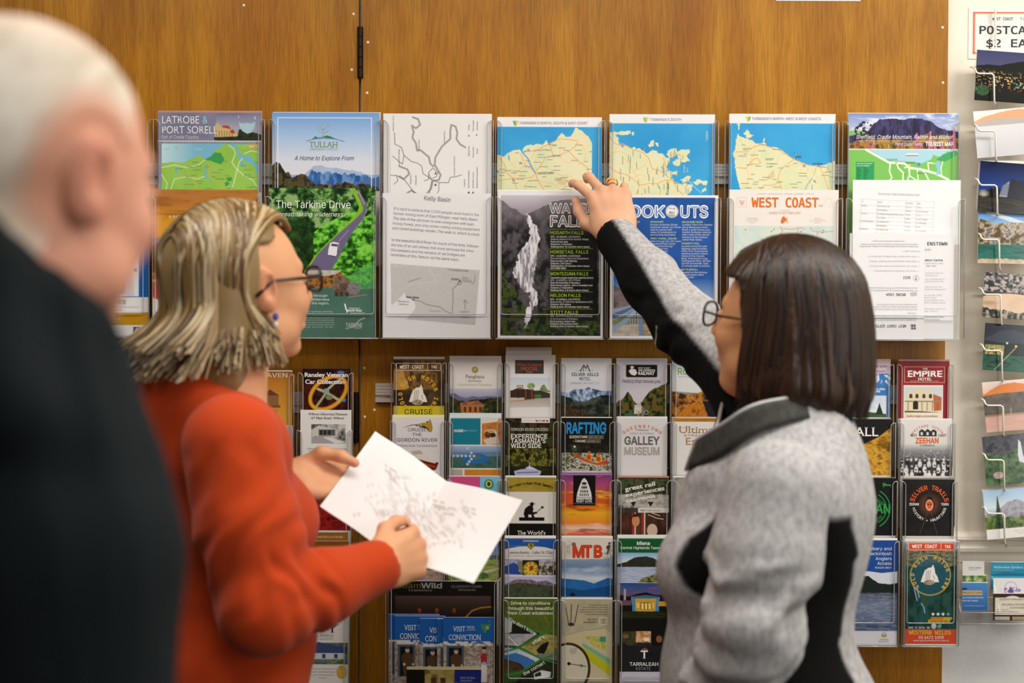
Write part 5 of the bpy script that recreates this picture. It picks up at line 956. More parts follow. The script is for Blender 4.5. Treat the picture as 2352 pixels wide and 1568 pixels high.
a = dl(1290, 959, 1406, 1081, '#16140f'); a.photo(a.m_rect(1290, 1020, 1406, 1050), ['#12120c', '#20221a', '#343a2a'], 9); a.photo(a.m_rect(1290, 1040, 1406, 1081), ['#3a3c24', '#8c8c74', '#d8d8d0', '#56543c'], 9, 6, 5, 1.6, 5); a.poly([(1314, 1041), (1324, 1040), (1344, 1054), (1372, 1064), (1394, 1055), (1398, 1062), (1390, 1068), (1360, 1068), (1330, 1056)], '#cc4a1c'); a.poly([(1320, 1049), (1345, 1060), (1372, 1068), (1392, 1066), (1372, 1071), (1345, 1065)], '#b8b0a4')
for x, y in ((1354, 1047), (1376, 1051)): a.ell(x, y + 3, 8, 7, '#d8a42c'); a.ell(x - 1, y + 3, 5, 6, '#c0481c'); a.ell(x, y - 8, 3.6, 3.6, '#d0541c')
a.ell(1320, 1031, 6, 5, '#3c5434'); a.ell(1320, 1025.5, 2.6, 2.4, '#d8d8d8'); a.line([(1296, 1066), (1330, 1046)], 4, '#6c6448')
a.t('RAFTING', 1301, 994.5, 24, '#2c8ccc', w=92, b=.07); a.t('QUEENSTOWN', 1308, 1006, 6, '#e4dcc4', w=41, b=.03); a.t('TAHUNE', 1321, 1015.5, 6, '#e4dcc4', w=24, b=.03); a.ell(1318, 1013, 1.6, 1.6, '#cc4a2c')
for x0, y0, x1, s in ((1351, 1000, 1386, 'WEST COAST | TAS'), (1346.5, 1009.5, 1379, 'SOUTHERN | TAS')): a.box(x0, y0, x1, y0 + 6.5, .8, '#b4ac98'); a.t(s, (x0 + x1) / 2, y0 + 5, 3.2, '#d8d0bc', 'c', x1 - x0 - 5)
leaf('leaflet', a, ('D4', 1), 'black leaflet with jagged blue heading and an orange raft in white water', 1, dy=1.6)
a = dl(1288, 1090, 1405, 1230, '#d8641c'); a.grad(1288, 1090, 1405, 1230, [(0, '#6c3878'), (.14, '#a84878'), (.3, '#c8543c'), (.5, '#d4581c'), (.62, '#ecac24'), (.8, '#e8882c'), (.88, '#e8c8b4'), (1, '#d4442c')]); a.put(np.clip((fbm(a.X / 42, a.Y / 10, 5, 5) - .5) * 5, 0, 1) * .75, a.tex(['#8c2818', '#c84418', '#e88c1c', '#f4d040'], 40, 8, 9, 1.6)); a.put(np.clip((fbm(a.X / 50, a.Y / 14, 15, 4) - .55) * 5, 0, 1) * (a.Y > 1200) * .8, '#efdcd4')
a.rect(1315.5, 1091, 1367, 1161, '#100e0e'); a.poly([(1341, 1097), (1347, 1103), (1353, 1118), (1357, 1132), (1359, 1145), (1323, 1145), (1325, 1132), (1330, 1116), (1336, 1102)], '#e4e0dc')
for k, (y, w) in enumerate(((1110, 5), (1119, 7), (1128, 10), (1136, 12))):
    for j in range(-2, 3): a.rect(1341 + j * w / 2.6 - 1.2, y - 3, 1341 + j * w / 2.6 + 1.2, y + 3, '#1a1614')
a.line([(1323, 1142), (1359, 1142)], 1.2, '#3a3432'); a.t('RISBY COVE', 1341, 1153.5, 8, '#ece8e4', 'c', 36, b=.03); a.t('Boutique Hotel & Restaurant', 1341, 1157, 1.8, '#a8a4a0', 'c', 46)
leaf('leaflet', a, ('D4', 2), 'fiery sunset leaflet with a black panel showing a white boat hull', 2, edge='#8a5aa0', dy=2.8)
a = dl(1290, 1234, 1408, 1371, '#ddd6ca'); a.grad(1290, 1283, 1408, 1371, [(0, '#8c9cb4'), (.2, '#6c86a8'), (.4, '#8ca4c4'), (.5, '#c4cad4'), (.62, '#b4c4d4'), (1, '#7ca0c8')], m=a.m_below([(1290, 1285), (1310, 1284), (1340, 1284), (1375, 1284), (1394, 1282), (1408, 1276)], 1, 3)); a.put(np.clip((fbm(a.X / 40, a.Y / 12, 8, 4) - .45) * 3, 0, 1) * a.m_rect(1290, 1296, 1408, 1332) * .5, '#d8dce4'); a.put(a.m_below([(1290, 1328), (1320, 1331), (1342, 1333), (1364, 1340), (1385, 1332), (1396, 1327), (1408, 1328)], .6, 2), a.tex(['#1c5c9c', '#2a6cac'], 20)); a.put(a.m_below([(1290, 1348), (1340, 1356), (1408, 1344)], 1, 3), '#144880')
a.ell(1316, 1366, 6, 4, '#141a24'); a.t('M', 1315, 1279, 26, '#cf4423', w=28, b=.1); a.t('T', 1340, 1279, 26, '#cf4423', w=21, b=.1); a.t('B', 1364, 1279, 26, '#cf4423', w=20, b=.1); a.ell(1318, 1250, 5, 5, '#6c6a5c'); a.rect(1347, 1268, 1351, 1279, '#6c6a5c'); a.box(1301, 1243.5, 1311, 1277, .7, '#6c6660')
for i, ch in enumerate('WEST'): a.t(ch, 1304, 1256 + i * 6, 3.6, '#4c4844', 'c')
for i, ch in enumerate('COAST'): a.t(ch, 1308, 1253 + i * 5.4, 3.6, '#4c4844', 'c')
a.ring(1390, 1275, 6, 1, '#3c3834'); a.ring(1406, 1270, 6, 1, '#3c3834'); a.line([(1390, 1275), (1396, 1266), (1404, 1262)], 1.2, '#3c3834'); a.poly([(1392, 1256), (1398, 1250), (1404, 1252), (1400, 1262), (1398, 1272), (1394, 1272), (1396, 1262)], '#4c4844'); a.ell(1400, 1247, 3, 2.6, '#4c4844')
leaf('leaflet', a, ('D4', 3), 'cream leaflet with three huge red letters over hazy blue hills', 2, dy=1.8)
a = dl(1289, 1375, 1407, 1600, '#b0a688'); a.photo(a.m_rect(1289, 1377, 1407, 1600), ['#a69c80', '#b8ae92'], 40); a.poly([(1289, 1460), (1340, 1446), (1386, 1442), (1407, 1456), (1407, 1600), (1289, 1600)], '#c4b894'); a.poly([(1344, 1462), (1392, 1461), (1392, 1494), (1362, 1482)], '#b0b050'); a.photo(a.m_poly([(1344, 1462), (1392, 1461), (1392, 1494), (1362, 1482)]), ['#a0a040', '#c4c468'], 5); a.rect(1378, 1462, 1392, 1474, '#3c8c74'); a.poly([(1338, 1476), (1407, 1516), (1407, 1530), (1338, 1484)], '#7cac8c'); a.poly([(1338, 1486), (1407, 1530), (1407, 1556), (1350, 1516)], '#b8b824'); a.line([(1289, 1462), (1340, 1448), (1386, 1443)], 1.4, '#8a8064')
a.ell(1306, 1536, 51, 60, '#3c2c1c'); a.ell(1305, 1536, 46, 54, '#cec6b0'); a.ring(1305, 1536, 40, .7, '#b0a890'); a.line([(1307, 1525), (1346, 1531)], 1.8, '#1c1814'); a.ell(1307, 1525, 4, 4, '#1c1814'); a.ring(1336, 1529.5, 2.6, 1.4, '#1c1814'); a.poly([(1308, 1490), (1326, 1488), (1324, 1500), (1316, 1504), (1309, 1500)], '#b4ac98')
for p in ([(1298, 1389), (1306, 1432), (1314, 1434)], [(1312, 1388), (1311, 1432)], [(1328, 1389), (1320, 1430)]): a.line(p, 2, '#3a3430')
a.photo(a.m_ell(1312, 1434, 8, 4), ['#2c2824', '#4c4640'], 3); a.box(1377, 1418, 1394, 1434, 1.3, '#d8d0b8'); a.t('S', 1381, 1421, 10, '#7c745c', rot=180) if 0 else a.t('S', 1389, 1421, 10, '#8c846c', rot=180, f='r')
for s, y, w, h in (('A SMARTPHONE', 1427, 33, 3.6), ('STORY APP', 1420.5, 23, 3.6)): a.t(s, 1373, y, h, '#4c4636', w=w, rot=180, f='r')
for i, (s, w) in enumerate((('places where it happened.', 44), ('Experience The Singularity in the', 56), ('time to drag you back into its depths.', 64), ('Something that is reaching forward in', 66), ('Something dark happened here.', 52))): a.t(s, 1395, 1388 + i * 5.4, 3, '#6c6450', w=w, rot=180, f='r')
leaf('leaflet', a, ('D4', 4), 'khaki leaflet placed upside down with a round compass dial', 1, dy=2)
# column five
a = dl(1416, 825, 1533, 956, '#c8c3cc'); a.grad(1416, 825, 1533, 900, [(0, '#d4d0d8'), (.6, '#b8b2bc'), (1, '#c8c4cc')]); a.photo(a.m_below([(1416, 925), (1428, 918), (1436, 908), (1442, 900), (1450, 908), (1456, 922), (1470, 928), (1480, 914), (1492, 898), (1505, 892), (1520, 884), (1533, 880)], 3, 5, 7), ['#141c0c', '#2c3c18', '#5c5c28', '#6c4a24'], 9, con=1.4); a.photo(a.m_poly([(1458, 930), (1472, 926), (1480, 944), (1456, 956)]), ['#b8b4a4', '#d4d0c4'], 7); a.rect(1436, 950, 1466, 956, '#2c645c'); a.rect(1474, 936, 1480, 956, '#7c7468'); a.ring(1485, 947, 4.5, 1.5, '#8cb0a8'); a.rect(1466, 944, 1469, 956, '#b88c34')
a.rect(1438, 837, 1510, 866, '#14120f'); a.ring(1437, 836, 5, 10, '#c8c3cc') if 0 else [a.ell(x, y, 3.5, 3.5, '#c4bfc8') for x, y in ((1436, 836), (1512, 836), (1436, 867), (1512, 867))]; a.poly([(1444, 852), (1450, 846), (1460, 848), (1464, 856), (1458, 862), (1450, 860)], '#e4e0dc'); a.ell(1452, 843, 4, 3, '#e4e0dc'); a.t('WEST COAST', 1466, 846.5, 3.6, '#eae6e2', w=28, b=.02); a.t('WILDERNESS', 1466, 852.5, 4.6, '#eae6e2', w=39, b=.04); a.t('RAILWAY', 1466, 860.5, 6.6, '#eae6e2', w=38, b=.06, f='r'); a.t('History that moves you', 1474, 879, 8, '#2c2830', 'c', 88, 's', .015, .2)
leaf('leaflet', a, ('D5', 0), 'grey misty leaflet with a black railway badge', 2, dy=1.4, dx=-.3)
a = dl(1418, 960, 1533, 1090, '#dedadb'); a.arc('QUEENSTOWN', 1475, 1048, 66, 127, 53, 7, '#d4704c', 's', .03); a.t('TASMANIA', 1475, 989, 3.6, '#8c8888', 'c', 31, b=.02); a.t('ERIC', 1448, 997.5, 5, '#aca8a6', w=19); a.t('THOMAS', 1475, 997.5, 5, '#aca8a6', w=28); a.ell(1471, 995, 1.6, 1.6, '#d4704c'); a.t('GALLEY', 1475, 1020.5, 18, '#6c6868', 'c', 81, b=.06); a.t('MUSEUM', 1475, 1044, 17, '#aca49e', 'c', 81, b=.06)
for y in (1032.5, 1037.5): a.line([(1434, y), (1516, y)], 1, '#dedadb')
leaf('leaflet', a, ('D5', 1), 'plain off-white leaflet with large grey museum lettering', 2, dy=2)
a = dl(1420, 1096, 1537, 1228, '#35301f'); a.photo(a.m_rect(1420, 1098, 1537, 1145), ['#20281a', '#3c4a2c', '#54583c', '#2c2a1c'], 14, con=1.3); a.photo(a.m_rect(1420, 1135, 1537, 1170), ['#8c887c', '#bcb8ac', '#5c584c'], 26, 18); a.poly([(1448, 1152), (1462, 1152), (1455, 1164)], '#242018'); a.poly([(1488, 1152), (1502, 1152), (1495, 1164)], '#242018'); a.photo(a.m_rect(1420, 1166, 1537, 1177), ['#2c2820', '#44403a'], 10); a.rect(1466, 1166, 1537, 1177, '#dcd8d4'); a.t('MEET THE LOCALS', 1471, 1174, 4, '#5c5654', w=47, f='r'); a.photo(a.m_rect(1420, 1178, 1537, 1228), ['#1c0f0a', '#40241a', '#5c3424'], 12, 30)
for x in (1452, 1474): a.rect(x, 1177, x + 5, 1228, '#9c2c1c'); a.rect(x + 6, 1177, x + 9, 1228, '#d4c4b4')
a.ell(1461, 1196, 9, 13, '#c8885c'); a.poly([(1452, 1188), (1456, 1180), (1466, 1180), (1472, 1192), (1468, 1186)], '#3c2014'); a.ell(1499, 1218, 12, 15, '#ccb49c'); a.line([(1490, 1182), (1510, 1190), (1524, 1192)], 2, '#c8b49c'); a.line([(1498, 1178), (1516, 1184)], 2, '#c8b49c')
a.t('great rail', 1436, 1128, 10, '#e6e2d8', w=72, f='r', b=.05, rot=11); a.t('experiences', 1437, 1142, 10, '#e6e2d8', w=92, f='r', b=.05, rot=11); a.t('tasmania', 1439, 1155, 10, '#e6e2d8', w=69, f='r', b=.05, rot=11)
leaf('leaflet', a, ('D5', 2), 'dark leaflet with slanted cream slab lettering and a carriage window', 2, edge='#b8705c', dy=1.6)
a = dl(1418, 1234, 1539, 1345, '#dcdcdc'); a.rect(1420, 1236, 1539, 1269, '#14582c'); a.t('Miena', 1478, 1251, 8, '#eef2ee', 'c', 30, b=.04); a.t('Central Highlands Tasmania', 1478, 1260.5, 6, '#e4ece6', 'c', 106, b=.025); a.grad(1418, 1269, 1539, 1300, [(0, '#7cb0dc'), (.5, '#c8d4e0'), (1, '#dce0e4')]); a.put(a.m_below([(1418, 1296), (1440, 1290), (1458, 1280), (1484, 1277), (1500, 1281), (1516, 1290), (1539, 1296)], .8, 2) * (a.Y < 1302), a.tex(['#22261c', '#34362a'], 9)); a.photo(a.m_rect(1418, 1302, 1539, 1345), ['#8c9cbc', '#b4bcd0', '#a0acc4'], 26, 4); a.photo(a.m_below([(1466, 1338), (1480, 1326), (1500, 1320), (1520, 1319), (1539, 1314)], 2, 4) * (a.X > 1466), ['#2c3018', '#6c6c34', '#8c8448'], 7, con=1.3)
leaf('leaflet', a, ('D5', 3), 'green headed leaflet with a dark island across a pale lake', 3, edge='#d8e0d8', dy=2.2, th=.002)
a = dl(1424, 1338, 1541, 1600, '#0e0d0e'); a.grad(1424, 1338, 1541, 1370, [(0, '#1c4c8c'), (.6, '#4c5484'), (1, '#6c4c68')]); a.put(np.clip((fbm(a.X / 30, a.Y / 6, 3, 4) - .55) * 5, 0, 1) * (a.Y < 1362) * .6, '#9c5464'); a.put(a.m_below([(1424, 1366), (1445, 1370), (1465, 1363), (1484, 1360), (1505, 1366), (1541, 1366)], .5, 3), '#14120f'); a.rect(1433, 1352, 1438, 1378, '#a89cb4'); a.poly([(1450, 1371), (1516, 1371), (1512, 1404), (1454, 1404)], '#c8a03c'); a.poly([(1450, 1370), (1484, 1366), (1516, 1370), (1512, 1374), (1454, 1374)], '#3c6c94'); a.poly([(1452, 1372), (1459, 1374), (1461, 1404), (1453, 1404)], '#4c84b4'); a.poly([(1508, 1374), (1515, 1372), (1514, 1404), (1506, 1404)], '#4c84b4'); a.rect(1472, 1383, 1496, 1400, '#8c5a1c')
for x in (1474, 1482, 1490): a.rect(x, 1385, x + 5, 1399, '#f4dc84')
for x in (1462, 1466, 1500): a.rect(x, 1384, x + 3, 1396, '#f0cc6c')
a.poly([(1512, 1381), (1541, 1381), (1541, 1392), (1512, 1392)], '#c49438'); a.rect(1424, 1379, 1450, 1390, '#6c4c5c'); a.poly([(1454, 1402), (1484, 1406), (1512, 1402), (1508, 1408), (1460, 1408)], '#3c74a4'); a.photo(a.m_rect(1424, 1404, 1541, 1420), ['#0c0e08', '#2c3014', '#1c1c0c'], 18, 5); a.photo(a.m_rect(1430, 1450, 1459, 1483), ['#1c2010', '#4c4834', '#2c3418'], 9, con=1.3); a.ell(1438, 1462, 7, 5, '#7c5c3c'); a.photo(a.m_rect(1461, 1450, 1496, 1483), ['#b87844', '#e0b88c', '#8c4c2c'], 12); a.rect(1461, 1476, 1496, 1483, '#2c2434'); a.rect(1480, 1465, 1492, 1473, '#ece4d4'); a.ell(1515, 1468, 7, 8, '#8c5a3c'); a.photo(a.m_rect(1424, 1484, 1541, 1544), ['#1c1c1e', '#242426'], 30); a.rect(1424, 1544, 1541, 1600, '#c4c0cc')
a.t('T', 1481, 1513, 18, '#e8e4e4', 'c', 17, 'r', .04); a.ell(1482, 1491, 1.6, 3, '#a8643c'); a.ell(1478, 1492, 2.6, 1.4, '#a8643c'); a.ell(1486, 1492, 2.6, 1.4, '#a8643c'); a.t('TARRALEAH', 1480, 1530, 8, '#e4e0e0', 'c', 66, b=.03); a.t('ESTATE', 1479, 1540, 7, '#8ca0a8', 'c', 34); a.t('info@tarraleah.com  03 62890111', 1478, 1560, 4.4, '#8c88a0', 'c', 86)
leaf('leaflet', a, ('D5', 4), 'black leaflet with a lit verandah at dusk and a white letter emblem', 0)
# column six, in front of the grey jacket
a = dl(1544, 828, 1660, 957, '#d8dade'); a.grad(1544, 828, 1660, 900, [(0, '#b8cce4'), (.4, '#d8dce0'), (1, '#dcd8d4')]); a.put(a.m_below([(1544, 898), (1600, 902), (1660, 906)], .3, 2), '#8494a4'); a.photo(a.m_below([(1544, 899), (1560, 902), (1580, 906), (1600, 902), (1622, 898), (1632, 908), (1650, 910), (1660, 912)], 2, 4, 6), ['#3c2414', '#8c5420', '#c88838', '#6c3c14'], 14, seed=8, con=1.4); a.poly([(1614, 920), (1634, 921), (1660, 910), (1660, 957), (1628, 957)], '#1c1c24'); a.photo(a.m_poly([(1552, 957), (1580, 930), (1600, 922), (1616, 930), (1626, 957)]), ['#8c4c10', '#c87c20', '#a8641c'], 9)
a.t('Roam', 1557, 860, 15, '#86a436', w=48, b=.02); a.t('Wild', 1606, 860, 15, '#3c4448', w=46, b=.06); a.t('WESTERN TASMANIA', 1558, 866.5, 2.6, '#a8acb0', w=30); a.t('4x4 adventures with a local', 1592, 866.5, 3.8, '#545c60', w=58, b=.015)
leaf('leaflet', a, ('D6', 0), 'pale sky leaflet with green and charcoal lettering over orange rocks', 1, dy=1.5)
a = dl(1544, 960, 1661, 1090, '#e5e1df'); a.photo(a.m_rect(1544, 957, 1661, 968), ['#a8701c', '#b87c24'], 30); a.t('Ultimate', 1558, 994, 15, '#a87c44', w=104, f='r'); a.t('THE', 1565, 984, 3, '#c8b49c', w=8); a.t('STRAHAN', 1570, 1002, 5, '#8c8884', w=60); a.t('Escape', 1575, 1021, 16, '#a87c44', w=74, f='r'); a.rect(1581, 1050, 1661, 1064, '#1c5c9c'); a.t('the', 1572, 1081, 3.4, '#b49c84', w=8, sh=.2)
leaf('leaflet', a, ('D6', 1), 'white leaflet with brown topped edge and tan serif lettering beside the jacket', 0)
a = dl(1545, 1096, 1662, 1228, '#9c948c'); a.photo(a.m_rect(1545, 1096, 1662, 1228), ['#7c746c', '#a8a098', '#b8b0a4'], 20); leaf('leaflet', a, ('D6', 2), 'grey leaflet mostly hidden by the front of the grey jacket', 1)
a = dl(1545, 1234, 1662, 1373, '#5c7ca4'); leaf('leaflet', a, ('D6', 3), 'slate blue leaflet hidden behind the front of the grey jacket', 0)
a = dl(1544, 1376, 1662, 1600, '#b8c4d4'); a.grad(1544, 1376, 1662, 1600, [(0, '#3c6ca4'), (.15, '#a8b8cc'), (.5, '#c4ccd8'), (1, '#a8b8cc')]); a.t('Di', 1543, 1500, 10, '#5c5c74', w=14, f='r'); a.t('The', 1543, 1516, 8, '#5c5c74', w=20, f='r'); leaf('leaflet', a, ('D6', 4), 'pale blue leaflet half hidden beside the lower jacket front', 0)
# column nine, behind the grey back
a = dl(1934, 827, 2046, 958, '#3c7cb8'); a.grad(1934, 827, 2046, 872, [(0, '#e4c8cc'), (.6, '#d8c4d4'), (1, '#c4c8dc')]); a.put(a.m_below([(1934, 880), (1970, 868), (1990, 872), (2010, 862), (2030, 856), (2046, 860)], 3, 4), '#3878b8'); a.put(a.m_below([(1934, 880), (1970, 868), (1990, 872), (2010, 862), (2030, 856), (2046, 860)], 3, 4) * (fbm(a.X / 7, a.Y / 7, 4, 3) > .58) * (a.Y < 885), '#d8e0ec'); a.photo(a.m_rect(1960, 908, 2037, 957), ['#c8d4e4', '#e4e8ec'], 20); a.photo(a.m_below([(1960, 948), (2000, 946), (2037, 950)], 1) * (a.X < 2037), ['#2c4c24', '#44643c'], 9); a.photo(a.m_poly([(2012, 952), (2018, 934), (2021, 924), (2024, 934), (2030, 952)]), ['#16201a', '#2c382c'], 4)
a.t('Cabin and Tourist park', 2038, 843, 5.6, '#3c3c4c', 'r', 86, b=.01); a.t('Street, Queenstown', 2034, 854.5, 5.4, '#6c3c84', 'r', 76); a.t('Tasmania 7467', 2022, 862, 5.4, '#6c3c84', 'r', 56); a.t('powered, tent camping sites', 2034, 895, 4.6, '#eef2f8', 'r', 86, b=.04); a.t('and 5 berth self contained', 2022, 900.5, 4.6, '#eef2f8', 'r', 78, b=.04); a.t('with en-suite CABINS', 2011, 906, 4.6, '#eef2f8', 'r', 66, b=.04)
leaf('leaflet', a, ('D9', 0), 'pink and blue camping leaflet with a snowy range, just behind the dark hair', 2, edge='#e8ccd0', dy=1.4)
a = dl(1936, 962, 2048, 1091, '#121010'); a.photo(a.m_below([(1936, 1030), (1990, 1018), (2020, 1002), (2048, 980)], 1, 3), ['#7c5408', '#b8841c', '#d8a83c', '#a87414'], 22, 12, 6, 1.4); a.t('WALL', 2018, 1001, 20, '#eee8e4', 'r', 90, 'r', .02)
leaf('leaflet', a, ('D9', 1), 'black leaflet with white capitals over draped golden cloth', 1, edge='#8a8684', dy=1.6)
a = dl(1940, 1097, 2059, 1230, '#0f0f0f'); G = '#2f9c4c'; a.ring(2000, 1168, 46, 2, G, -60, 60); a.ring(2000, 1168, 37, 1.6, G, -60, 60); a.t('CAMP', 2006, 1145, 9, G, w=28, rot=-40); a.t('ZEEHAN', 2046, 1178, 20, G, 'r', 94, b=.05); a.t('CABINS', 2006, 1207, 7, G, w=30, rot=40); a.rect(2029, 1108, 2031, 1118, G); a.rect(2031, 1112, 2047, 1115, G); a.rect(2031, 1109.5, 2036, 1112, G); a.rect(2046, 1112, 2047.5, 1118, G)
leaf('leaflet', a, ('D9', 2), 'black leaflet with green ring logo, behind the grey jacket', 1, edge='#3a3836', dy=1.4)
a = dl(1944, 1240, 2066, 1480, '#2c4a7c'); a.rect(1944, 1240, 2066, 1313, '#1c4c9c'); a.put(a.m_below([(1944, 1314), (2000, 1312), (2030, 1316), (2066, 1312)]), '#d8dce8'); a.put(a.m_below([(1944, 1318), (2000, 1324), (2020, 1338), (2045, 1342), (2066, 1340)], 2, 3), '#1c2420'); a.grad(1944, 1362, 2066, 1450, [(0, '#4c5464'), (.3, '#6c7890'), (1, '#4c5c7c')]); a.put(a.m_rect(1944, 1362, 2066, 1450) * (fbm(a.X / 14, a.Y / 3, 7, 3) > .55) * .5, '#8c98b0'); a.line([(2000, 1400), (2045, 1386)], .8, '#a8b0c0'); a.rect(1944, 1450, 2066, 1480, '#dcdce4'); a.ell(2036, 1461, 7, 4, '#b4a454'); a.line([(2030, 1458), (2036, 1452), (2042, 1458)], 1, '#4c6cac'); a.t('Tasmanian', 2046, 1471, 3.6, '#8c8c98', 'r', 20); a.t('Government', 2047, 1475.5, 3.6, '#8c8c98', 'r', 24)
for s, y, w, h in (('Rosebery and', 1263, 69, 7.5), ('Mackintosh', 1274.5, 58, 7.5), ('Anglers', 1286, 37, 7.5), ('Access', 1297, 33, 7.5), ('REGION: WEST', 1305.5, 38, 4)): a.t(s, 2052, y, h, '#e8eef6', 'r', w, b=.012)
leaf('leaflet', a, ('D9', 3), 'royal blue headed angling leaflet with a dark lake photo, lowest beside the jacket', 2, dy=2.4)
# column ten
a = dl(2064, 829, 2181, 961, '#8c1c24'); a.photo(a.m_rect(2064, 829, 2181, 961), ['#8a1a24', '#94202a'], 40); a.rect(2076, 884, 2167, 961, '#e4d8c4'); a.box(2078, 842, 2170, 878, 1, '#d8b48c')
a.t('THE', 2125, 849, 4.4, '#eee0d0', 'c', 12, b=.03); a.t('EMPIRE', 2125, 865, 14, '#f2e8dc', 'c', 82, 'r', .05); a.t('HOTEL', 2125, 868.5, 0.1, '#f2e8dc'); a.t('HOTEL', 2125, 873, 6, '#f2e8dc', 'c', 31, b=.04); a.t('QUEENSTOWN, TASMANIA, BUILT IN 1901.', 2124, 875.8, 2, '#e0c8b4', 'c', 66)
a.grad(2079, 889, 2166, 946, [(0, '#c4d0d8'), (1, '#e0dcd4')]); a.poly([(2086, 900), (2106, 894), (2114, 890), (2122, 894), (2144, 898), (2146, 944), (2080, 944), (2084, 918)], '#e0cfae'); a.poly([(2144, 904), (2164, 912), (2164, 942), (2146, 944)], '#b8683c'); a.rect(2079, 920, 2164, 923, '#8c8478')
for x in (2093, 2107, 2123, 2138): a.rect(x - 3.5, 908, x + 3.5, 914, '#3c3430'); a.ell(x, 908, 3.5, 4, '#3c3430')
a.rect(2098, 926, 2110, 940, '#241c18'); a.ell(2104, 926, 6, 6, '#241c18'); [a.rect(x, 923, x + 1.5, 943, '#5c5048') for x in (2086, 2118, 2130, 2142, 2154)]; a.poly([(2079, 943), (2120, 944), (2166, 947), (2079, 947)], '#5c544c'); a.t('Quality budget accommodation', 2119, 957, 4.4, '#8c4c40', 'c', 72, 'r')
leaf('leaflet', a, ('D10', 0), 'dark red hotel leaflet with a cream arched facade', 2, edge='#c8989a', dy=2, th=.004)
a = dl(2069, 963, 2188, 1093, '#ddd9d4'); a.grad(2069, 963, 2188, 1093, [(0, '#e0dcd8'), (.42, '#dcd8d4'), (.55, '#8c8a8c'), (.7, '#4c4a4c'), (1, '#2c2a2c')]); a.put((fbm(a.X / 2.4, a.Y / 2.4, 8, 3) > .62) * np.clip((a.Y - 1016) / 30, 0, 1) * (a.Y < 1056) * .6, '#c8c4c4')
r = random.Random(8)
for row in range(3):
    for k in range(11):
        x = 2074 + k * 10.4 + r.uniform(-2, 2); y = 1056 + row * 13 + r.uniform(-2, 2); c = r.choice(['#d8d4d4', '#1c1a1c', '#e4e0e0', '#38363a'])
        a.ell(x, y + 11, 4.6, 8, c); a.ell(x, y, 2.6, 3.2, '#c8c2be'); a.ell(x, y - 2.2, 3.2, 1.6, r.choice(['#1c1a1c', '#d4d0d0', '#4a484a']))
a.arc('HERITAGE CENTRE', 2131, 1020, 40, 150, 30, 5.4, '#d4705a', 's', .02); a.t('WEST', 2092, 1002, 5.4, '#4c4846', w=15, f='m', b=.03); a.t('COAST', 2155, 1002, 5.4, '#4c4846', w=19, f='m', b=.03); a.poly([(2111, 1002), (2111, 990), (2118, 985), (2125, 990), (2131, 984), (2138, 990), (2145, 985), (2152, 990), (2152, 1002)], '#2c2826'); [a.rect(x, 992, x + 5, 999, '#d8d4d0') for x in (2115, 2128.5, 2142)]; a.t('ZEEHAN', 2130, 1017.5, 12, '#dc6028', 'c', 53, b=.06); a.t('TASMANIA', 2130, 1024.5, 4, '#5c5856', 'c', 34, f='m')
leaf('leaflet', a, ('D10', 1), 'white and black heritage leaflet with an orange word over a crowd photo', 2, dy=1.2, th=.004, dx=-.6)
a = dl(2074, 1100, 2192, 1231, '#14110f'); a.photo(a.m_rect(2074, 1100, 2192, 1231), ['#100e0d', '#1e1a18'], 24); a.ell(2135.5, 1158, 28, 28, '#241812'); a.put(np.clip(1 - np.hypot(a.X - 2135.5, a.Y - 1158) / 27, 0, 1) * .8, '#8c4c34'); a.ell(2135.5, 1159, 12, 15, '#0c0a0a'); a.ell(2135.5, 1160, 9, 13, '#e4a888'); a.ell(2135.5, 1157, 7, 7, '#dc5c24'); a.rect(2131, 1162, 2140, 1168, '#dc5c24'); a.ell(2132.6, 1158, 1.8, 2, '#140c08'); a.ell(2138.4, 1158, 1.8, 2, '#140c08'); a.poly([(2128, 1146), (2131, 1140), (2140, 1140), (2143, 1146)], '#0c0a0a'); a.ring(2135.5, 1140, 4, 1.4, '#1c1614', 0, 180); a.line([(2133, 1172), (2114, 1226)], 1.3, '#4c4440'); a.line([(2138, 1172), (2154, 1226)], 1.3, '#4c4440')
a.arc('SILVER TRAILS', 2135.5, 1160, 36, 162, 18, 10, '#dc5c24', 's', .05); a.arc('HISTORY + HAUNTINGS', 2135.5, 1158, 40, 196, 344, 6, '#e0dcd8', 's', .03, flip=True); a.t('ZEEHAN', 2089, 1160.5, 5.6, '#e4e0dc', w=22, f='m', b=.04); a.t('TOURS', 2162, 1160.5, 5.6, '#e4e0dc', w=18, f='m', b=.04)
leaf('leaflet', a, ('D10', 2), 'black leaflet with orange lettering round a lantern with a skull', 2, edge='#55504e', dy=1.4, th=.004, dx=-.8)
a = dl(2081, 1243, 2199, 1480, '#1c4444'); a.photo(a.m_rect(2081, 1243, 2199, 1262), ['#a8b0c8', '#c4c8d4'], 30); a.photo(a.m_rect(2081, 1262, 2199, 1310), ['#4c5448', '#8c8868', '#6c6c54', '#3c4840'], 18, 8, 3, 1.3); a.photo(a.m_rect(2081, 1300, 2199, 1445), ['#0e2a20', '#163c34', '#1c4c4c', '#2c4c38'], 16, 26, 4, 1.3); a.put(a.m_ell(2138, 1321, 46, 48) * .75, '#1c5464'); a.ring(2138, 1321, 46, 3, '#a89444'); waterfall_mark(a, 2137, 1320, 34, '#ece8e4')
for p in ([(2100, 1348), (2108, 1380)], [(2107, 1350), (2113, 1372)], [(2118, 1386), (2124, 1396), (2126, 1408)]): a.line(p, 2.2, '#8ca8cc')
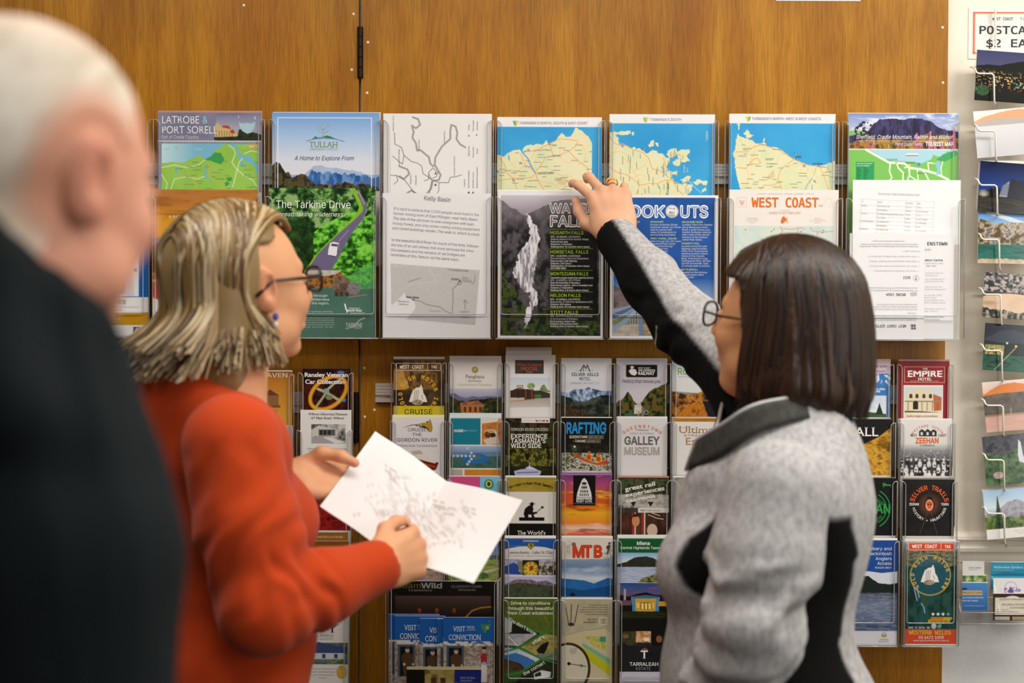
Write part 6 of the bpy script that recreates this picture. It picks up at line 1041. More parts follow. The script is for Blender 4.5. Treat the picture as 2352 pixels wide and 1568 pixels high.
a.arc('GOLD RUSH MOTOR INN', 2138, 1321, 37, 222, -42, 8.5, '#c8a85c', 'm', .06); a.rect(2086, 1245, 2193, 1264, '#d8502c'); a.box(2087.5, 1246.5, 2191.5, 1262.5, 1, '#ece0d4'); a.line([(2162, 1246), (2162, 1263)], 1, '#ece0d4'); a.t('WEST COAST', 2095, 1258, 7.5, '#f4ece2', w=58, f='m', b=.06); a.t('TAS', 2170, 1258, 6.5, '#f4ece2', w=14, f='m', b=.06)
for i in range(4):
    x, y = 2145 + i * 11.6, 1411; P = [(x + (4.6 if k % 2 == 0 else 2) * math.sin(k * math.pi / 5), y - (4.6 if k % 2 == 0 else 2) * math.cos(k * math.pi / 5)) for k in range(10)]; a.poly(P, '#e6e6e4' if i < 3 else '#8a9a98')
a.rect(2140, 1418, 2189, 1424, '#c49a24'); a.rect(2134, 1424, 2184, 1430, '#c49a24'); a.t('RATED #1', 2142, 1423, 4, '#a8441c', w=27, b=.02); a.t('FOOD AND BAR', 2140, 1429, 4, '#a8441c', w=40, b=.02); a.ell(2147, 1439, 6, 6, '#d4d8d8'); a.ell(2160, 1439, 6, 6, '#2c8c6c'); a.line([(2157, 1439), (2159, 1442), (2163, 1436)], 1.4, '#e8f0e8'); a.ell(2173, 1439, 6, 6, '#1c3c4c')
a.rect(2081, 1446, 2199, 1480, '#d04a2c'); a.t('DARE TO ENTER THE', 2080, 1444.5, 4.6, '#e4e0d8', w=54) if 0 else a.t('DARE TO ENTER THE', 2088, 1444.5, 4.6, '#e4e0d8', w=50, f='m', b=.03); a.t('WESTERN WILDS', 2138, 1458, 9, '#d8a83c', 'c', 98, 'm', .07); a.t('03 6471 1005', 2141, 1468, 6.5, '#f0e8e0', 'c', 58, b=.02); a.t('www.goldrushmotorinn.com.au', 2141, 1474, 4, '#f0e0d8', 'c', 82, b=.01)
leaf('leaflet', a, ('D10', 3), 'teal leaflet with a gold ring, red footer and stars, lowest at the right end', 3, edge='#d8d8d0', dy=2, th=.004, dx=-1.2)
# left panel columns
a = dl(560, 852, 671, 976, '#c8923a'); a.grad(560, 852, 671, 976, [(0, '#8c5c34'), (.25, '#c07c2c'), (1, '#d8a43c')]); a.poly([(598, 976), (602, 940), (636, 940), (640, 976)], '#a87c44'); a.rect(596, 930, 644, 936, '#7c4c34'); a.rect(600, 908, 640, 930, '#8c6440'); a.poly([(598, 908), (620, 894), (642, 908)], '#6c3c2c'); a.rect(611, 944, 615, 954, '#4c2c1c'); a.t('HAVEN', 660, 866, 10, '#e8d8c0', 'r', 60); a.rect(658, 866, 660, 976, '#b07a34')
leaf('leaflet', a, ('D-2', 0), 'golden leaflet with a brown lighthouse, under the blond hair', 1, dy=2)
a = dl(562, 984, 662, 1090, '#dcd8cc'); leaf('leaflet', a, ('D-2', 1), 'plain cream leaflet beside the orange shoulder', 1, edge='#a8a878', dy=5)
a = dl(695, 846, 806, 942, '#1c1010'); a.photo(a.m_rect(695, 848, 806, 942), ['#0f0a0a', '#2c1412', '#4c1c14', '#1c1010'], 26, seed=4, con=1.3); a.ell(783, 855, 8, 4, '#3c7cc4'); a.ell(790, 918, 5, 5, '#4c7ca4')
tt = np.linspace(0, 2 * math.pi, 48); ca, sa = math.cos(math.radians(-38)), math.sin(math.radians(-38)); P = [(754 + 47 * math.cos(t) * ca - 31 * math.sin(t) * sa * 1, 902 + 47 * math.cos(t) * sa + 31 * math.sin(t) * ca) for t in tt]
a.line(P, 9, '#c88418'); a.line(P, 4, '#e4a430'); a.line([(730, 893), (748, 900), (778, 918)], 6, '#a8b084'); a.line([(748, 898), (768, 880), (786, 868)], 5, '#b4b48c'); a.line([(750, 900), (738, 918), (726, 934)], 5, '#a4a880'); a.ell(749, 898, 7, 6, '#8ca09c'); a.ell(756, 912, 8, 6, '#7c8468')
a.t('Ransley Veteran', 699, 865, 9.5, '#f0ecec', w=101, f='r', b=.05); a.t('Car Collection', 701, 881, 9.5, '#f0ecec', w=91, f='r', b=.05)
leaf('leaflet', a, ('D-1', 0), 'dark leaflet with a yellow steering wheel and white slab lettering', 0)
a = dl(690, 942, 807, 1100, '#e4e1de'); a.t('Wilmot Historical Museum', 753, 953, 5, '#46424a', 'c', 90, 'r', .02, .2); a.t('67 Main Road, Wilmot', 753, 962, 5, '#46424a', 'c', 76, 'r', .02, .2); a.photo(a.m_rect(715, 974, 794, 1018), ['#3c3a3a', '#8c8a88', '#c4c2c0'], 16, seed=5, con=1.4); a.poly([(715, 988), (732, 976), (772, 986), (772, 1000), (716, 1002)], '#c8c6c4'); a.rect(732, 986, 770, 1000, '#5c5856'); [a.rect(x, 988, x + 5, 998, '#242222') for x in (735, 744, 754)]; a.poly([(715, 1004), (740, 1002), (794, 1012), (794, 1018), (715, 1018)], '#a4a2a0'); a.poly([(740, 1003), (760, 1004), (794, 1016), (770, 1018)], '#dcdad8')
a.para(['Wilmot Museum is housed in the former', 'Church of England building which was', 'built in 1897, and opened as a museum in', 'February 2005.'], 752, 1032, 3.8, 6.3, '#8c888c', 'c', f='r', sh=.2, w=None); a.para(['The museum contains', 'artefacts in display'], 707, 1063, 3.8, 6.3, '#8c888c', f='r', sh=.2)
leaf('leaflet', a, ('D-1', 1), 'white typed leaflet with a small black and white house photo, next to the hinge', 1, dy=1, dx=.4, plain=True)
a = dl(690, 1130, 806, 1218, '#8c1c1c'); a.photo(a.m_rect(690, 1130, 806, 1218), ['#701414', '#a02020', '#3c1010'], 14); leaf('leaflet', a, ('D-1', 2), 'red leaflet showing under the held map beside the orange jumper', 0)
a = dl(690, 1242, 802, 1420, '#a8843c'); a.rect(690, 1242, 802, 1266, '#7c4c1c'); a.t('DEVONPORT/LATROBE', 788, 1262, 5, '#e4cc98', 'r', 74, b=.01); a.photo(a.m_rect(690, 1266, 802, 1420), ['#a88434', '#b8944c'], 30); a.arc('MARTIN', 744, 1330, 50, 125, 55, 12, '#2c1c0c', 's', .06)
leaf('leaflet', a, ('D-1', 3), 'tan leaflet with a brown heading band beside the orange sleeve', 0)
a = dl(692, 1222, 800, 1246, '#8c5c24'); a.t('DEVONPORT/LATROBE', 788, 1235, 5, '#e4cc98', 'r', 74, b=.01); put('leaflet', a, D[3] + .006, 'spare brown banded copy standing higher behind the tan leaflet', 'leaflet', ('D-1', 3), 0, .001)
a = dl(692, 1415, 800, 1640, '#e2dedb'); a.t('IVY', 748, 1452, 18, '#3c3838', 'c', 60, 'r'); a.t('GLENELG', 744, 1462, 6, '#8c8684', 'c', 44, 'r'); a.t('BED & BREAKFAST', 742, 1469, 4, '#a8a29e', 'c', 50); a.photo(a.m_rect(692, 1476, 800, 1526), ['#6c7c94', '#3c4c2c', '#8c9468', '#4c5438'], 14, 8, 5, 1.3); a.poly([(700, 1496), (730, 1474), (796, 1488), (798, 1500), (700, 1502)], '#3c4c7c'); a.rect(704, 1500, 792, 1514, '#c8d0d4'); [a.rect(x, 1502, x + 8, 1512, '#3c4c5c') for x in (712, 740, 768)]
a.para(['is located in a convenient and', 'Close to the beautiful East', 'choice of their location.', 'facilities.'], 742, 1538, 3.4, 7, '#a8a4a0', 'c'); a.para(['six people', 'own.', 'Ivy on Glenelg offers'], 742, 1572, 3.4, 7, '#a8a4a0', 'c'); a.photo(a.m_ell(785, 1544, 12, 16) * (fbm(a.X / 6, a.Y / 6, 4, 2) > .3), ['#c8982c', '#dcb44c'], 8)
leaf('leaflet', a, ('D-1', 4), 'white leaflet with serif heading over a blue roofed cottage and a yellow leaf', 1, dy=2)

# ---------------------------------------------------------------- wide pocket low on the right panel
YW = 2.731
a = Art(893, 1334, 1142, 1600, '#14100f', .6); a.photo(a.m_rect(893, 1334, 1142, 1600), ['#0e0b0b', '#1a1513'], 60); a.grad(908, 1368, 1128, 1410, [(0, '#4c3c38'), (.4, '#3a2c28'), (1, '#1c1412')]); a.line([(1068, 1420), (1085, 1402), (1105, 1395), (1128, 1393)], 2.4, '#b87c24')
for x in (964, 1004, 1044): a.ell(x, 1402, 3.4, 5, '#b0481c'); a.ell(x, 1403, 1.6, 3, '#1c100c')
a.t('Roam', 911, 1350, 12, '#6a6434', w=56, b=.012); a.t('Wild', 967, 1350, 12, '#8c8a88', w=49, b=.06); a.t('TASMANIA', 937, 1357.5, 4.4, '#8c8884', w=56); a.t('QUEENSTOWN', 1037, 1349, 6, '#7c7874', w=70); a.t('Adventures', 1053, 1356, 4.6, '#8c8884', w=40, sh=.2)
put('brochure', a, YW + .018, 'large black brochure behind the fanned blue leaflets', 'brochure', ('W', 0), 0, .003)
def conviction(x0, y0, w=117, h=215):
    a = Art(x0, y0, x0 + w, y0 + h, '#1c5aa8', .7); a.photo(a.m_rect(x0, y0 + 60, x0 + w, y0 + h), ['#8c8478', '#b8b0a8', '#7c5c4c', '#94887c'], 8, 5, 4, 1.2)
    a.put(a.m_rect(x0, y0, x0 + w, y0 + 58 + 0) * 1.0, '#1e5cac'); a.put(a.m_rect(x0, y0 + 56, x0 + w, y0 + 66) * (fbm(a.X / 9, a.Y / 6, 5, 3) > .48), '#d8d4d0'); a.rect(x0 + 8, y0 + 66, x0 + 48, y0 + 140, '#4c5664'); a.rect(x0 + 13, y0 + 71, x0 + 43, y0 + 140, '#0f141c')
    a.ell(x0 + 30, y0 + 79, 5, 6, '#c8a48c'); a.poly([(x0 + 24, y0 + 77), (x0 + 27, y0 + 71), (x0 + 34, y0 + 71), (x0 + 37, y0 + 77)], '#2c3c5c'); a.poly([(x0 + 16, y0 + 92), (x0 + 24, y0 + 85), (x0 + 36, y0 + 85), (x0 + 44, y0 + 92), (x0 + 43, y0 + 112), (x0 + 38, y0 + 140), (x0 + 22, y0 + 140), (x0 + 18, y0 + 112)], '#503a24'); a.ell(x0 + 23, y0 + 112, 3, 3, '#d4b49c'); a.ell(x0 + 43, y0 + 112, 2.6, 2.6, '#d4b49c')
    a.poly([(x0 + 50, y0 + 66), (x0 + 52, y0 + 60), (x0 + 55, y0 + 66)], '#e8e8e8')
    a.ell(x0 + 94, y0 + 77, 4, 5, '#c8a08c'); a.rect(x0 + 90, y0 + 68, x0 + 100, y0 + 74, '#14181c'); a.poly([(x0 + 86, y0 + 90), (x0 + 92, y0 + 83), (x0 + 101, y0 + 86), (x0 + 101, y0 + 106), (x0 + 88, y0 + 106)], '#a8242c'); a.ell(x0 + 95, y0 + 108, 5, 5, '#7cb0d0'); a.rect(x0 + 88, y0 + 110, x0 + 101, y0 + 150, '#d4d0d0'); a.line([(x0 + 86, y0 + 98), (x0 + 80, y0 + 124)], 1.4, '#c8c0b8')
    a.poly([(x0 + 86, y0 + 14), (x0 + 93, y0 + 17), (x0 + 104, y0 + 16), (x0 + 109, y0 + 14), (x0 + 106, y0 + 26), (x0 + 97, y0 + 37), (x0 + 90, y0 + 28)], '#3c8c44'); a.ell(x0 + 102, y0 + 24, 4, 4, '#b8a86c'); a.ell(x0 + 107, y0 + 9, 2, 2.4, '#3c8c44')
    a.t('VISIT', x0 + 22, y0 + 33, 12, '#e8eef4', w=29, f='r', b=.01); a.t('WITH', x0 + 54, y0 + 27, 7, '#d4e0ec', w=18, f='r'); a.line([(x0 + 54, y0 + 30), (x0 + 74, y0 + 29)], 1, '#d4e0ec'); a.t('CONVICTION', x0 + 13, y0 + 53, 13, '#e8eef4', w=74, f='r', b=.015)
    return a
gl = 'blue convict-themed leaflet fanned in the wide clear pocket'
for x, y, dz, lab in ((893, 1410, .0135, 'leftmost blue leaflet of the fan, mostly covered'), (906, 1414, .0105, 'second blue leaflet of the fan from the left, its doorway figure in full'), (964, 1420, .0075, 'middle blue leaflet of the fan, only half its title showing'), (1004, 1421, .0045, 'narrow sliver of blue leaflet just left of the front one'), (1018, 1417, .0015, 'front blue leaflet of the fan, with a red-coated figure')):
    o = put('leaflet', conviction(x, y), YW + dz, lab, 'leaflet', ('W', 0), 0, .0022); o['group'] = 'blue leaflets fanned in the wide pocket'
a = Art(934, 1537, 1106, 1600, '#15120e', .6); a.photo(a.m_rect(976, 1537, 1045, 1600), ['#8c7c3c', '#a8985c', '#6c4c24'], 20); a.rect(1044, 1537, 1106, 1600, '#1c2470'); a.rect(990, 1556, 1002, 1568, '#4c2c14'); a.rect(1012, 1556, 1024, 1568, '#4c2c14'); a.t('Mal Gotjes', 1075, 1558, 5, '#9ca4cc', 'c', 34); a.t('Resident', 1072, 1564.5, 4.4, '#9ca4cc', 'c', 26); a.t('Potter/Ceramicist', 1072, 1571, 4.4, '#9ca4cc', 'c', 50)
cc = put('card', a, YW - .0085, 'dark card with a navy end at the bottom edge, in front of the blue leaflets', 'card', None, 0, .001, full=.07); copies_behind(2, (a, cc, YW - .0085, .0012), 'dark spare card behind the navy ended card', 'spare dark cards low on the right panel', 3.2, .3, '#b0a070', pxh=20, full=.07)
pocket([o_ for o_ in COL.objects if o_.get('label', '').startswith('wide clear holder low')][0], W(930, 1590, YW - .012).x, W(1111, 1590, YW - .012).x, 1578, 1596, 1622, YW - .012, .0085, 10)
# ---------------------------------------------------------------- postcard rack on the cream wall
YP = 2.832
def pc(x, y, base='#203050', w=173, h=116): return Art(x, y, x + w, y + h, base, .8)
def card(a, label, rot, n=0, Y=YP, gl=None, th=.0008):
    px = Y / F_PX; me = build_print('postcard', a, None, px, None, thick=th, rot=rot, tilt=-3)
    o = link('postcard', me, None, [M_CARD]); o.location = W(a.x0, a.y0, Y); tag(o, label, 'postcard', 'postcards in the white wire rack')
    for i in range(n):
        b = Art(a.x0, a.y0, a.x1, a.y1, '#dcdad6', .1); me = build_print('postcard', b, None, px, None, thick=th, rot=rot, tilt=-3)
        c = link('postcard', me, None, [M_CARD]); c.location = W(a.x0 - 1.2 * (i + 1), a.y0 - 2.2 * (i + 1), Y + .0022 * (i + 1)); tag(c, 'spare card behind the ' + gl, 'postcard', 'spare cards behind the ' + gl)
M_CARD = mat('glossy_postcard', rough=0.16, spec=0.5, attr='Col')
a = pc(2245, 114, '#15161c'); a.grad(2245, 114, 2418, 150, [(0, '#3c4068'), (1, '#4c4c70')]); a.put(a.m_below([(2245, 150), (2270, 146), (2300, 146), (2320, 140), (2350, 134), (2418, 130)], 1, 2), '#16150f'); lights = (fbm(a.X / 4, a.Y / 2.4, 4, 2) > .66) * np.clip(1 - np.abs(a.Y - 182 + (a.X - 2300) * -.05) / 26, 0, 1); a.put(lights, a.tex(['#c87830', '#f0d8a0', '#e8a040', '#6cc0a0'], 9, seed=3)); a.photo(a.m_ell(2262, 206, 16, 12) * .7, ['#1c3420', '#4c7c50'], 6)
card(a, 'night town postcard with black hills and orange lights, uppermost in the rack', -4, 1, gl='night town postcard')
a = pc(2235, 256, '#dcd8d8', h=108); a.grad(2235, 256, 2408, 300, [(0, '#ece6e4'), (1, '#e4d4cc')]); a.put(a.m_below([(2235, 280), (2260, 270), (2300, 262), (2340, 258), (2408, 270)], 1, 3), '#e0a880'); a.put(a.m_below([(2235, 284), (2290, 276), (2408, 284)], 1, 4), '#b8b0ac'); a.grad(2235, 292, 2408, 364, [(0, '#d8d8da'), (1, '#c8c8cc')]); card(a, 'pale postcard with a bright shine put into its colours', 5)  # pale colours stand in for glare on the glossy card
a = pc(2252, 369, '#121a40'); a.grad(2252, 369, 2425, 440, [(0, '#0c1434'), (1, '#1c3c8c')]); a.put(a.m_below([(2252, 440), (2290, 428), (2320, 432), (2425, 430)], 1, 2), '#11150f'); a.put(np.clip(1 - np.hypot((a.X - 2264) / 14, (a.Y - 443) / 9), 0, 1), '#d8dcc8'); a.poly([(2302, 450), (2308, 420), (2322, 410), (2330, 404), (2340, 408), (2425, 410), (2425, 452)], '#20222c'); a.poly([(2300, 448), (2307, 422), (2322, 411), (2318, 448)], '#8c94a8')
for k in range(4): a.line([(2304 + k * 4, 444), (2309 + k * 3.4, 418)], 1.4, '#2c3444')
a.photo(a.m_rect(2252, 452, 2425, 485), ['#16140f', '#3c3428', '#201e18'], 40, 4); card(a, 'dark blue night postcard with a lit building', -4, 3, gl='dark blue building postcard')
a = pc(2247, 486, '#5c5044', h=118); a.grad(2247, 486, 2420, 515, [(0, '#4c88c8'), (1, '#8cb4dc')]); a.line([(2270, 486), (2352, 512)], 10, '#c8d4e0'); a.put(a.m_below([(2247, 502), (2290, 512), (2340, 508), (2420, 506)], 2, 3), a.tex(['#4c3c2c', '#8c7444', '#b8b0a8', '#6c6460'], 12, seed=5, con=1.3)); a.photo(a.m_rect(2247, 560, 2420, 594), ['#0c4c44', '#1c7060', '#10584c'], 30, 6); a.photo(a.m_below([(2247, 596), (2300, 592), (2420, 598)], 3, 4), ['#b8a084', '#d0b898'], 8); card(a, 'quarry lake postcard with brown cliffs over green water', -1, 1, gl='quarry lake postcard')
a = pc(2262, 624, '#54504c', h=104); a.photo(a.m_rect(2262, 624, 2435, 668), ['#16201a', '#3c4438', '#8c8484', '#b8a8a4'], 7, 5, 6, 1.5); a.photo(a.m_rect(2262, 668, 2435, 676), ['#1c2414', '#3c3c2c'], 7); a.put(a.m_ell(2330, 692, 80, 22), a.tex(['#d0b090', '#dcc0a4'], 30)); a.photo(a.m_below([(2262, 706), (2300, 708), (2340, 712), (2435, 708)], 4, 3), ['#14180f', '#3c4028', '#a89c8c'], 7, con=1.4); card(a, 'town oval postcard with a sandy ground below houses', -4, 0)
a = pc(2263, 741, '#12181c', h=108); a.grad(2263, 741, 2436, 790, [(0, '#0c1020'), (1, '#1c2434')]); a.put(a.m_below([(2263, 778), (2300, 756), (2330, 752), (2360, 760), (2436, 770)], 2, 3), '#2c3440'); a.put(a.m_below([(2263, 780), (2300, 784), (2436, 780)], 1, 4), '#0c1010'); a.photo(a.m_rect(2266, 790, 2310, 812), ['#3c3420', '#c8b060', '#6c7c44'], 6, seed=4, con=1.3); a.photo(a.m_rect(2263, 812, 2436, 850), ['#0c1814', '#145c40', '#0f2c24'], 30, 10, 5); a.ell(2316, 784, 2.4, 2.4, '#a0f0c0'); a.ell(2337, 790, 3, 2.4, '#f0c040'); a.line([(2290, 848), (2336, 794)], 1.4, '#b8b86c'); card(a, 'night street postcard with green lit wet road', -4, 0)
a = pc(2255, 878, '#c8a49c'); a.grad(2255, 878, 2428, 905, [(0, '#e4d4d0'), (1, '#dcb8a0')]); a.put(a.m_below([(2255, 908), (2280, 894), (2300, 886), (2330, 884), (2352, 888), (2428, 896)], 1.4, 3), '#d87c30'); a.put(a.m_below([(2255, 910), (2300, 906), (2428, 908)], 1, 5), a.tex(['#4c443c', '#6c6054'], 14)); a.rect(2255, 954, 2428, 958, '#a8845c'); a.photo(a.m_rect(2255, 958, 2428, 994), ['#c89c8c', '#d0a898'], 40, 5); a.line([(2316, 956), (2316, 942)], 1, '#dcd0c8'); card(a, 'sunset postcard with a glowing orange mountain', 5, 0)
a = pc(2255, 1003, '#3c4c3c', h=114); a.photo(a.m_rect(2255, 1003, 2428, 1060), ['#2c2c34', '#54505c', '#3c4038'], 14, seed=3, con=1.3); a.photo(a.m_below([(2255, 1040), (2300, 1048), (2340, 1030), (2428, 1040)], 4, 4), ['#24381f', '#446038', '#5c7c48'], 9); a.poly([(2338, 1016), (2343, 1022), (2345, 1046), (2350, 1072), (2336, 1066), (2334, 1050)], '#d8d4e4'); a.photo(a.m_ell(2285, 1094, 12, 8), ['#a08c88', '#c4b0ac'], 5); card(a, 'waterfall postcard with green bush and purple rock', 5, 0)
a = pc(2257, 1128, '#b8ccdc', h=112); a.grad(2257, 1128, 2430, 1170, [(0, '#9cc4e4'), (1, '#d0dce4')]); a.put(a.m_below([(2257, 1184), (2290, 1172), (2310, 1158), (2335, 1152), (2352, 1160), (2430, 1176)], 1.4, 3), a.tex(['#8c8c98', '#acaab4', '#7c7484'], 12, seed=4)); a.photo(a.m_below([(2257, 1190), (2280, 1184), (2300, 1190), (2352, 1192), (2430, 1190)], 3, 4), ['#2c401c', '#54702c', '#7c9444'], 7); a.photo(a.m_poly([(2278, 1216), (2284, 1176), (2289, 1138), (2294, 1176), (2299, 1216)]), ['#1c3018', '#3c5428'], 4); a.rect(2257, 1217, 2430, 1240, '#e4e2de'); a.t('MT OWEN', 2322, 1226, 3, '#a8a6a2', w=40); a.t('West Coast', 2330, 1231, 2.6, '#b8b6b2', w=24, sh=.2); card(a, 'pale mountain postcard with a dark conifer and white border, lowest in the rack', 5, 2, gl='conifer postcard')

rk = empty('postcard_rack', (0, 0, 0)); tag(rk, 'white wire postcard rack hanging on the cream wall at the right', 'postcard rack')
for x0, x1 in ((2286, 2312), (2376, 2402)):
    mb = MB(); mb.tube([W(x0, 20, 2.872), W(x1, 1262, 2.872)], .0019, 8); mb.build('upright', M_WHITEWIRE, rk, colors=False)
G = [(2283, 230), (2287, 362), (2290, 486), (2295, 611), (2299, 737), (2301, 866), (2304, 992), (2306, 1117), (2307, 1240)]
for x, y in G:
    for s in (1, -1):
        xm = x + 46; P = lambda px, py, Y: W(xm + s * (px - xm), py, Y)
        pts = [P(x - 54, y - 76, 2.868), P(x - 50, y - 76, 2.842), P(x - 44, y - 73, 2.818), P(x - 40, y - 64, 2.815), P(x - 35, y - 61, 2.815), P(x - 6, y - 61, 2.815), P(x - 1, y - 58, 2.815), P(x, y - 52, 2.815), P(x + 1, y + 5, 2.815), P(x + 2, y + 8, 2.82), P(x + 4, y + 6, 2.868)]
        mb = MB(); mb.tube(pts, .0019, 8); mb.build('pocket_wire', M_WHITEWIRE, rk, colors=False)
    mb = MB(); mb.tube([W(x - 54, y - 76, 2.868), W(x + 146, y - 76, 2.868)], .0019, 8); mb.build('cross_wire', M_WHITEWIRE, rk, colors=False)
a = Art(2225, 18, 2437, 134, '#e8e6e0', .6)
for q in ((2235, 27, 2427, 31), (2235, 27, 2240, 123), (2422, 27, 2427, 123), (2235, 119, 2427, 123)): a.rect(*q, '#e06428')
a.box(2271, 35.5, 2392, 50, .8, '#8c8c90'); a.line([(2334, 35.5), (2334, 50)], .8, '#8c8c90'); a.t('WEST COAST', 2279, 46, 6.5, '#44444c', w=48, f='m', b=.04); a.t('TAS', 2342, 45.5, 5.5, '#54545c', w=20, f='m'); a.t('POSTCARDS', 2250, 77, 17.5, '#34343c', w=160, f='m', b=.035); a.t('$2 EACH', 2266, 107, 17.5, '#34343c', w=128, f='m', b=.035)
sheet('sign', a, Y_WALL - .0016, 'white price sign with an orange border above the postcards', 'sign', full=0, thick=.0012)
a = Art(1783, -18, 1976, 2, '#d8d4cc', .1); sheet('paper_notice', a, Y_DOOR - .0012, 'lower edge of a pale notice pinned at the top of the right panel', 'notice', full=0, thick=.0008)

# ---------------------------------------------------------------- business cards in a clear tray
ty = empty('card_tray', (0, 0, 0)); tag(ty, 'clear stepped card tray on the wall beneath the postcard rack', 'card holder')
TX0, TX1 = W(2206, 1400, 2.80).x, W(2206, 1400, 2.80).x + .27
for nm, Yf, ytop, ybot in (('front_lip', 2.800, 1407, 1432), ('middle_lip', 2.826, 1372, 1425), ('back_plate', 2.868, 1292, 1425)):
    mb = MB(); zt_, zb_ = W(2260, ytop, Yf).z, W(2260, 1432, 2.80).z; mb.box((TX0, Yf, zb_), (TX1, Yf + .002, zt_), mi=0); mb.tube([(TX0, Yf + .001, zt_), (TX1, Yf + .001, zt_)], .0012, 6, mi=1); mb.build(nm, [M_ACR, M_RIM], ty, colors=False)
mb = MB(); zb_ = W(2260, 1432, 2.80).z; mb.box((TX0, 2.80, zb_ - .002), (TX1, Y_WALL - .0005, zb_), mi=0); mb.tube([(TX0, 2.801, zb_ - .001), (TX1, 2.801, zb_ - .001)], .0013, 6, mi=1); mb.build('base', [M_ACR, M_RIM], ty, colors=False)
for x in (TX0, (TX0 * 2 + TX1) / 3 - .012):
    mb = MB(); mb.add([(x, 2.80, zb_), (x + .002, 2.80, zb_), (x + .002, 2.87, zb_), (x, 2.87, zb_), (x, 2.80, zb_ + .022), (x + .002, 2.80, zb_ + .022), (x + .002, 2.87, zb_ + .11), (x, 2.87, zb_ + .11)], [(0, 3, 2, 1), (4, 5, 6, 7), (0, 1, 5, 4), (1, 2, 6, 5), (2, 3, 7, 6), (3, 0, 4, 7)], mi=0); mb.build('divider', [M_ACR, M_RIM], ty, colors=False)
for sx0, sx1, sy, ya, yb in ((0, 1, 1353, 2.846, 2.868), (0, 1, 1386, 2.834, 2.846), (0, .30, 1403, 2.807, 2.8235), (.31, 1, 1426, 2.807, 2.8235)):
    mb = MB(); z_ = W(2260, sy, (ya + yb) / 2).z; mb.box((TX0 + (TX1 - TX0) * sx0 + .0022, ya, z_ - .0016), (TX0 + (TX1 - TX0) * sx1, yb, z_)); mb.build('step', [M_ACR], ty, colors=False)
def bcard(x, y, w, h, Y, base, label, draw=None, n=1):
    a = Art(x, y, x + w, y + h, base, .8)
    if draw: draw(a)
    o = sheet('business_card', a, Y, label, 'business card', full=0, thick=.0012)
    copies_behind(n, (a, o, Y, .0012), 'spare card behind the ' + ' '.join(label.split(',')[0].split()[:8]), 'spare cards behind the ' + ' '.join(label.split(',')[0].split()[:8]), 1.6, .3, '#d8d6d2', pxh=10, full=h * Y / F_PX)
bcard(2211, 1290, 50, 61, 2.852, '#dcdad8', 'white business card with grey printing at the back left of the tray', lambda a: (a.t('Linda James', 2225, 1305, 4.4, '#7c7a7c', w=28), a.t('Bay Studios', 2226, 1309, 2.6, '#a8a6a8', w=18)))
bcard(2211, 1321, 55, 64, 2.838, '#8ca46c', 'leafy green photo business card in the middle of the tray', lambda a: a.photo(a.m_rect(2211, 1321, 2266, 1371), ['#3c5c2c', '#7c9c54', '#c4d0b0'], 9, seed=4), 1)
bcard(2210, 1338, 60, 64, 2.812, '#4c84c0', 'blue business card with a tan strip, front left of the tray', lambda a: (a.grad(2210, 1338, 2270, 1402, [(0, '#4c88c8'), (1, '#2c5c9c')]), a.poly([(2210, 1350), (2218, 1349), (2224, 1353), (2210, 1355)], '#24344c'), a.rect(2210, 1356, 2257, 1366, '#d0b070'), a.t('BEACH COTTAGES', 2211, 1363, 4.8, '#54462c', w=45), a.t('SELF CONTAINED ACCOMMODATION', 2211, 1374, 3.4, '#d4e0ee', w=48, b=.02), a.t('NORTH WEST TASMANIA', 2211, 1381, 3.4, '#d4e0ee', w=36, b=.02), a.t('enquiries@beachcottages.com.au', 2214, 1392, 2.4, '#c0d0e4', w=48)), 1)
bcard(2276, 1291, 105, 61, 2.852, '#2c8cac', 'teal lake business card at the back right of the tray', lambda a: (a.grad(2276, 1295, 2381, 1330, [(0, '#2c9cc0'), (.5, '#1c84a8'), (1, '#54b0cc')]), a.put(a.m_below([(2276, 1318), (2310, 1314), (2352, 1316), (2381, 1318)], 1, 3) * (a.Y < 1323), '#1c6c8c'), a.t('Waterview Gardens B&B', 2283, 1305, 5.5, '#d4e8ee', w=84, sh=.2), a.t('Country hosted accommodation', 2280, 1310, 2.4, '#b0d4e0', w=48)), 1)
bcard(2282, 1329, 105, 56, 2.838, '#e4e0e2', 'white business card with a mauve flower, middle right of the tray', lambda a: (a.ring(2322, 1350, 14, 2, '#c0b4d4', 0, 180), a.photo(a.m_ell(2322, 1356, 24, 8) * (fbm(a.X / 4, a.Y / 4, 3, 3) > .5), ['#9c8cc4', '#6c5ca0', '#b4a8d0'], 5), a.poly([(2316, 1360), (2322, 1346), (2328, 1360)], '#5c4ca0')), 1)
bcard(2281, 1363, 105, 62, 2.812, '#3c241c', 'brown framed cream business card at the front right of the tray', lambda a: (a.rect(2286, 1372, 2381, 1412, '#dcd4c4'), a.ell(2326, 1374, 16, 6, '#e4dccc'), a.t('QUEENSTOWN MOTOR LODGE', 2296, 1378, 4.2, '#5c5850', w=84), a.t('RHONDA PETER & JAN', 2302, 1390, 4, '#6c6860', w=72), a.t('ALEXANDER', 2320, 1397, 4, '#6c6860', w=38), a.t('54-58 ORR STREET', 2289, 1401, 2.4, '#8c887c', w=30), a.t('QUEENSTOWN TASMANIA 7467', 2289, 1405, 2.4, '#8c887c', w=50), a.rect(2286, 1416, 2320, 1424, '#b8b0a4'), a.rect(2326, 1416, 2360, 1424, '#a8987c')), 1)
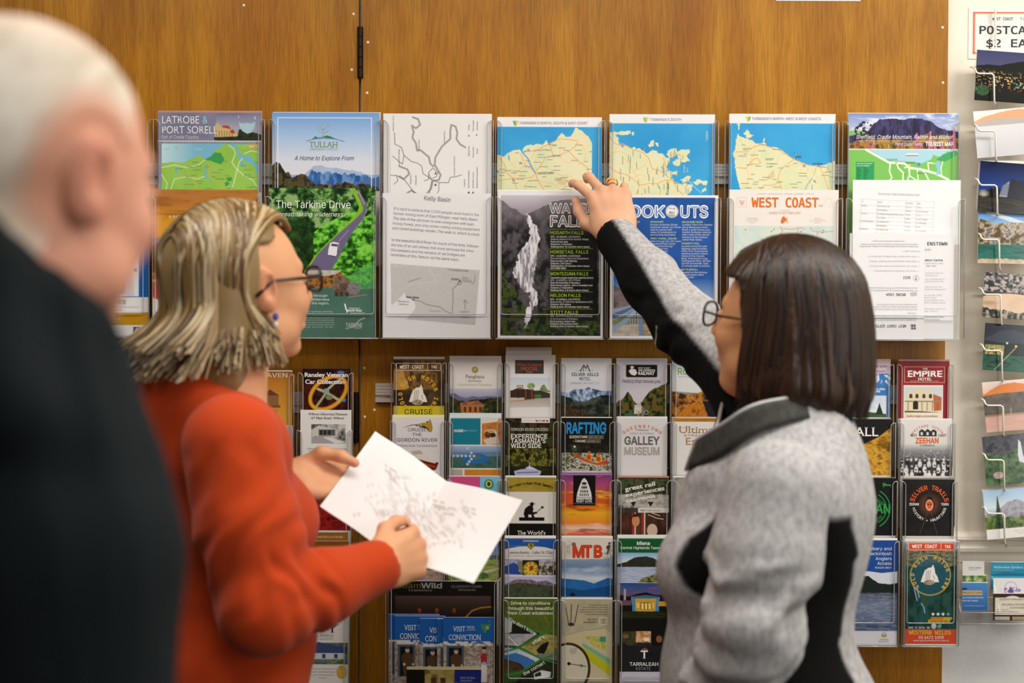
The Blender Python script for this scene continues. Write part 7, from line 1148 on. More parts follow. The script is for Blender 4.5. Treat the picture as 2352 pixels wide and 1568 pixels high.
# ---------------------------------------------------------------- figure modelling: blended volumes turned into one skin
class Vol:
    """blended primitives; every primitive only touches its own neighbourhood of the grid"""
    def __init__(s): s.p = []
    def ell(s, c, r, k=.015, R=None, sub=False):
        c = np.array(c, float); r = np.array(r, float); M = np.array(R) if R is not None else np.eye(3)
        def f(P):
            q = (P - c) @ M; k0 = np.linalg.norm(q / r, axis=-1); k1 = np.linalg.norm(q / r ** 2, axis=-1)
            return k0 * (k0 - 1) / np.maximum(k1, 1e-9)
        s.p.append((f, c - r.max(), c + r.max(), k, sub)); return s
    def cone(s, a, b, ra, rb, k=.015, sub=False):
        a = np.array(a, float); b = np.array(b, float); ab = b - a; L = ab @ ab + 1e-12
        def f(P):
            t = np.clip(((P - a) @ ab) / L, 0, 1); return np.linalg.norm(P - a - t[..., None] * ab, axis=-1) - (ra + (rb - ra) * t)
        m = max(ra, rb); s.p.append((f, np.minimum(a, b) - m, np.maximum(a, b) + m, k, sub)); return s
    def chain(s, pts, rs, k=.012):
        for i in range(len(pts) - 1): s.cone(pts[i], pts[i + 1], rs[i], rs[i + 1], k if i else k)
        return s
    def cut(s, f): s.p.append((f, None, None, 0, 'cut')); return s          # keep where f <= 0
    def mesh(s, h, smooth=2, lo=None, hi=None):
        add = [q for q in s.p if q[4] is False]
        lo = np.min([q[1] for q in add], 0) - 3 * h if lo is None else np.array(lo)
        hi = np.max([q[2] for q in add], 0) + 3 * h if hi is None else np.array(hi)
        n = np.ceil((hi - lo) / h).astype(int) + 1
        ax = [lo[i] + h * np.arange(n[i]) for i in range(3)]
        D = np.full(tuple(n), 1.0)
        for f, a, b, k, sub in s.p:
            if sub == 'cut':
                G = np.stack(np.meshgrid(*ax, indexing='ij'), -1); D = np.maximum(D, f(G)); continue
            m = k + 3 * h + .012
            sl = tuple(slice(max(0, int((a[i] - m - lo[i]) / h)), min(n[i], int((b[i] + m - lo[i]) / h) + 2)) for i in range(3))
            if any(q.stop <= q.start for q in sl): continue
            G = np.stack(np.meshgrid(*[ax[i][sl[i]] for i in range(3)], indexing='ij'), -1); d = f(G); o = D[sl]
            if sub: hh = np.clip(.5 - .5 * (d + o) / max(k, 1e-6), 0, 1); D[sl] = o * (1 - hh) - d * hh + k * hh * (1 - hh)
            else: hh = np.clip(.5 + .5 * (d - o) / max(k, 1e-6), 0, 1); D[sl] = d * (1 - hh) + o * hh - k * hh * (1 - hh)
        return nets(D, lo, h, smooth)

def nets(D, lo, h, smooth):
    S = D < 0; n = D.shape
    c = np.stack([S[i:n[0] - 1 + i, j:n[1] - 1 + j, k:n[2] - 1 + k] for i in (0, 1) for j in (0, 1) for k in (0, 1)], -1)
    mix = c.any(-1) & ~c.all(-1); idx = np.full(mix.shape, -1); idx[mix] = np.arange(mix.sum()); cells = np.argwhere(mix)
    acc = np.zeros((len(cells), 3)); cnt = np.zeros(len(cells))
    E = [((0, 0, 0), 0), ((0, 1, 0), 0), ((0, 0, 1), 0), ((0, 1, 1), 0), ((0, 0, 0), 1), ((1, 0, 0), 1), ((0, 0, 1), 1), ((1, 0, 1), 1), ((0, 0, 0), 2), ((1, 0, 0), 2), ((0, 1, 0), 2), ((1, 1, 0), 2)]
    for o, a in E:
        p = cells + np.array(o); q = p.copy(); q[:, a] += 1
        dp = D[p[:, 0], p[:, 1], p[:, 2]]; dq = D[q[:, 0], q[:, 1], q[:, 2]]; m = (dp < 0) != (dq < 0)
        t = np.where(m, dp / np.where(dp == dq, 1, dp - dq), 0); pos = np.array(o, float) + np.eye(3)[a] * t[:, None]
        acc[m] += pos[m]; cnt[m] += 1
    V = lo + h * (cells + acc / np.maximum(cnt, 1)[:, None]); F = []
    for a in range(3):
        u, w = (a + 1) % 3, (a + 2) % 3
        sl0 = [slice(1, n[i] - 1) for i in range(3)]; sl0[a] = slice(0, n[a] - 1); sl1 = list(sl0); sl1[a] = slice(1, n[a])
        A, B = S[tuple(sl0)], S[tuple(sl1)]
        for val in (True, False):
            e = np.argwhere((A == val) & (B == (not val))) + np.array([0 if i == a else 1 for i in range(3)])
            if not len(e): continue
            du = np.zeros(3, int); du[u] = 1; dw = np.zeros(3, int); dw[w] = 1
            g = lambda x: idx[x[:, 0], x[:, 1], x[:, 2]]
            q = np.stack([g(e - du - dw), g(e - dw), g(e), g(e - du)], -1)
            F.append(q if val else q[:, ::-1])
    F = np.concatenate(F) if F else np.zeros((0, 4), int)
    F = F[(F >= 0).all(1)]
    for _ in range(smooth):
        s = np.zeros_like(V); c = np.zeros(len(V))
        for i in range(4):
            a, b = F[:, i], F[:, (i + 1) % 4]; np.add.at(s, a, V[b]); np.add.at(c, a, 1)
        V = V * .45 + .55 * s / np.maximum(c, 1)[:, None]
    return V, F

def normals(V, F):
    n = np.cross(V[F[:, 2]] - V[F[:, 0]], V[F[:, 3]] - V[F[:, 1]]); N = np.zeros_like(V)
    for i in range(4): np.add.at(N, F[:, i], n)
    return N / np.maximum(np.linalg.norm(N, axis=1), 1e-12)[:, None]

def skin_obj(name, parts, m, parent=None):
    """parts: list of (V, F, C); one mesh, smooth shaded, colours in Col"""
    V = []; F = []; C = []; b = 0
    for v, f, c in parts:
        V.append(v); F += (np.asarray(f) + b).tolist(); b += len(v); C.append(np.broadcast_to(np.asarray(c, float), (len(v), 3)))
    V = np.concatenate(V); C = np.concatenate(C)
    me = bpy.data.meshes.new(name); me.from_pydata(V, [], F)
    me.polygons.foreach_set('use_smooth', [True] * len(me.polygons))
    at = me.attributes.new('Col', 'FLOAT_COLOR', 'POINT'); c4 = np.ones((len(V), 4), np.float32); c4[:, :3] = C; at.data.foreach_set('color', c4.ravel()); me.update()
    return link(name, me, parent, m if isinstance(m, list) else [m])

def rotm(yaw=0, pitch=0, roll=0):
    """columns: right, forward, up of a figure facing +Y before the turn; yaw turns to the left, pitch raises the face"""
    return np.array(Matrix.Rotation(yaw, 3, 'Z') @ Matrix.Rotation(pitch, 3, 'X') @ Matrix.Rotation(roll, 3, 'Y'))
def smoothstep(a, b, x): t = np.clip((x - a) / (b - a), 0, 1); return t * t * (3 - 2 * t)

def fabric(name, rough, sc, strength, attr='Col', sheen=.2, marl=None):
    m = mat(name, rough=rough, spec=.15, attr=None if marl else attr)
    tc = nd(m, 'ShaderNodeTexCoord'); n = nd(m, 'ShaderNodeTexNoise', Scale=sc, Detail=3); lk(m, tc.outputs['Object'], n.inputs['Vector'])
    b = nd(m, 'ShaderNodeBump', Strength=strength, Distance=.003); lk(m, n.outputs['Fac'], b.inputs['Height']); lk(m, b.outputs['Normal'], bsdf(m).inputs['Normal'])
    bsdf(m).inputs['Sheen Weight'].default_value = sheen; bsdf(m).inputs['Sheen Roughness'].default_value = .5
    if marl:                                                   # flecked two-tone yarn over the panel colours
        a = nd(m, 'ShaderNodeAttribute'); a.attribute_name = attr
        mp = nd(m, 'ShaderNodeMapping'); mp.inputs['Scale'].default_value = (1, 1, .55); lk(m, tc.outputs['Object'], mp.inputs['Vector'])
        fl = nd(m, 'ShaderNodeTexNoise', Scale=marl, Detail=4, Roughness=.75); lk(m, mp.outputs['Vector'], fl.inputs['Vector'])
        r = nd(m, 'ShaderNodeValToRGB'); r.color_ramp.elements[0].position = .36; r.color_ramp.elements[0].color = (.6, .6, .61, 1); r.color_ramp.elements[1].position = .62; r.color_ramp.elements[1].color = (1, 1, 1, 1); lk(m, fl.outputs['Fac'], r.inputs['Fac'])
        x = nd(m, 'ShaderNodeMix'); x.data_type = 'RGBA'; x.blend_type = 'MULTIPLY'; x.inputs[0].default_value = 1; lk(m, a.outputs['Color'], x.inputs[6]); lk(m, r.outputs['Color'], x.inputs[7]); lk(m, x.outputs[2], bsdf(m).inputs['Base Color'])
    return m
M_SKIN = mat('skin', rough=.5, spec=.35, attr='Col'); bsdf(M_SKIN).inputs['Subsurface Weight'].default_value = .12; bsdf(M_SKIN).inputs['Subsurface Radius'].default_value = (.012, .005, .003); bsdf(M_SKIN).inputs['Subsurface Scale'].default_value = .5
M_HAIR = mat('hair', rough=.4, spec=.45, attr='Col'); M_HAIR2 = mat('cropped_hair', rough=.6, spec=.3, attr='Col')
M_JUMPER = fabric('orange_jersey', .85, 900, .2, sheen=.1); M_FLEECE = fabric('flecked_fleece', .95, 500, .35, sheen=0, marl=120); M_COAT = fabric('dark_coat_cloth', .9, 700, .3, sheen=0); M_TROUSER = mat('trouser_cloth', '#1d2027', .9); M_SHOE = mat('shoe_leather', '#15130f', .5)
M_FRAME = mat('dark_spectacle_frame', '#1a1518', .3); M_GOLD = mat('gold', '#d8a94a', .25, 1.0); M_BEAD = mat('blue_bead', '#4a4a9c', .2); M_WHITEBEAD = mat('pale_bead', '#d8d4cc', .35)
M_LENS = acrylic('spectacle_lens', .02, .5, '#f2f4f4'); M_ZIP = mat('silver_zip_tape', '#b8b8b8', .4, .4)

def head_parts(sk, h=.0032, ears=True, lips='#b5665a', brow='#6a5644', iris='#3c4a50', jaw=1.0, extra=None):
    """a head in its own frame (x right, y forward, z up, origin between the ears), about 0.23 m tall, with its neck"""
    v = Vol()
    v.ell((0, -.014, .034), (.0765, .098, .084), .02).ell((0, .028, -.015), (.066, .066, .088), .03).ell((0, .03, -.07), (.052 * jaw, .056, .04), .025)
    v.ell((0, .075, -.1), (.021, .017, .015), .02)
    for s in (-1, 1):
        v.ell((.037 * s, .062, -.03), (.026, .026, .024), .02); v.ell((.048 * s, .022, -.068), (.016, .03, .022), .02)
        v.cone((.012 * s, .09, .022), (.04 * s, .076, .024), .008, .007, .012)
        v.ell((.031 * s, .099, .004), (.017, .015, .011), .012, sub=True)
        if ears:
            R = rotm(.0, 0, .12 * s) @ rotm(-.35 * s)
            v.ell((.079 * s, -.012, -.004), (.0075, .019, .032), .006, R); v.ell((.086 * s, -.006, -.002), (.006, .009, .017), .005, R, sub=True); v.ell((.077 * s, -.004, -.029), (.007, .009, .01), .006)
    v.cone((0, .09, .014), (0, .113, -.026), .009, .0125, .012)
    for s in (-1, 1): v.ell((.012 * s, .104, -.03), (.008, .011, .008), .006)
    v.ell((0, .094, -.056), (.023, .01, .0075), .008).ell((0, .0925, -.069), (.021, .01, .0075), .008); v.ell((0, .107, -.0625), (.024, .006, .0016), .002, sub=True)
    v.cone((0, -.018, -.05), (0, -.04, -.135), .056, .054, .03).cone((0, -.04, -.135), (0, -.05, -.2), .054, .066, .02)
    if extra: extra(v)
    for s in (-1, 1): v.ell((.031 * s, .0855, .004), (.0125, .0105, .009), .002)
    V, F = v.mesh(h, 2)
    x, y, z = V.T; C = np.tile(lin(sk), (len(V), 1))
    def tint(m, c): C[:] = C * (1 - m[:, None]) + lin(c) * m[:, None]
    red = np.clip(1 - np.hypot((np.abs(x) - .042) / .03, (z + .03) / .03), 0, 1) * (y > .03); tint(red * .35, '#c8705a')
    tint(np.clip(1 - np.hypot(x / .016, (z + .03) / .02), 0, 1) * (y > .09) * .4, '#c86a58')
    tint(smoothstep(.9, .5, np.hypot(x / .024, (z + .0625) / .012)) * (y > .088), lips)
    tint(smoothstep(1.1, .7, np.hypot((np.abs(x) - .029) / .018, (z - .028) / .005)) * (y > .06), brow)
    ed = np.hypot(np.abs(x) - .031, z - .004); on = (y > .0905) & (ed < .0115) & (np.abs(z - .004) < .0068)
    tint(on.astype(float), '#e6e0da'); tint(((ed < .0056) & (y > .088)).astype(float), iris); tint(((ed < .0026) & (y > .088)).astype(float), '#0c0a0a')
    if ears: tint(smoothstep(.073, .088, np.abs(x)) * (np.abs(y + .01) < .03) * .35, '#c8644c')
    return V, F, C

def hand_parts(sk, curl, splay, thumb, side=1, h=.0021):
    """hand in its own frame: y towards the fingers, z the back of the hand, thumb at +x * side; curl: per finger (knuckle, middle, end) in degrees"""
    v = Vol()
    base = [(.031, .088), (.0105, .094), (-.0105, .09), (-.0295, .082)]; L = [(.043, .025, .02), (.048, .029, .021), (.044, .027, .021), (.034, .02, .018)]; rad = [(.0093, .0082, .007), (.0096, .0084, .0072), (.0091, .008, .0068), (.0082, .007, .006)]
    tips = []
    v.ell((0.001, .05, 0), (.0405, .05, .0145), .012).ell((.0, .075, .001), (.04, .02, .0125), .01).ell((.022, .03, -.006), (.018, .03, .014), .012).ell((-.026, .035, -.005), (.014, .034, .012), .01)
    v.cone((0, -.03, 0), (0, .012, 0), .0245, .027, .016)
    for i in range(4):
        p = np.array([base[i][0], base[i][1], .0015]); ang = 0; sp = math.radians(splay[i]); v.cone((base[i][0] * .55, .04, .001), p, .01, rad[i][0] + .0006, .008)
        for j in range(3):
            ang += math.radians(curl[i][j]); d = np.array([math.sin(sp) * math.cos(ang), math.cos(sp) * math.cos(ang), -math.sin(ang)]); q = p + d * L[i][j]
            v.cone(p, q, rad[i][j] + (.0006 if j else 0), rad[i][min(j + 1, 2)], .0035 if j else .005); p = q
        tips.append((p, d))
    p = np.array([.024, .018, -.004])
    for d, l, ra, rb in zip(thumb, (.042, .032, .026), (.0125, .0108, .0095), (.0108, .0095, .008)):
        d = np.array(d, float); d /= np.linalg.norm(d); q = p + d * l; v.cone(p, q, ra, rb, .008); p = q
    tips.append((p, d))
    V, F = v.mesh(h, 2)
    C = np.tile(lin(sk), (len(V), 1)); x, y, z = V.T
    for (t, d) in tips:
        w = smoothstep(.03, .0, np.linalg.norm(V - t, axis=1)); C = C * (1 - .3 * w[:, None]) + lin('#d08a78') * .3 * w[:, None]
        up = np.cross(d, [1, 0, 0]); up /= np.linalg.norm(up) + 1e-9; up = up if up[2] > 0 else -up
        nl = (np.linalg.norm((V - t) - d * -.002 - up * .006, axis=1) < .0058); C[nl] = lin('#e0b3a2')
    kn = np.zeros(len(V))
    for b in base: kn += smoothstep(.014, .004, np.hypot(x - b[0], y - b[1])) * (z > 0)
    C = C * (1 - .25 * np.clip(kn, 0, 1)[:, None]) + lin('#c9826a') * .25 * np.clip(kn, 0, 1)[:, None]
    if side < 0: V = V * np.array([-1, 1, 1]); F = F[:, ::-1]
    return V, F, C

def frame_from(y, z):
    """rotation whose columns are x, y, z for a wanted y direction and an approximate z direction"""
    y = np.array(y, float); y /= np.linalg.norm(y); z = np.array(z, float); z -= y * (z @ y); z /= np.linalg.norm(z); return np.stack([np.cross(y, z), y, z], 1)
def place(part, R, o): return (part[0] @ np.asarray(R).T + np.asarray(o), part[1], part[2])
def np3(v): return np.array(tuple(v))
def folds(V, N, a, b, amp, freq, skew, t0, t1, ref, seed=0):
    """creases round a limb from a to b: pushes the cloth in and out in slanted rings between t0 and t1"""
    a, b = np.asarray(a, float), np.asarray(b, float); ab = b - a; L = np.linalg.norm(ab); d = ab / L
    rel = V - a; t = rel @ d / L; rad = rel - (rel @ d)[:, None] * d; dist = np.linalg.norm(rad, axis=1)
    u = np.asarray(ref, float) - d * (np.asarray(ref) @ d); u /= np.linalg.norm(u); w = np.cross(d, u); ang = np.arctan2(rad @ w, rad @ u)
    wob = (fbm(ang * .8 + 9, t * 3 + seed, seed + 3, 2) - .5)
    ph = freq * t + skew * np.cos(ang) + 1.5 * wob
    m = smoothstep(t0 - .08, t0 + .08, t) * (1 - smoothstep(t1 - .08, t1 + .08, t)) * smoothstep(.13, .09, dist)
    return V + N * (amp * np.sin(ph * 2 * math.pi) * m * (.35 + .9 * fbm(ang * .7 + 3, t * 2.5, seed + 7, 1)))[:, None]
def tubes(locks, n=6):
    """locks of hair: (points, radii, flatness direction, colour); all one mesh"""
    mb = MB()
    for pts, rs, c in locks: mb.tube([tuple(p) for p in pts], list(rs), n, col=c, cap=False)
    return np.array(mb.v), mb.f, np.array(mb.c)
def tri_quads(F): return F
# ---------------------------------------------------------------- the three visitors
def lower_body(parent, hip, yaw, leg_mat, hips_r=(.165, .125)):
    """trousers and shoes down to the floor, below the picture"""
    R = rotm(yaw); v = Vol(); hip = np3(hip)
    v.ell(hip, (hips_r[0], hips_r[1], .12), .04, R)
    feet = []
    for s in (-1, 1):
        k = hip + R @ np.array([.085 * s, .01, -.42]); a = np.array([*(hip + R @ np.array([.085 * s, -.02, 0]))[:2], .1])
        v.cone(hip + R @ np.array([.08 * s, 0, -.03]), k, .088, .065, .04).cone(k, a, .065, .058, .02); feet.append(a)
    V, F = v.mesh(.012, 2); C = lin('#1d2027'); skin_obj('trousers', [(V, F, C)], leg_mat, parent)
    for a in feet:
        v = Vol(); v.ell((0, .06, .038), (.046, .13, .04), .02).ell((0, -.02, .06), (.04, .055, .06), .02).cut(lambda P: .002 - P[..., 2])
        V, F = v.mesh(.007, 1); V = V @ R.T + np.array([a[0], a[1], 0]); skin_obj('shoe', [(V, F, lin('#15130f'))], M_SHOE, parent)
def spectacles(parent, R, o, name='spectacles', half=.027, high=.018, rim=.0018, bent=0.0, wide=.032):
    """frame and lenses in front of the eyes, temples back to the ears; head frame R, o"""
    mb = MB(); T = lambda p: o + R @ np.array(p); lm = MB()
    for s in (-1, 1):
        ring = []
        for k in range(25):
            t = 2 * math.pi * k / 24; cx = abs(math.cos(t)) ** .7 * math.copysign(1, math.cos(t)); cz = abs(math.sin(t)) ** .75 * math.copysign(1, math.sin(t))
            x = wide * s + half * cx; ring.append(T((x, .114 - .22 * max(0, abs(x) - .02), .002 + high * cz)))
        mb.tube(ring, rim, 6, cap=False); n = len(ring) - 1
        lm.add(ring[:-1] + [sum(ring[:-1], np.zeros(3)) / n], [(i, (i + 1) % n, n) for i in range(n)])
        xo = (wide + half) * s; mb.tube([T((xo, .106, .006)), T((xo * 1.13, .098, .008)), T((.080 * s, .06, .007)), T((.082 * s, .0, .008)), T((.082 * s, -.03, -.012))], rim * 1.05, 6)
    mb.tube([T((-.006, .114, .004)), T((0, .118, .006)), T((.006, .114, .004))], rim, 6)
    f = mb.build(name, M_FRAME, parent, colors=False); lm.build('lens', M_LENS, f, colors=False); return f

# ---- the man at the left, seen from behind
o = np.array([-.386, 1.145, 1.556]); RM = rotm(math.radians(-31), math.radians(-5), math.radians(2)) * 1.03
body = Vol(); RT = rotm(math.radians(-30)); tc = np.array([-.456, 1.13, 1.10])
LT = lambda x, y, z: tc + RT @ np.array([x, y, z])
for a, b, ra, rb in ((LT(0, -.01, -.2), LT(0, .01, .16), .1, .09), (LT(-.14, 0, .16), LT(.14, 0, .16), .05, .05), (LT(.14, 0, .15), LT(.18, -.01, -.12), .045, .038), (LT(-.14, 0, .15), LT(-.18, -.01, -.12), .045, .038), (LT(.18, -.01, -.12), LT(.18, .03, -.38), .036, .03), (LT(-.18, -.01, -.12), LT(-.18, .03, -.38), .036, .03), (LT(0, -.03, .2), o + RM @ np.array([0, -.05, -.19]), .06, .058)): body.cone(a, b, ra, rb, .05)
SKM = '#d99a80'
bv, bf = body.mesh(.011, 2)
hp = head_parts(SKM, extra=lambda v: v.ell((0, -.075, -.09), (.05, .03, .05), .03), brow='#c9b8a4', jaw=1.12)
hand_curl = [(30, 40, 25)] * 4; th0 = [(.7, .6, -.4), (.4, .9, -.3), (.2, 1, -.3)]
parts = [place(hp, RM, o), (bv, bf, lin(SKM))]
for s in (1, -1):
    H = hand_parts(SKM, hand_curl, (3, 1, -1, -4), th0, -s, h=.0035); w = LT(.18 * s, .03, -.39); parts.append(place(H, frame_from(RT @ np.array([0, .15, -1]), RT @ np.array([.9 * s, -.3, 0])), w))
man = skin_obj('person', parts, M_SKIN); tag(man, 'man with cropped white hair and dark coat, seen from behind at the left edge', 'person')
hv = Vol(); hv.ell((0, -.0145, .035), (.0785, .1, .086), .02).ell((0, .028, -.015), (.067, .067, .089), .03).ell((0, -.075, -.09), (.051, .031, .051), .03).cone((0, -.018, -.05), (0, -.04, -.135), .0565, .0545, .03)
def hairline(P):
    """negative where the man's hair grows: behind the receding front, above the nape, round the ears"""
    x, y, z = np.moveaxis(P, -1, 0)
    front = y - .082 - .2 * (z - .07); nape = (-.078 - z) + np.maximum(0, y + .035) * 1.0; ear = np.where(np.abs(x) > .04, (.034 - np.hypot((y + .006) * .95, (z - .0) * .8)), -1); cheek = np.where(np.abs(x) > .03, y - .03 - .55 * (z - .02), -1)
    return np.maximum(np.maximum(front, nape), np.maximum(ear, cheek))
hv.cut(hairline)
V, F = hv.mesh(.0035, 2); n = fbm(V[:, 0] * 22 + V[:, 1] * 15, V[:, 2] * 22 - V[:, 1] * 9, 3, 4); n = np.clip((n - .5) * 2 + .5, 0, 1); fade = smoothstep(-.001, -.03, hairline(V))
C = lin('#b9a992')[None] * (1 - n[:, None]) + lin('#ece4d8')[None] * n[:, None]; bald = smoothstep(.115, .09, np.hypot(V[:, 0], V[:, 1] + .02)) * smoothstep(.085, .12, V[:, 2]) * .35; C = C * (1 - bald[:, None]) + lin('#dca890') * bald[:, None]
C = C * fade[:, None] + lin(SKM) * (1 - fade[:, None])
skin_obj('cropped_hair', [(V @ RM.T + o, F, C)], M_HAIR2, man)
cv = Vol()
cv.ell(LT(0, 0, .02), (.19, .14, .27), .05, RT).ell(LT(0, -.005, -.22), (.2, .16, .2), .05, RT).cone(LT(-.14, 0, .18), LT(.14, 0, .18), .075, .075, .06)
for s in (1, -1): cv.cone(LT(.145 * s, 0, .15), LT(.18 * s, -.01, -.12), .072, .064, .06).cone(LT(.18 * s, -.01, -.12), LT(.18 * s, .03, -.38), .064, .052, .03)
nk = o + RM @ np.array([0, -.04, -.088]); RC = RM / 1.03
ringp = [nk + RC @ np.array([.083 * math.sin(t), .092 * -math.cos(t), .058 * math.cos(t) - .012]) for t in np.linspace(0, 2 * math.pi, 17)]
cv.chain(ringp, [.017] * 17, .02)
for t in range(16): cv.cone(ringp[t], ringp[t] + np.array([0, 0, -.1]) + (ringp[t] - nk) * np.array([.3, .3, 0]), .018, .036, .03)
cv.cone(nk + np.array([0, 0, -.13]), LT(0, 0, .1), .09, .15, .06).cone(LT(0, -.05, .24), LT(0, -.04, .05), .095, .12, .05)
V, F = cv.mesh(.0075, 3); N = normals(V, F); V = V + N * ((fbm(V[:, 0] * 16 + V[:, 1] * 16, V[:, 2] * 3.5, 5, 3) - .5) * .016)[:, None]
C = lin('#11181b')[None] * np.ones((len(V), 1)); coat = skin_obj('coat', [(V, F, C)], M_COAT, man)
lower_body(man, LT(0, 0, -.3), math.radians(-30), M_TROUSER)

# ---- the woman in orange
SKR = '#dba077'
o = np.array([-.418, 2.20, 1.487]); YR = math.radians(-90 + 44); RR = rotm(YR, math.radians(6), math.radians(0)) * 1.03
RT = rotm(YR + math.radians(4)); tc = np.array([-.478, 2.205, 1.10]); LT = lambda x, y, z: tc + RT @ np.array([x, y, z])
sh_r, el_r = np3(W(533, 1018, 2.06)), np3(W(606, 1398, 2.02))
sh_l, el_l = LT(-.155, -.0, .135), np.array([-.45, 2.42, 1.075])
A, B, Fd, Cc = [np3(W(*p)) for p in ((735, 1162, 2.27), (862, 990, 2.41), (1025, 1104, 2.385), (1200, 1148, 2.30))]
edge = (B - A) / np.linalg.norm(B - A); up_n = np.cross(Fd - A, B - A); up_n /= np.linalg.norm(up_n); up_n = up_n if up_n[2] > 0 else -up_n
into = (Fd - B); into /= np.linalg.norm(into)
# left hand: fingers under the sheet's upper left edge, thumb on top; right hand round its lower edge
HL = hand_parts(SKR, [(-3, 3, 3), (-3, 3, 3), (-2, 4, 4), (-2, 5, 5)], (3, 0, -3, -7), [(.25, .85, -.75), (-.3, .95, -.25), (-.42, .9, .05)], 1)
yl = into * .66 + edge * .5; RL = frame_from(yl, -up_n); yl = RL[:, 1]
wr_l = A + (B - A) * .40 - up_n * .0195 - yl * .085
HRc = hand_parts(SKR, [(52, 78, 44), (60, 80, 46), (66, 80, 46), (70, 80, 46)], (3, 1, -1, -4), [(.6, .78, -.3), (.15, .95, -.3), (-.12, .96, -.25)], -1)
wr_r = np3(W(858, 1304, 2.15)); RRh = frame_from(np.array([.72, .68, .16]), np.array([-.5, -.75, -.1]))
body = Vol(); body.cone(LT(0, -.02, -.22), LT(0, 0, .15), .085, .1, .05).cone(sh_l, sh_r, .04, .04, .05).chain([sh_r, el_r, wr_r], [.04, .033, .024]).chain([sh_l, el_l, wr_l], [.04, .033, .024]).cone(LT(0, -.02, .15), o + RR @ np.array([0, -.05, -.19]), .06, .055, .03)
bv, bf = body.mesh(.009, 2); hp = head_parts(SKR, brow='#8a745a')
GEO = {}
red_lady = skin_obj('person', [place(hp, RR, o), (bv, bf, lin(SKR)), place(HL, RL, wr_l), place(HRc, RRh, wr_r)], M_SKIN)
tag(red_lady, 'woman with shoulder-length blond hair and orange jumper reading a white sheet', 'person')
# jumper
jv = Vol()
jv.ell(LT(0, 0, .04), (.175, .118, .19), .05, RT).ell(LT(0, .0, -.2), (.18, .135, .2), .06, RT).cone(LT(-.13, -.01, .15), LT(.12, -.02, .145), .062, .062, .05).cone(LT(0, -.02, .14), LT(0, -.04, .25), .12, .07, .04).cone(LT(0, -.035, .2), LT(.13, -.03, .15), .075, .06, .05).cone(LT(0, -.035, .2), LT(-.13, -.02, .15), .075, .06, .05)
for s in (-1, 1): jv.ell(LT(.066 * s, .09, .02), (.07, .066, .072), .04, RT)
jv.ell(LT(0, .06, -.14), (.14, .1, .14), .06, RT)
nkr = o + RR @ np.array([0, -.045, -.16])
jv.ell(nkr + np.array([0, 0, .012]), (.066, .07, .04), .01, sub=True)
V, F = jv.mesh(.0065, 3); N = normals(V, F)
zz = V[:, 2]; V = V + N * (((fbm(V[:, 0] * 12 - V[:, 2] * 9, V[:, 2] * 12 + V[:, 0] * 5, 5, 3) - .5) * .012) * (zz < 1.02))[:, None]
C = lin('#b83d10')[None] * np.ones((len(V), 1)); jumper = skin_obj('jumper', [(V, F, C)], M_JUMPER, red_lady)
def sleeve(pts, rs, col, m, parent, creases, h=.006, dent=None, paint=None):
    """a sleeve of its own, set into the armhole; creases: arguments of folds()"""
    v = Vol(); v.chain(pts, rs, .03)
    d = np.asarray(pts[-1]) - np.asarray(pts[-2]); d /= np.linalg.norm(d); v.ell(np.asarray(pts[-1]) + d * rs[-1] * .95, (rs[-1] * .82,) * 3, .004, sub=True)
    V, F = v.mesh(h, 3); N = normals(V, F)
    for c in creases: V = folds(V, N, *c)
    C = lin(col)[None] * np.ones((len(V), 1))
    if paint: C = paint(V, C)
    return skin_obj('sleeve', [(V, F, C)], m, parent)
sleeve([sh_r, (sh_r + el_r) / 2, el_r, el_r * .5 + wr_r * .5, wr_r + (wr_r - el_r) * .02], [.073, .071, .062, .052, .042], '#b83d10', M_JUMPER, jumper, [(el_r, wr_r, .0036, 4.2, .8, -.05, .5, (0, 0, 1), 2), (sh_r, el_r, .0036, 2.6, 1.2, .5, 1.02, (1, 0, 0), 5), (sh_r, el_r, .003, 2, 1.3, .05, .4, (1, 0, 0), 8)])
sleeve([sh_l, el_l, wr_l + (wr_l - el_l) * -.08], [.07, .06, .042], '#b83d10', M_JUMPER, jumper, [(el_l, wr_l, .003, 4, .8, .0, .6, (0, 0, 1), 3)])
lower_body(red_lady, LT(0, 0, -.28), YR, M_TROUSER)
spectacles(red_lady, RR, o, half=.026, high=.019, rim=.0026)
mb = MB(); e = o + RR @ np.array([.087, -.004, -.044]); mb.lathe([(.0012, .006), (.0042, .003), (.0052, -.002), (.0012, -.007)], e, (0, 0, 1), 12); ear = mb.build('earring', M_BEAD, red_lady, colors=False)
mb = MB(); mb.lathe([(.001, 0), (.0034, -.002), (.004, -.007), (.001, -.012)], e - np.array([0, 0, .006]), (0, 0, 1), 12); mb.build('drop', M_WHITEBEAD, ear, colors=False)
ax = wr_l - el_l; ax /= np.linalg.norm(ax); ux = np.cross(ax, (0, 0, 1)); ux /= np.linalg.norm(ux); wx = np.cross(ax, ux)
for nm, off, m_, r_ in (('bracelet', -.002, M_GOLD, .031), ('watch_strap', -.016, M_WHITEBEAD, .033)):
    mb = MB(); c0 = wr_l + ax * off; mb.tube([c0 + (ux * math.cos(t) + wx * math.sin(t)) * r_ for t in np.linspace(0, 2 * math.pi, 25)], .004, 8, cap=False); mb.build(nm, m_, red_lady, colors=False)
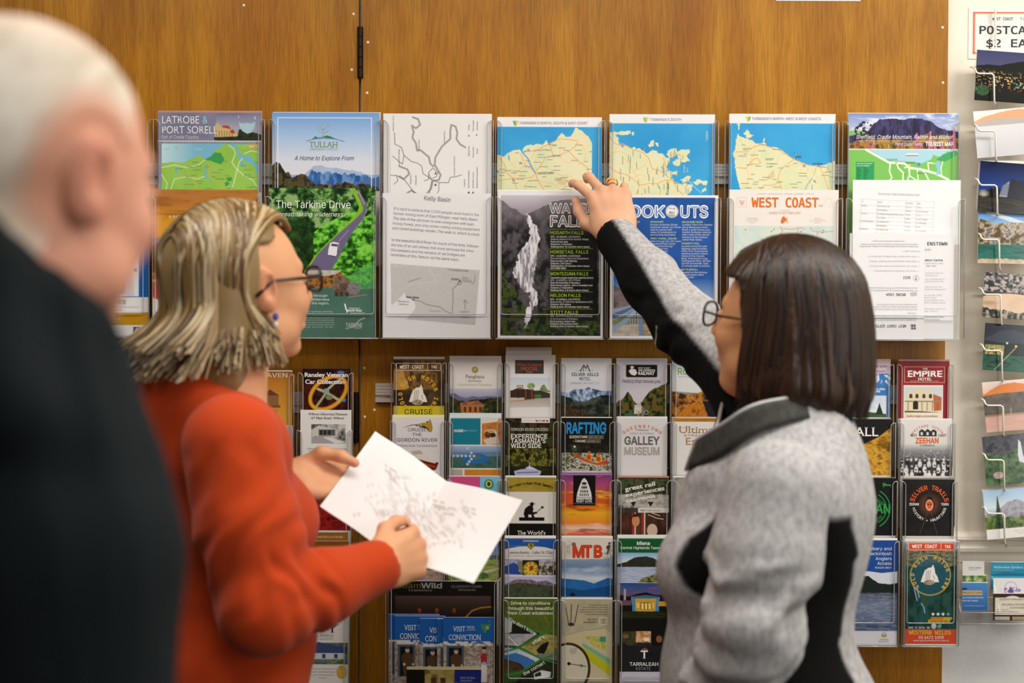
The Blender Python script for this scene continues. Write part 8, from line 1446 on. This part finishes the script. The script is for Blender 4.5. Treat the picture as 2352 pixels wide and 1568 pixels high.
# hair: a scalp-hugging base and several hundred separate locks
r = random.Random(11)
bv_ = Vol(); bv_.ell((0, -.018, .04), (.084, .104, .086), .02).ell((0, -.05, -.02), (.078, .072, .1), .03).ell((0, -.066, -.1), (.07, .05, .08), .03)
bv_.cut(lambda P: np.minimum(np.maximum(P[..., 1] - .008 - .6 * (P[..., 2] - .05), .06 - P[..., 2] + np.maximum(0, P[..., 1] - .0) * .35), np.maximum(P[..., 1] + .018, -9.0)))
V, F = bv_.mesh(.005, 2); hb = (V @ RR.T + o, F, lin('#8a7149')[None] * np.ones((len(V), 1)))
cols = ['#9c825a', '#b0966d', '#75582f', '#c2ad88', '#8a6d42', '#553b20', '#cfbd9b', '#80622f', '#654a2a']
locks = []
for i in range(1180):
    side = 1 if r.random() < .6 else -1
    y0 = -.112 + .208 * r.random() ** .75 if i < 860 else r.uniform(-.105, -.03); f0 = (y0 + .112) / .208           # 0 at the crown's back, 1 at the forehead
    c = lin(r.choice(cols)) * r.uniform(.8, 1.12) * (1 - .25 * (f0 < .3))  # locks at the back darkened, shade put into their colour
    ex, ey = .088 + r.uniform(0, .004), .106 + r.uniform(0, .004)
    front = -.05 if side > 0 else .03                                   # tucked behind the ear on this side
    ye = max(-.121, min(front - .0 + r.uniform(-.012, .004), y0 - .012 - .05 * f0 + r.uniform(-.03, .01)))
    if side > 0 and y0 > .0: ye = front - r.uniform(0, .026)
    drop = .118 + .024 * math.sin(i * 1.7) + .01 * r.random(); flick = r.uniform(.5, 1.1); pts = []
    amax = math.radians(97); mid = r.uniform(-.034, .034) if i >= 1080 else None
    if mid is not None: y0 = r.uniform(-.08, -.04); ye = -.117
    for k in range(19):
        t = k / 18
        if t < .5:                                                       # over the skull
            s_ = t / .5; y = y0 + (ye - y0) * float(smoothstep(-.1, 1, np.array(s_))); qq = math.sqrt(max(.0, 1 - min(1, ((y + .016) / (ey + (.014 if y > -.016 else 0))) ** 2))); a_ = s_ * amax
            x = (ex * qq * math.sin(a_) + .004 * (1 - s_)) * side; zz = .038 + .092 * qq * math.cos(a_)
            if mid is not None: x = mid * s_ ** .6
            last = (x, y, zz)
        else:                                                            # hanging, with a flick at the ends
            s_ = (t - .5) / .5; x0_, y_0, z0_ = last; zz = z0_ - s_ * (drop + z0_ - .03); behind = smoothstep(-.03, -.1, np.array(y_0)); tip = max(0, s_ - .6) / .4
            x = x0_ * (1 - .1 * math.sin(s_ * 2.6)) + side * .03 * tip ** 1.6 * flick * behind * (abs(x0_) / .08); y = y_0 - .07 * behind * tip ** 1.5 * flick - .004 * s_
            if side > 0 and y_0 > -.085: y += .075 * smoothstep(.35, 1, np.array(s_)) * flick * (1 if y_0 > -.066 else .6); x += -.012 * s_
        pts.append(np.array([x + r.uniform(-.0008, .0008), y + r.uniform(-.0008, .0008), zz]))
    for _ in range(3): pts = [pts[0]] + [pts[k] * .5 + (pts[k - 1] + pts[k + 1]) * .25 for k in range(1, 18)] + [pts[18]]
    rs = [.0044 * (.5 + .7 * math.sin(math.pi * min(1, .18 + k / 18 * .8))) * (1 if k < 17 else .45) for k in range(19)]
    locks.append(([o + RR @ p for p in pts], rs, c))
lv, lf, lc = tubes(locks)
me_parts = [hb]
hair = skin_obj('hair', [hb], M_HAIR, red_lady)
_m = MB(); _m.v = [tuple(p) for p in lv]; _m.f = [list(q) for q in lf]; _m.c = [tuple(q) for q in lc]; _m.m = [0] * len(lf); _m.sm = [True] * len(lf); _m.build('loose_locks', M_HAIR, hair)

# the sheet she holds, two panels with a fold
nu, nv_ = 60, 44; MBs = MB(); G0 = A + Fd - B; D0 = G0 + Cc - Fd
def sp(u, v):                                                   # u across the two panels, v from the far edge to the near edge
    p = (B * (1 - u * 2) + Fd * u * 2) if u <= .5 else (Fd * (2 - u * 2) + Cc * (u * 2 - 1)); q = p + (A - B) * v
    return q + up_n * (.004 * math.sin(u * 2 * math.pi) ** 2 - .003 * math.sin(v * math.pi))
fu, fv = np.meshgrid(np.linspace(0, 1, nu + 1), np.linspace(0, 1, nv_ + 1))
ink = np.zeros(fu.shape); rr_ = np.random.default_rng(5)
for k in range(130):                                            # a pale dense street plan
    cu, cv2 = rr_.normal(.47, .17), rr_.normal(.55, .16); an = rr_.choice([.6, 2.2, 1.1]) + rr_.normal(0, .15); L = rr_.uniform(.02, .09)
    du = (fu - cu) * 297 / 210 * 1.0; dv = fv - cv2; s1 = du * math.cos(an) + dv * math.sin(an); s2 = -du * math.sin(an) + dv * math.cos(an); ink = np.maximum(ink, (np.abs(s1) < L) * np.exp(-(s2 / .009) ** 2) * rr_.uniform(.15, .6))
for u0, v0 in ((.2, .25), (.52, .22), (.62, .3), (.72, .22)):
    for k in range(7): ink = np.maximum(ink, (np.abs(fv - v0 - k * .016) < .006) * (np.abs(fu - u0 - k * .006) < .035) * .5 * (rr_.random(fu.shape) > .3))
ink *= (fu > .03) * (fu < .97) * (fv > .04) * (fv < .96)
cc = lin('#e9e7e8') * (1 - ink[..., None]) + lin('#a08a80') * ink[..., None]
vs = [sp(u, v) for u, v in zip(fu.ravel(), fv.ravel())]; n0 = len(vs)
MBs.v = [tuple(p) for p in vs] + [tuple(p - up_n * .0004) for p in vs]; MBs.c = [tuple(q) for q in cc.reshape(-1, 3)] + [tuple(lin('#e2dfdf'))] * n0
idx = np.arange(n0).reshape(nv_ + 1, nu + 1); q = np.stack([idx[:-1, :-1], idx[1:, :-1], idx[1:, 1:], idx[:-1, 1:]], -1).reshape(-1, 4)
bd = list(idx[0]) + list(idx[1:, -1]) + list(idx[-1, -2::-1]) + list(idx[-2:0:-1, 0])
MBs.f = q.tolist() + (q[:, ::-1] + n0).tolist() + [[bd[i], bd[(i + 1) % len(bd)], bd[(i + 1) % len(bd)] + n0, bd[i] + n0] for i in range(len(bd))]
MBs.m = [0] * len(MBs.f); MBs.sm = [False] * len(MBs.f)
tag(MBs.build('street_map', M_PAPER), 'unfolded white street map held in both hands by the woman in orange', 'map')

# ---- the woman in grey, pointing
SKG = '#d5996c'
o = np.array([.418, 2.215, 1.432]); YG = math.radians(90 - 42); RG = rotm(YG, math.radians(8), math.radians(-2))
RT = rotm(math.radians(90 - 18)); tc = np.array([.398, 2.17, 1.06]); LT = lambda x, y, z: tc + RT @ np.array([x, y, z])
sh_l, el_l, wr_l = np3(W(1785, 1132, 2.03)), np3(W(1728, 1450, 1.985)), np3(W(1600, 1720, 2.06))
sh_r, el_r, wr_r = np3(W(1725, 880, 2.36)), np3(W(1575, 745, 2.50)), np3(W(1418, 548, 2.672))
body = Vol(); body.cone(LT(0, -.02, -.22), LT(0, 0, .15), .09, .1, .05).cone(sh_l, LT(0, 0, .04), .03, .06, .05).cone(sh_r, LT(0, 0, .1), .04, .06, .05).chain([sh_r, el_r, wr_r], [.04, .034, .027]).chain([sh_l, el_l, wr_l], [.04, .033, .024]).cone(LT(0, -.02, .15), o + RG @ np.array([0, -.05, -.19]), .06, .055, .03)
bv, bf = body.mesh(.009, 2); hp = head_parts(SKG, brow='#4a382c', extra=lambda v: v.ell((0, .045, -.1), (.04, .035, .025), .03))
HP = hand_parts('#dba583', [(22, 30, 18), (26, 36, 22), (46, 58, 36), (48, 58, 36)], (32, 24, 6, -4), [(.62, .7, -.4), (.3, .9, -.3), (.1, .97, -.2)], -1, h=.0019)
RP = frame_from(np3(W(1392, 415, 2.705)) - wr_r, np.array([-.12, -1, .18])) * 1.04
HD = hand_parts(SKG, hand_curl, (3, 1, -1, -4), th0, 1, h=.003)
grey_lady = skin_obj('person', [place(hp, RG, o), (bv, bf, lin(SKG)), place(HP, RP, wr_r), place(HD, frame_from(wr_l - el_l + np.array([0, .02, -.05]), RT @ np.array([-1, 0, .2])), wr_l)], M_SKIN)
tag(grey_lady, 'woman with dark brown bob and grey fleece jacket pointing at a map', 'person')
# jacket
jv = Vol()
jv.ell(LT(0, -.01, .03), (.165, .125, .18), .05, RT).ell(LT(0, .005, -.2), (.175, .14, .2), .06, RT).cone(LT(-.12, -.035, .125), LT(.12, -.02, .16), .062, .062, .05).cone(LT(0, -.03, .12), LT(0, -.045, .225), .11, .07, .05).ell(LT(.0, -.09, .1), (.13, .05, .12), .05, RT)
for s in (-1, 1): jv.ell(LT(.074 * s, .088, .005), (.08, .074, .08), .04, RT)
jv.ell(LT(0, .07, -.16), (.14, .09, .14), .06, RT).ell(LT(0, -.09, -.27), (.15, .09, .12), .06, RT)
jv.chain([np3(W(1800, 1010, 2.11)), np3(W(1735, 1034, 2.125)), np3(W(1645, 1098, 2.145)), np3(W(1600, 1160, 2.16))], [.034, .034, .032, .03], .04)
sv = sh_r * .35 + LT(.1, -.01, .15) * .65
ngk = o + RG @ np.array([0, -.045, -.14])
jv.ell(ngk + np.array([0, 0, .02]), (.064, .068, .05), .01, sub=True)
V, F = jv.mesh(.006, 3); N = normals(V, F)
loc = (V - tc) @ RT; N = normals(V, F)
# panels: grey fleece with black side panels, black under the raised sleeve
grey = lin('#b9b8b9'); blk = lin('#0d0d0e'); C = np.tile(grey, (len(V), 1))
ang = np.degrees(np.arctan2(-loc[:, 0], loc[:, 1] + .0))                     # 0 front, 90 her left side, 180 back
z = loc[:, 2] - .02; lo_ = np.interp(z, [-.4, -.05, -.03, 0, .04, .075], [62, 66, 56, 50, 52, 64]); hi_ = np.interp(z, [-.42, -.165, -.11, -.1, -.02, .01, .02, .065], [158, 154, 145, 149, 150, 147, 151, 140])
wz = smoothstep(.084, .076, z)
for sg in (1, -1):
    w_ = (smoothstep(-2, 2, sg * ang - lo_) * smoothstep(2, -2, sg * ang - hi_) * wz)[:, None]; C = C * (1 - w_) + blk * w_
fz = np.exp(-(loc[:, 0] / .004) ** 2) * (loc[:, 1] > .05); C = C * (1 - fz[:, None]) + blk * fz[:, None]
jacket = skin_obj('jacket', [(V, F, C)], M_FLEECE, grey_lady)
sleeve([sh_l, sh_l * .5 + el_l * .5, el_l, el_l * .45 + wr_l * .55, wr_l], [.078, .075, .065, .056, .046], '#b9b8b9', M_FLEECE, jacket, [(el_l, wr_l, .0075, 3.1, .8, -.35, .8, (1, 0, 0), 2), (sh_l, el_l, .006, 2.2, 1.0, .55, .95, (1, 0, 0), 6)])
def under_black(V, C):
    for a_, b_, lo2, hi2 in ((el_r, wr_r, .1, .62), (sh_r, el_r, -.1, .1)):
        d = (b_ - a_) / np.linalg.norm(b_ - a_); uu = np.array([.55, -.15, .85]); uu -= d * (uu @ d); uu /= np.linalg.norm(uu); t = ((V - a_) @ d) / np.linalg.norm(b_ - a_); rv = V - a_ - ((V - a_) @ d)[:, None] * d; rl = np.linalg.norm(rv, axis=1) + 1e-9
        on = (t > (0 if a_ is el_r else -.6)) & (t < (1.3 if a_ is el_r else 1e-6 + 1.0)); w_ = (on * smoothstep(.09, -.09, (rv @ uu) / rl - np.interp(t, [0, 1], [lo2, hi2])))[:, None]; C = C * (1 - w_) + blk * w_
    return C
sleeve([sv, sh_r, el_r, (el_r + wr_r) / 2, wr_r], [.08, .068, .056, .049, .0405], '#b9b8b9', M_FLEECE, jacket, [(sh_r, el_r, .003, 2.4, .9, .5, 1.1, (0, 0, 1), 9), (el_r, wr_r, .0025, 3, .8, .0, .5, (0, 0, 1), 4)], paint=under_black)
# stand-up collar, open at the front, dark inside, with a zip tape along its edge
cm = MB(); rows = []
top_ = [W(1652, 972, 2.27), W(1684, 884, 2.335), W(1800, 872, 2.36), W(1905, 895, 2.27), W(1870, 905, 2.12), W(1738, 928, 2.085), W(1660, 974, 2.10), W(1602, 1010, 2.13)]
bot_ = [W(1602, 1078, 2.25), W(1670, 962, 2.37), W(1800, 940, 2.40), W(1925, 955, 2.30), W(1880, 955, 2.10), W(1745, 992, 2.075), W(1652, 1050, 2.10), W(1580, 1080, 2.14)]
def along(P, t):
    n_ = len(P) - 1; i_ = min(int(t * n_), n_ - 1); u = t * n_ - i_; p0, p1, p2, p3 = [np3(P[min(max(i_ + q, 0), n_)]) for q in (-1, 0, 1, 2)]
    return .5 * (2 * p1 + (p2 - p0) * u + (2 * p0 - 5 * p1 + 4 * p2 - p3) * u * u + (3 * p1 - p0 - 3 * p2 + p3) * u ** 3)
for k in range(41): rows.append((along(bot_, k / 40), along(top_, k / 40)))
nr = len(rows); cen = np.mean([q[0] for q in rows], 0); nrm = lambda k: (rows[k][0] - cen) * np.array([1, 1, 0]) / np.linalg.norm((rows[k][0] - cen) * np.array([1, 1, 0]))
for layer, off in ((0, .0035), (1, -.0035)):
    for k in range(nr):
        for m_ in range(5):
            p = rows[k][0] * (1 - m_ / 4) + rows[k][1] * (m_ / 4); cm.v.append(tuple(p + nrm(k) * off)); cm.c.append(tuple(lin('#4a4946') if layer == 0 else lin('#121212')))
L5_ = nr * 5
for k in range(nr - 1):
    for m_ in range(4):
        a_ = k * 5 + m_; cm.f.append([a_, a_ + 5, a_ + 6, a_ + 1]); cm.f.append([L5_ + a_, L5_ + a_ + 1, L5_ + a_ + 6, L5_ + a_ + 5])
    cm.f.append([k * 5 + 4, k * 5 + 9, L5_ + k * 5 + 9, L5_ + k * 5 + 4]); cm.f.append([k * 5, L5_ + k * 5, L5_ + k * 5 + 5, k * 5 + 5])
for k in (0, nr - 1):
    for m_ in range(4): a_ = k * 5 + m_; cm.f.append([a_, a_ + 1, L5_ + a_ + 1, L5_ + a_])
cm.m = [0] * len(cm.f); cm.sm = [True] * len(cm.f); collar = cm.build('collar', M_FLEECE, grey_lady)
zm = MB(); zm.tube([rows[k][1] + nrm(k) * .002 for k in range(3, -1, -1)] + [rows[0][0] + nrm(0) * .004], .003, 6); zm.build('zip', M_ZIP, collar, colors=False)
zm = MB(); zm.tube([rows[k][1] + nrm(k) * .002 for k in range(int(nr * .62), nr)] + [rows[-1][0] + nrm(nr - 1) * .004], .003, 6); zm.build('zip', M_ZIP, collar, colors=False)
lower_body(grey_lady, LT(0, -.01, -.3), YG, M_TROUSER, (.17, .14))
spectacles(grey_lady, RG, o, half=.025, high=.019, rim=.0021)
kp = wr_r + RP @ np.array([.0105, .108, -.006]); dr = RP @ np.array([0, .72, -.69]); dr /= np.linalg.norm(dr); ux = np.cross(dr, (0, 0, 1)); ux /= np.linalg.norm(ux); wx = np.cross(dr, ux)
mb = MB()
for off in (-.002, .0, .002): mb.tube([kp + dr * off + (ux * math.cos(t) + wx * math.sin(t)) * .0098 for t in np.linspace(0, 2 * math.pi, 21)], .0011, 6, cap=False)
mb.build('ring', M_GOLD, grey_lady, colors=False)
uv = Vol(); uv.cone(LT(0, 0, .08), o + RG @ np.array([0, -.04, -.125]), .1, .06, .03).cone(LT(0, .03, .08), LT(0, .0, .19), .1, .075, .04); V, F = uv.mesh(.006, 2); skin_obj('undershirt', [(V, F, lin('#0d0d0e'))], M_COAT, grey_lady)
# bob: a full shell that swings out at the ends, combed into fine ridges, plus loose locks over it
hv = Vol()
hv.ell((0, -.016, .036), (.094, .116, .102), .02).ell((0, -.038, -.03), (.106, .112, .11), .03).ell((0, -.05, -.085), (.112, .108, .07), .03).ell((0, .03, .03), (.086, .074, .088), .02)
hv.cut(lambda P: np.maximum(-.116 - P[..., 2] - .02 * (P[..., 1] < -9), np.minimum(np.maximum(P[..., 1] - .074, .062 - P[..., 2] + np.maximum(0, P[..., 1]) * .12), P[..., 1] - .012 - .2 * np.clip(P[..., 2], -.2, .1))))
V, F = hv.mesh(.0036, 2); N = normals(V, F); az = np.arctan2(V[:, 0], -(V[:, 1] + .02)); up_ = smoothstep(.06, .135, V[:, 2]); cx = np.where(up_ > .5, V[:, 1] * 9, az)
az2 = az + .25 * np.sin(V[:, 2] * 14) * .25; st = fbm(az2 * 9 + 20, V[:, 2] * 3 + 5, 4, 4); st2 = fbm(az2 * 26 + 40, V[:, 2] * 4 + 5, 6, 3)
V = V + N * (((st - .5) * .012 + (st2 - .5) * .005) * (1 - .7 * up_))[:, None]
C = lin('#170c07')[None] * (1 - st2[:, None]) + lin('#38200f')[None] * st2[:, None]; C = C * (.55 + .9 * st[:, None])
bob = skin_obj('hair', [(V @ RG.T + o, F, C)], M_HAIR, grey_lady)
locks = []
for i in range(420):
    ph = r.uniform(-math.pi * .98, math.pi * .98)                  # 0 back, +-pi front
    if abs(ph) > 1.78: continue
    y0 = r.uniform(-.09, .06); c = lin(r.choice(['#1a0e08', '#20120a', '#2b180e', '#3a2113', '#150b06'])) * r.uniform(.8, 1.2); pts = []
    for k in range(15):
        t = k / 14
        if t < .55: s_ = t / .55; rr = math.sin(s_ * math.pi / 2); px_, py_ = .096 * math.sin(ph) * rr, -.02 - .118 * math.cos(ph) * rr; wy = (1 - s_) ** 1.6; py_ = py_ * (1 - wy) + y0 * wy; zz = .036 + .1045 * math.sqrt(max(0, 1 - min(1, (px_ / .0965) ** 2 + ((py_ + .018) / .119) ** 2)))
        else: s_ = (t - .55) / .45; o_ = 1 + .17 * math.sin(s_ * math.pi * .62) - .05 * s_; px_, py_ = .096 * math.sin(ph) * o_, -.024 - .118 * math.cos(ph) * o_; zz = .036 - s_ * (.158 + r.uniform(-.012, .006))
        pts.append(np.array([px_, py_, zz]))
    locks.append(([o + RG @ p for p in pts], [.0034 * (.5 + .7 * math.sin(math.pi * min(1, .15 + k / 14 * .8))) * (1 if k < 13 else .5) for k in range(15)], c))
lv, lf, lc = tubes(locks); _m = MB(); _m.v = [tuple(p) for p in lv]; _m.f = [list(q) for q in lf]; _m.c = [tuple(q) for q in lc]; _m.m = [0] * len(lf); _m.sm = [True] * len(lf); _m.build('loose_locks', M_HAIR, bob)
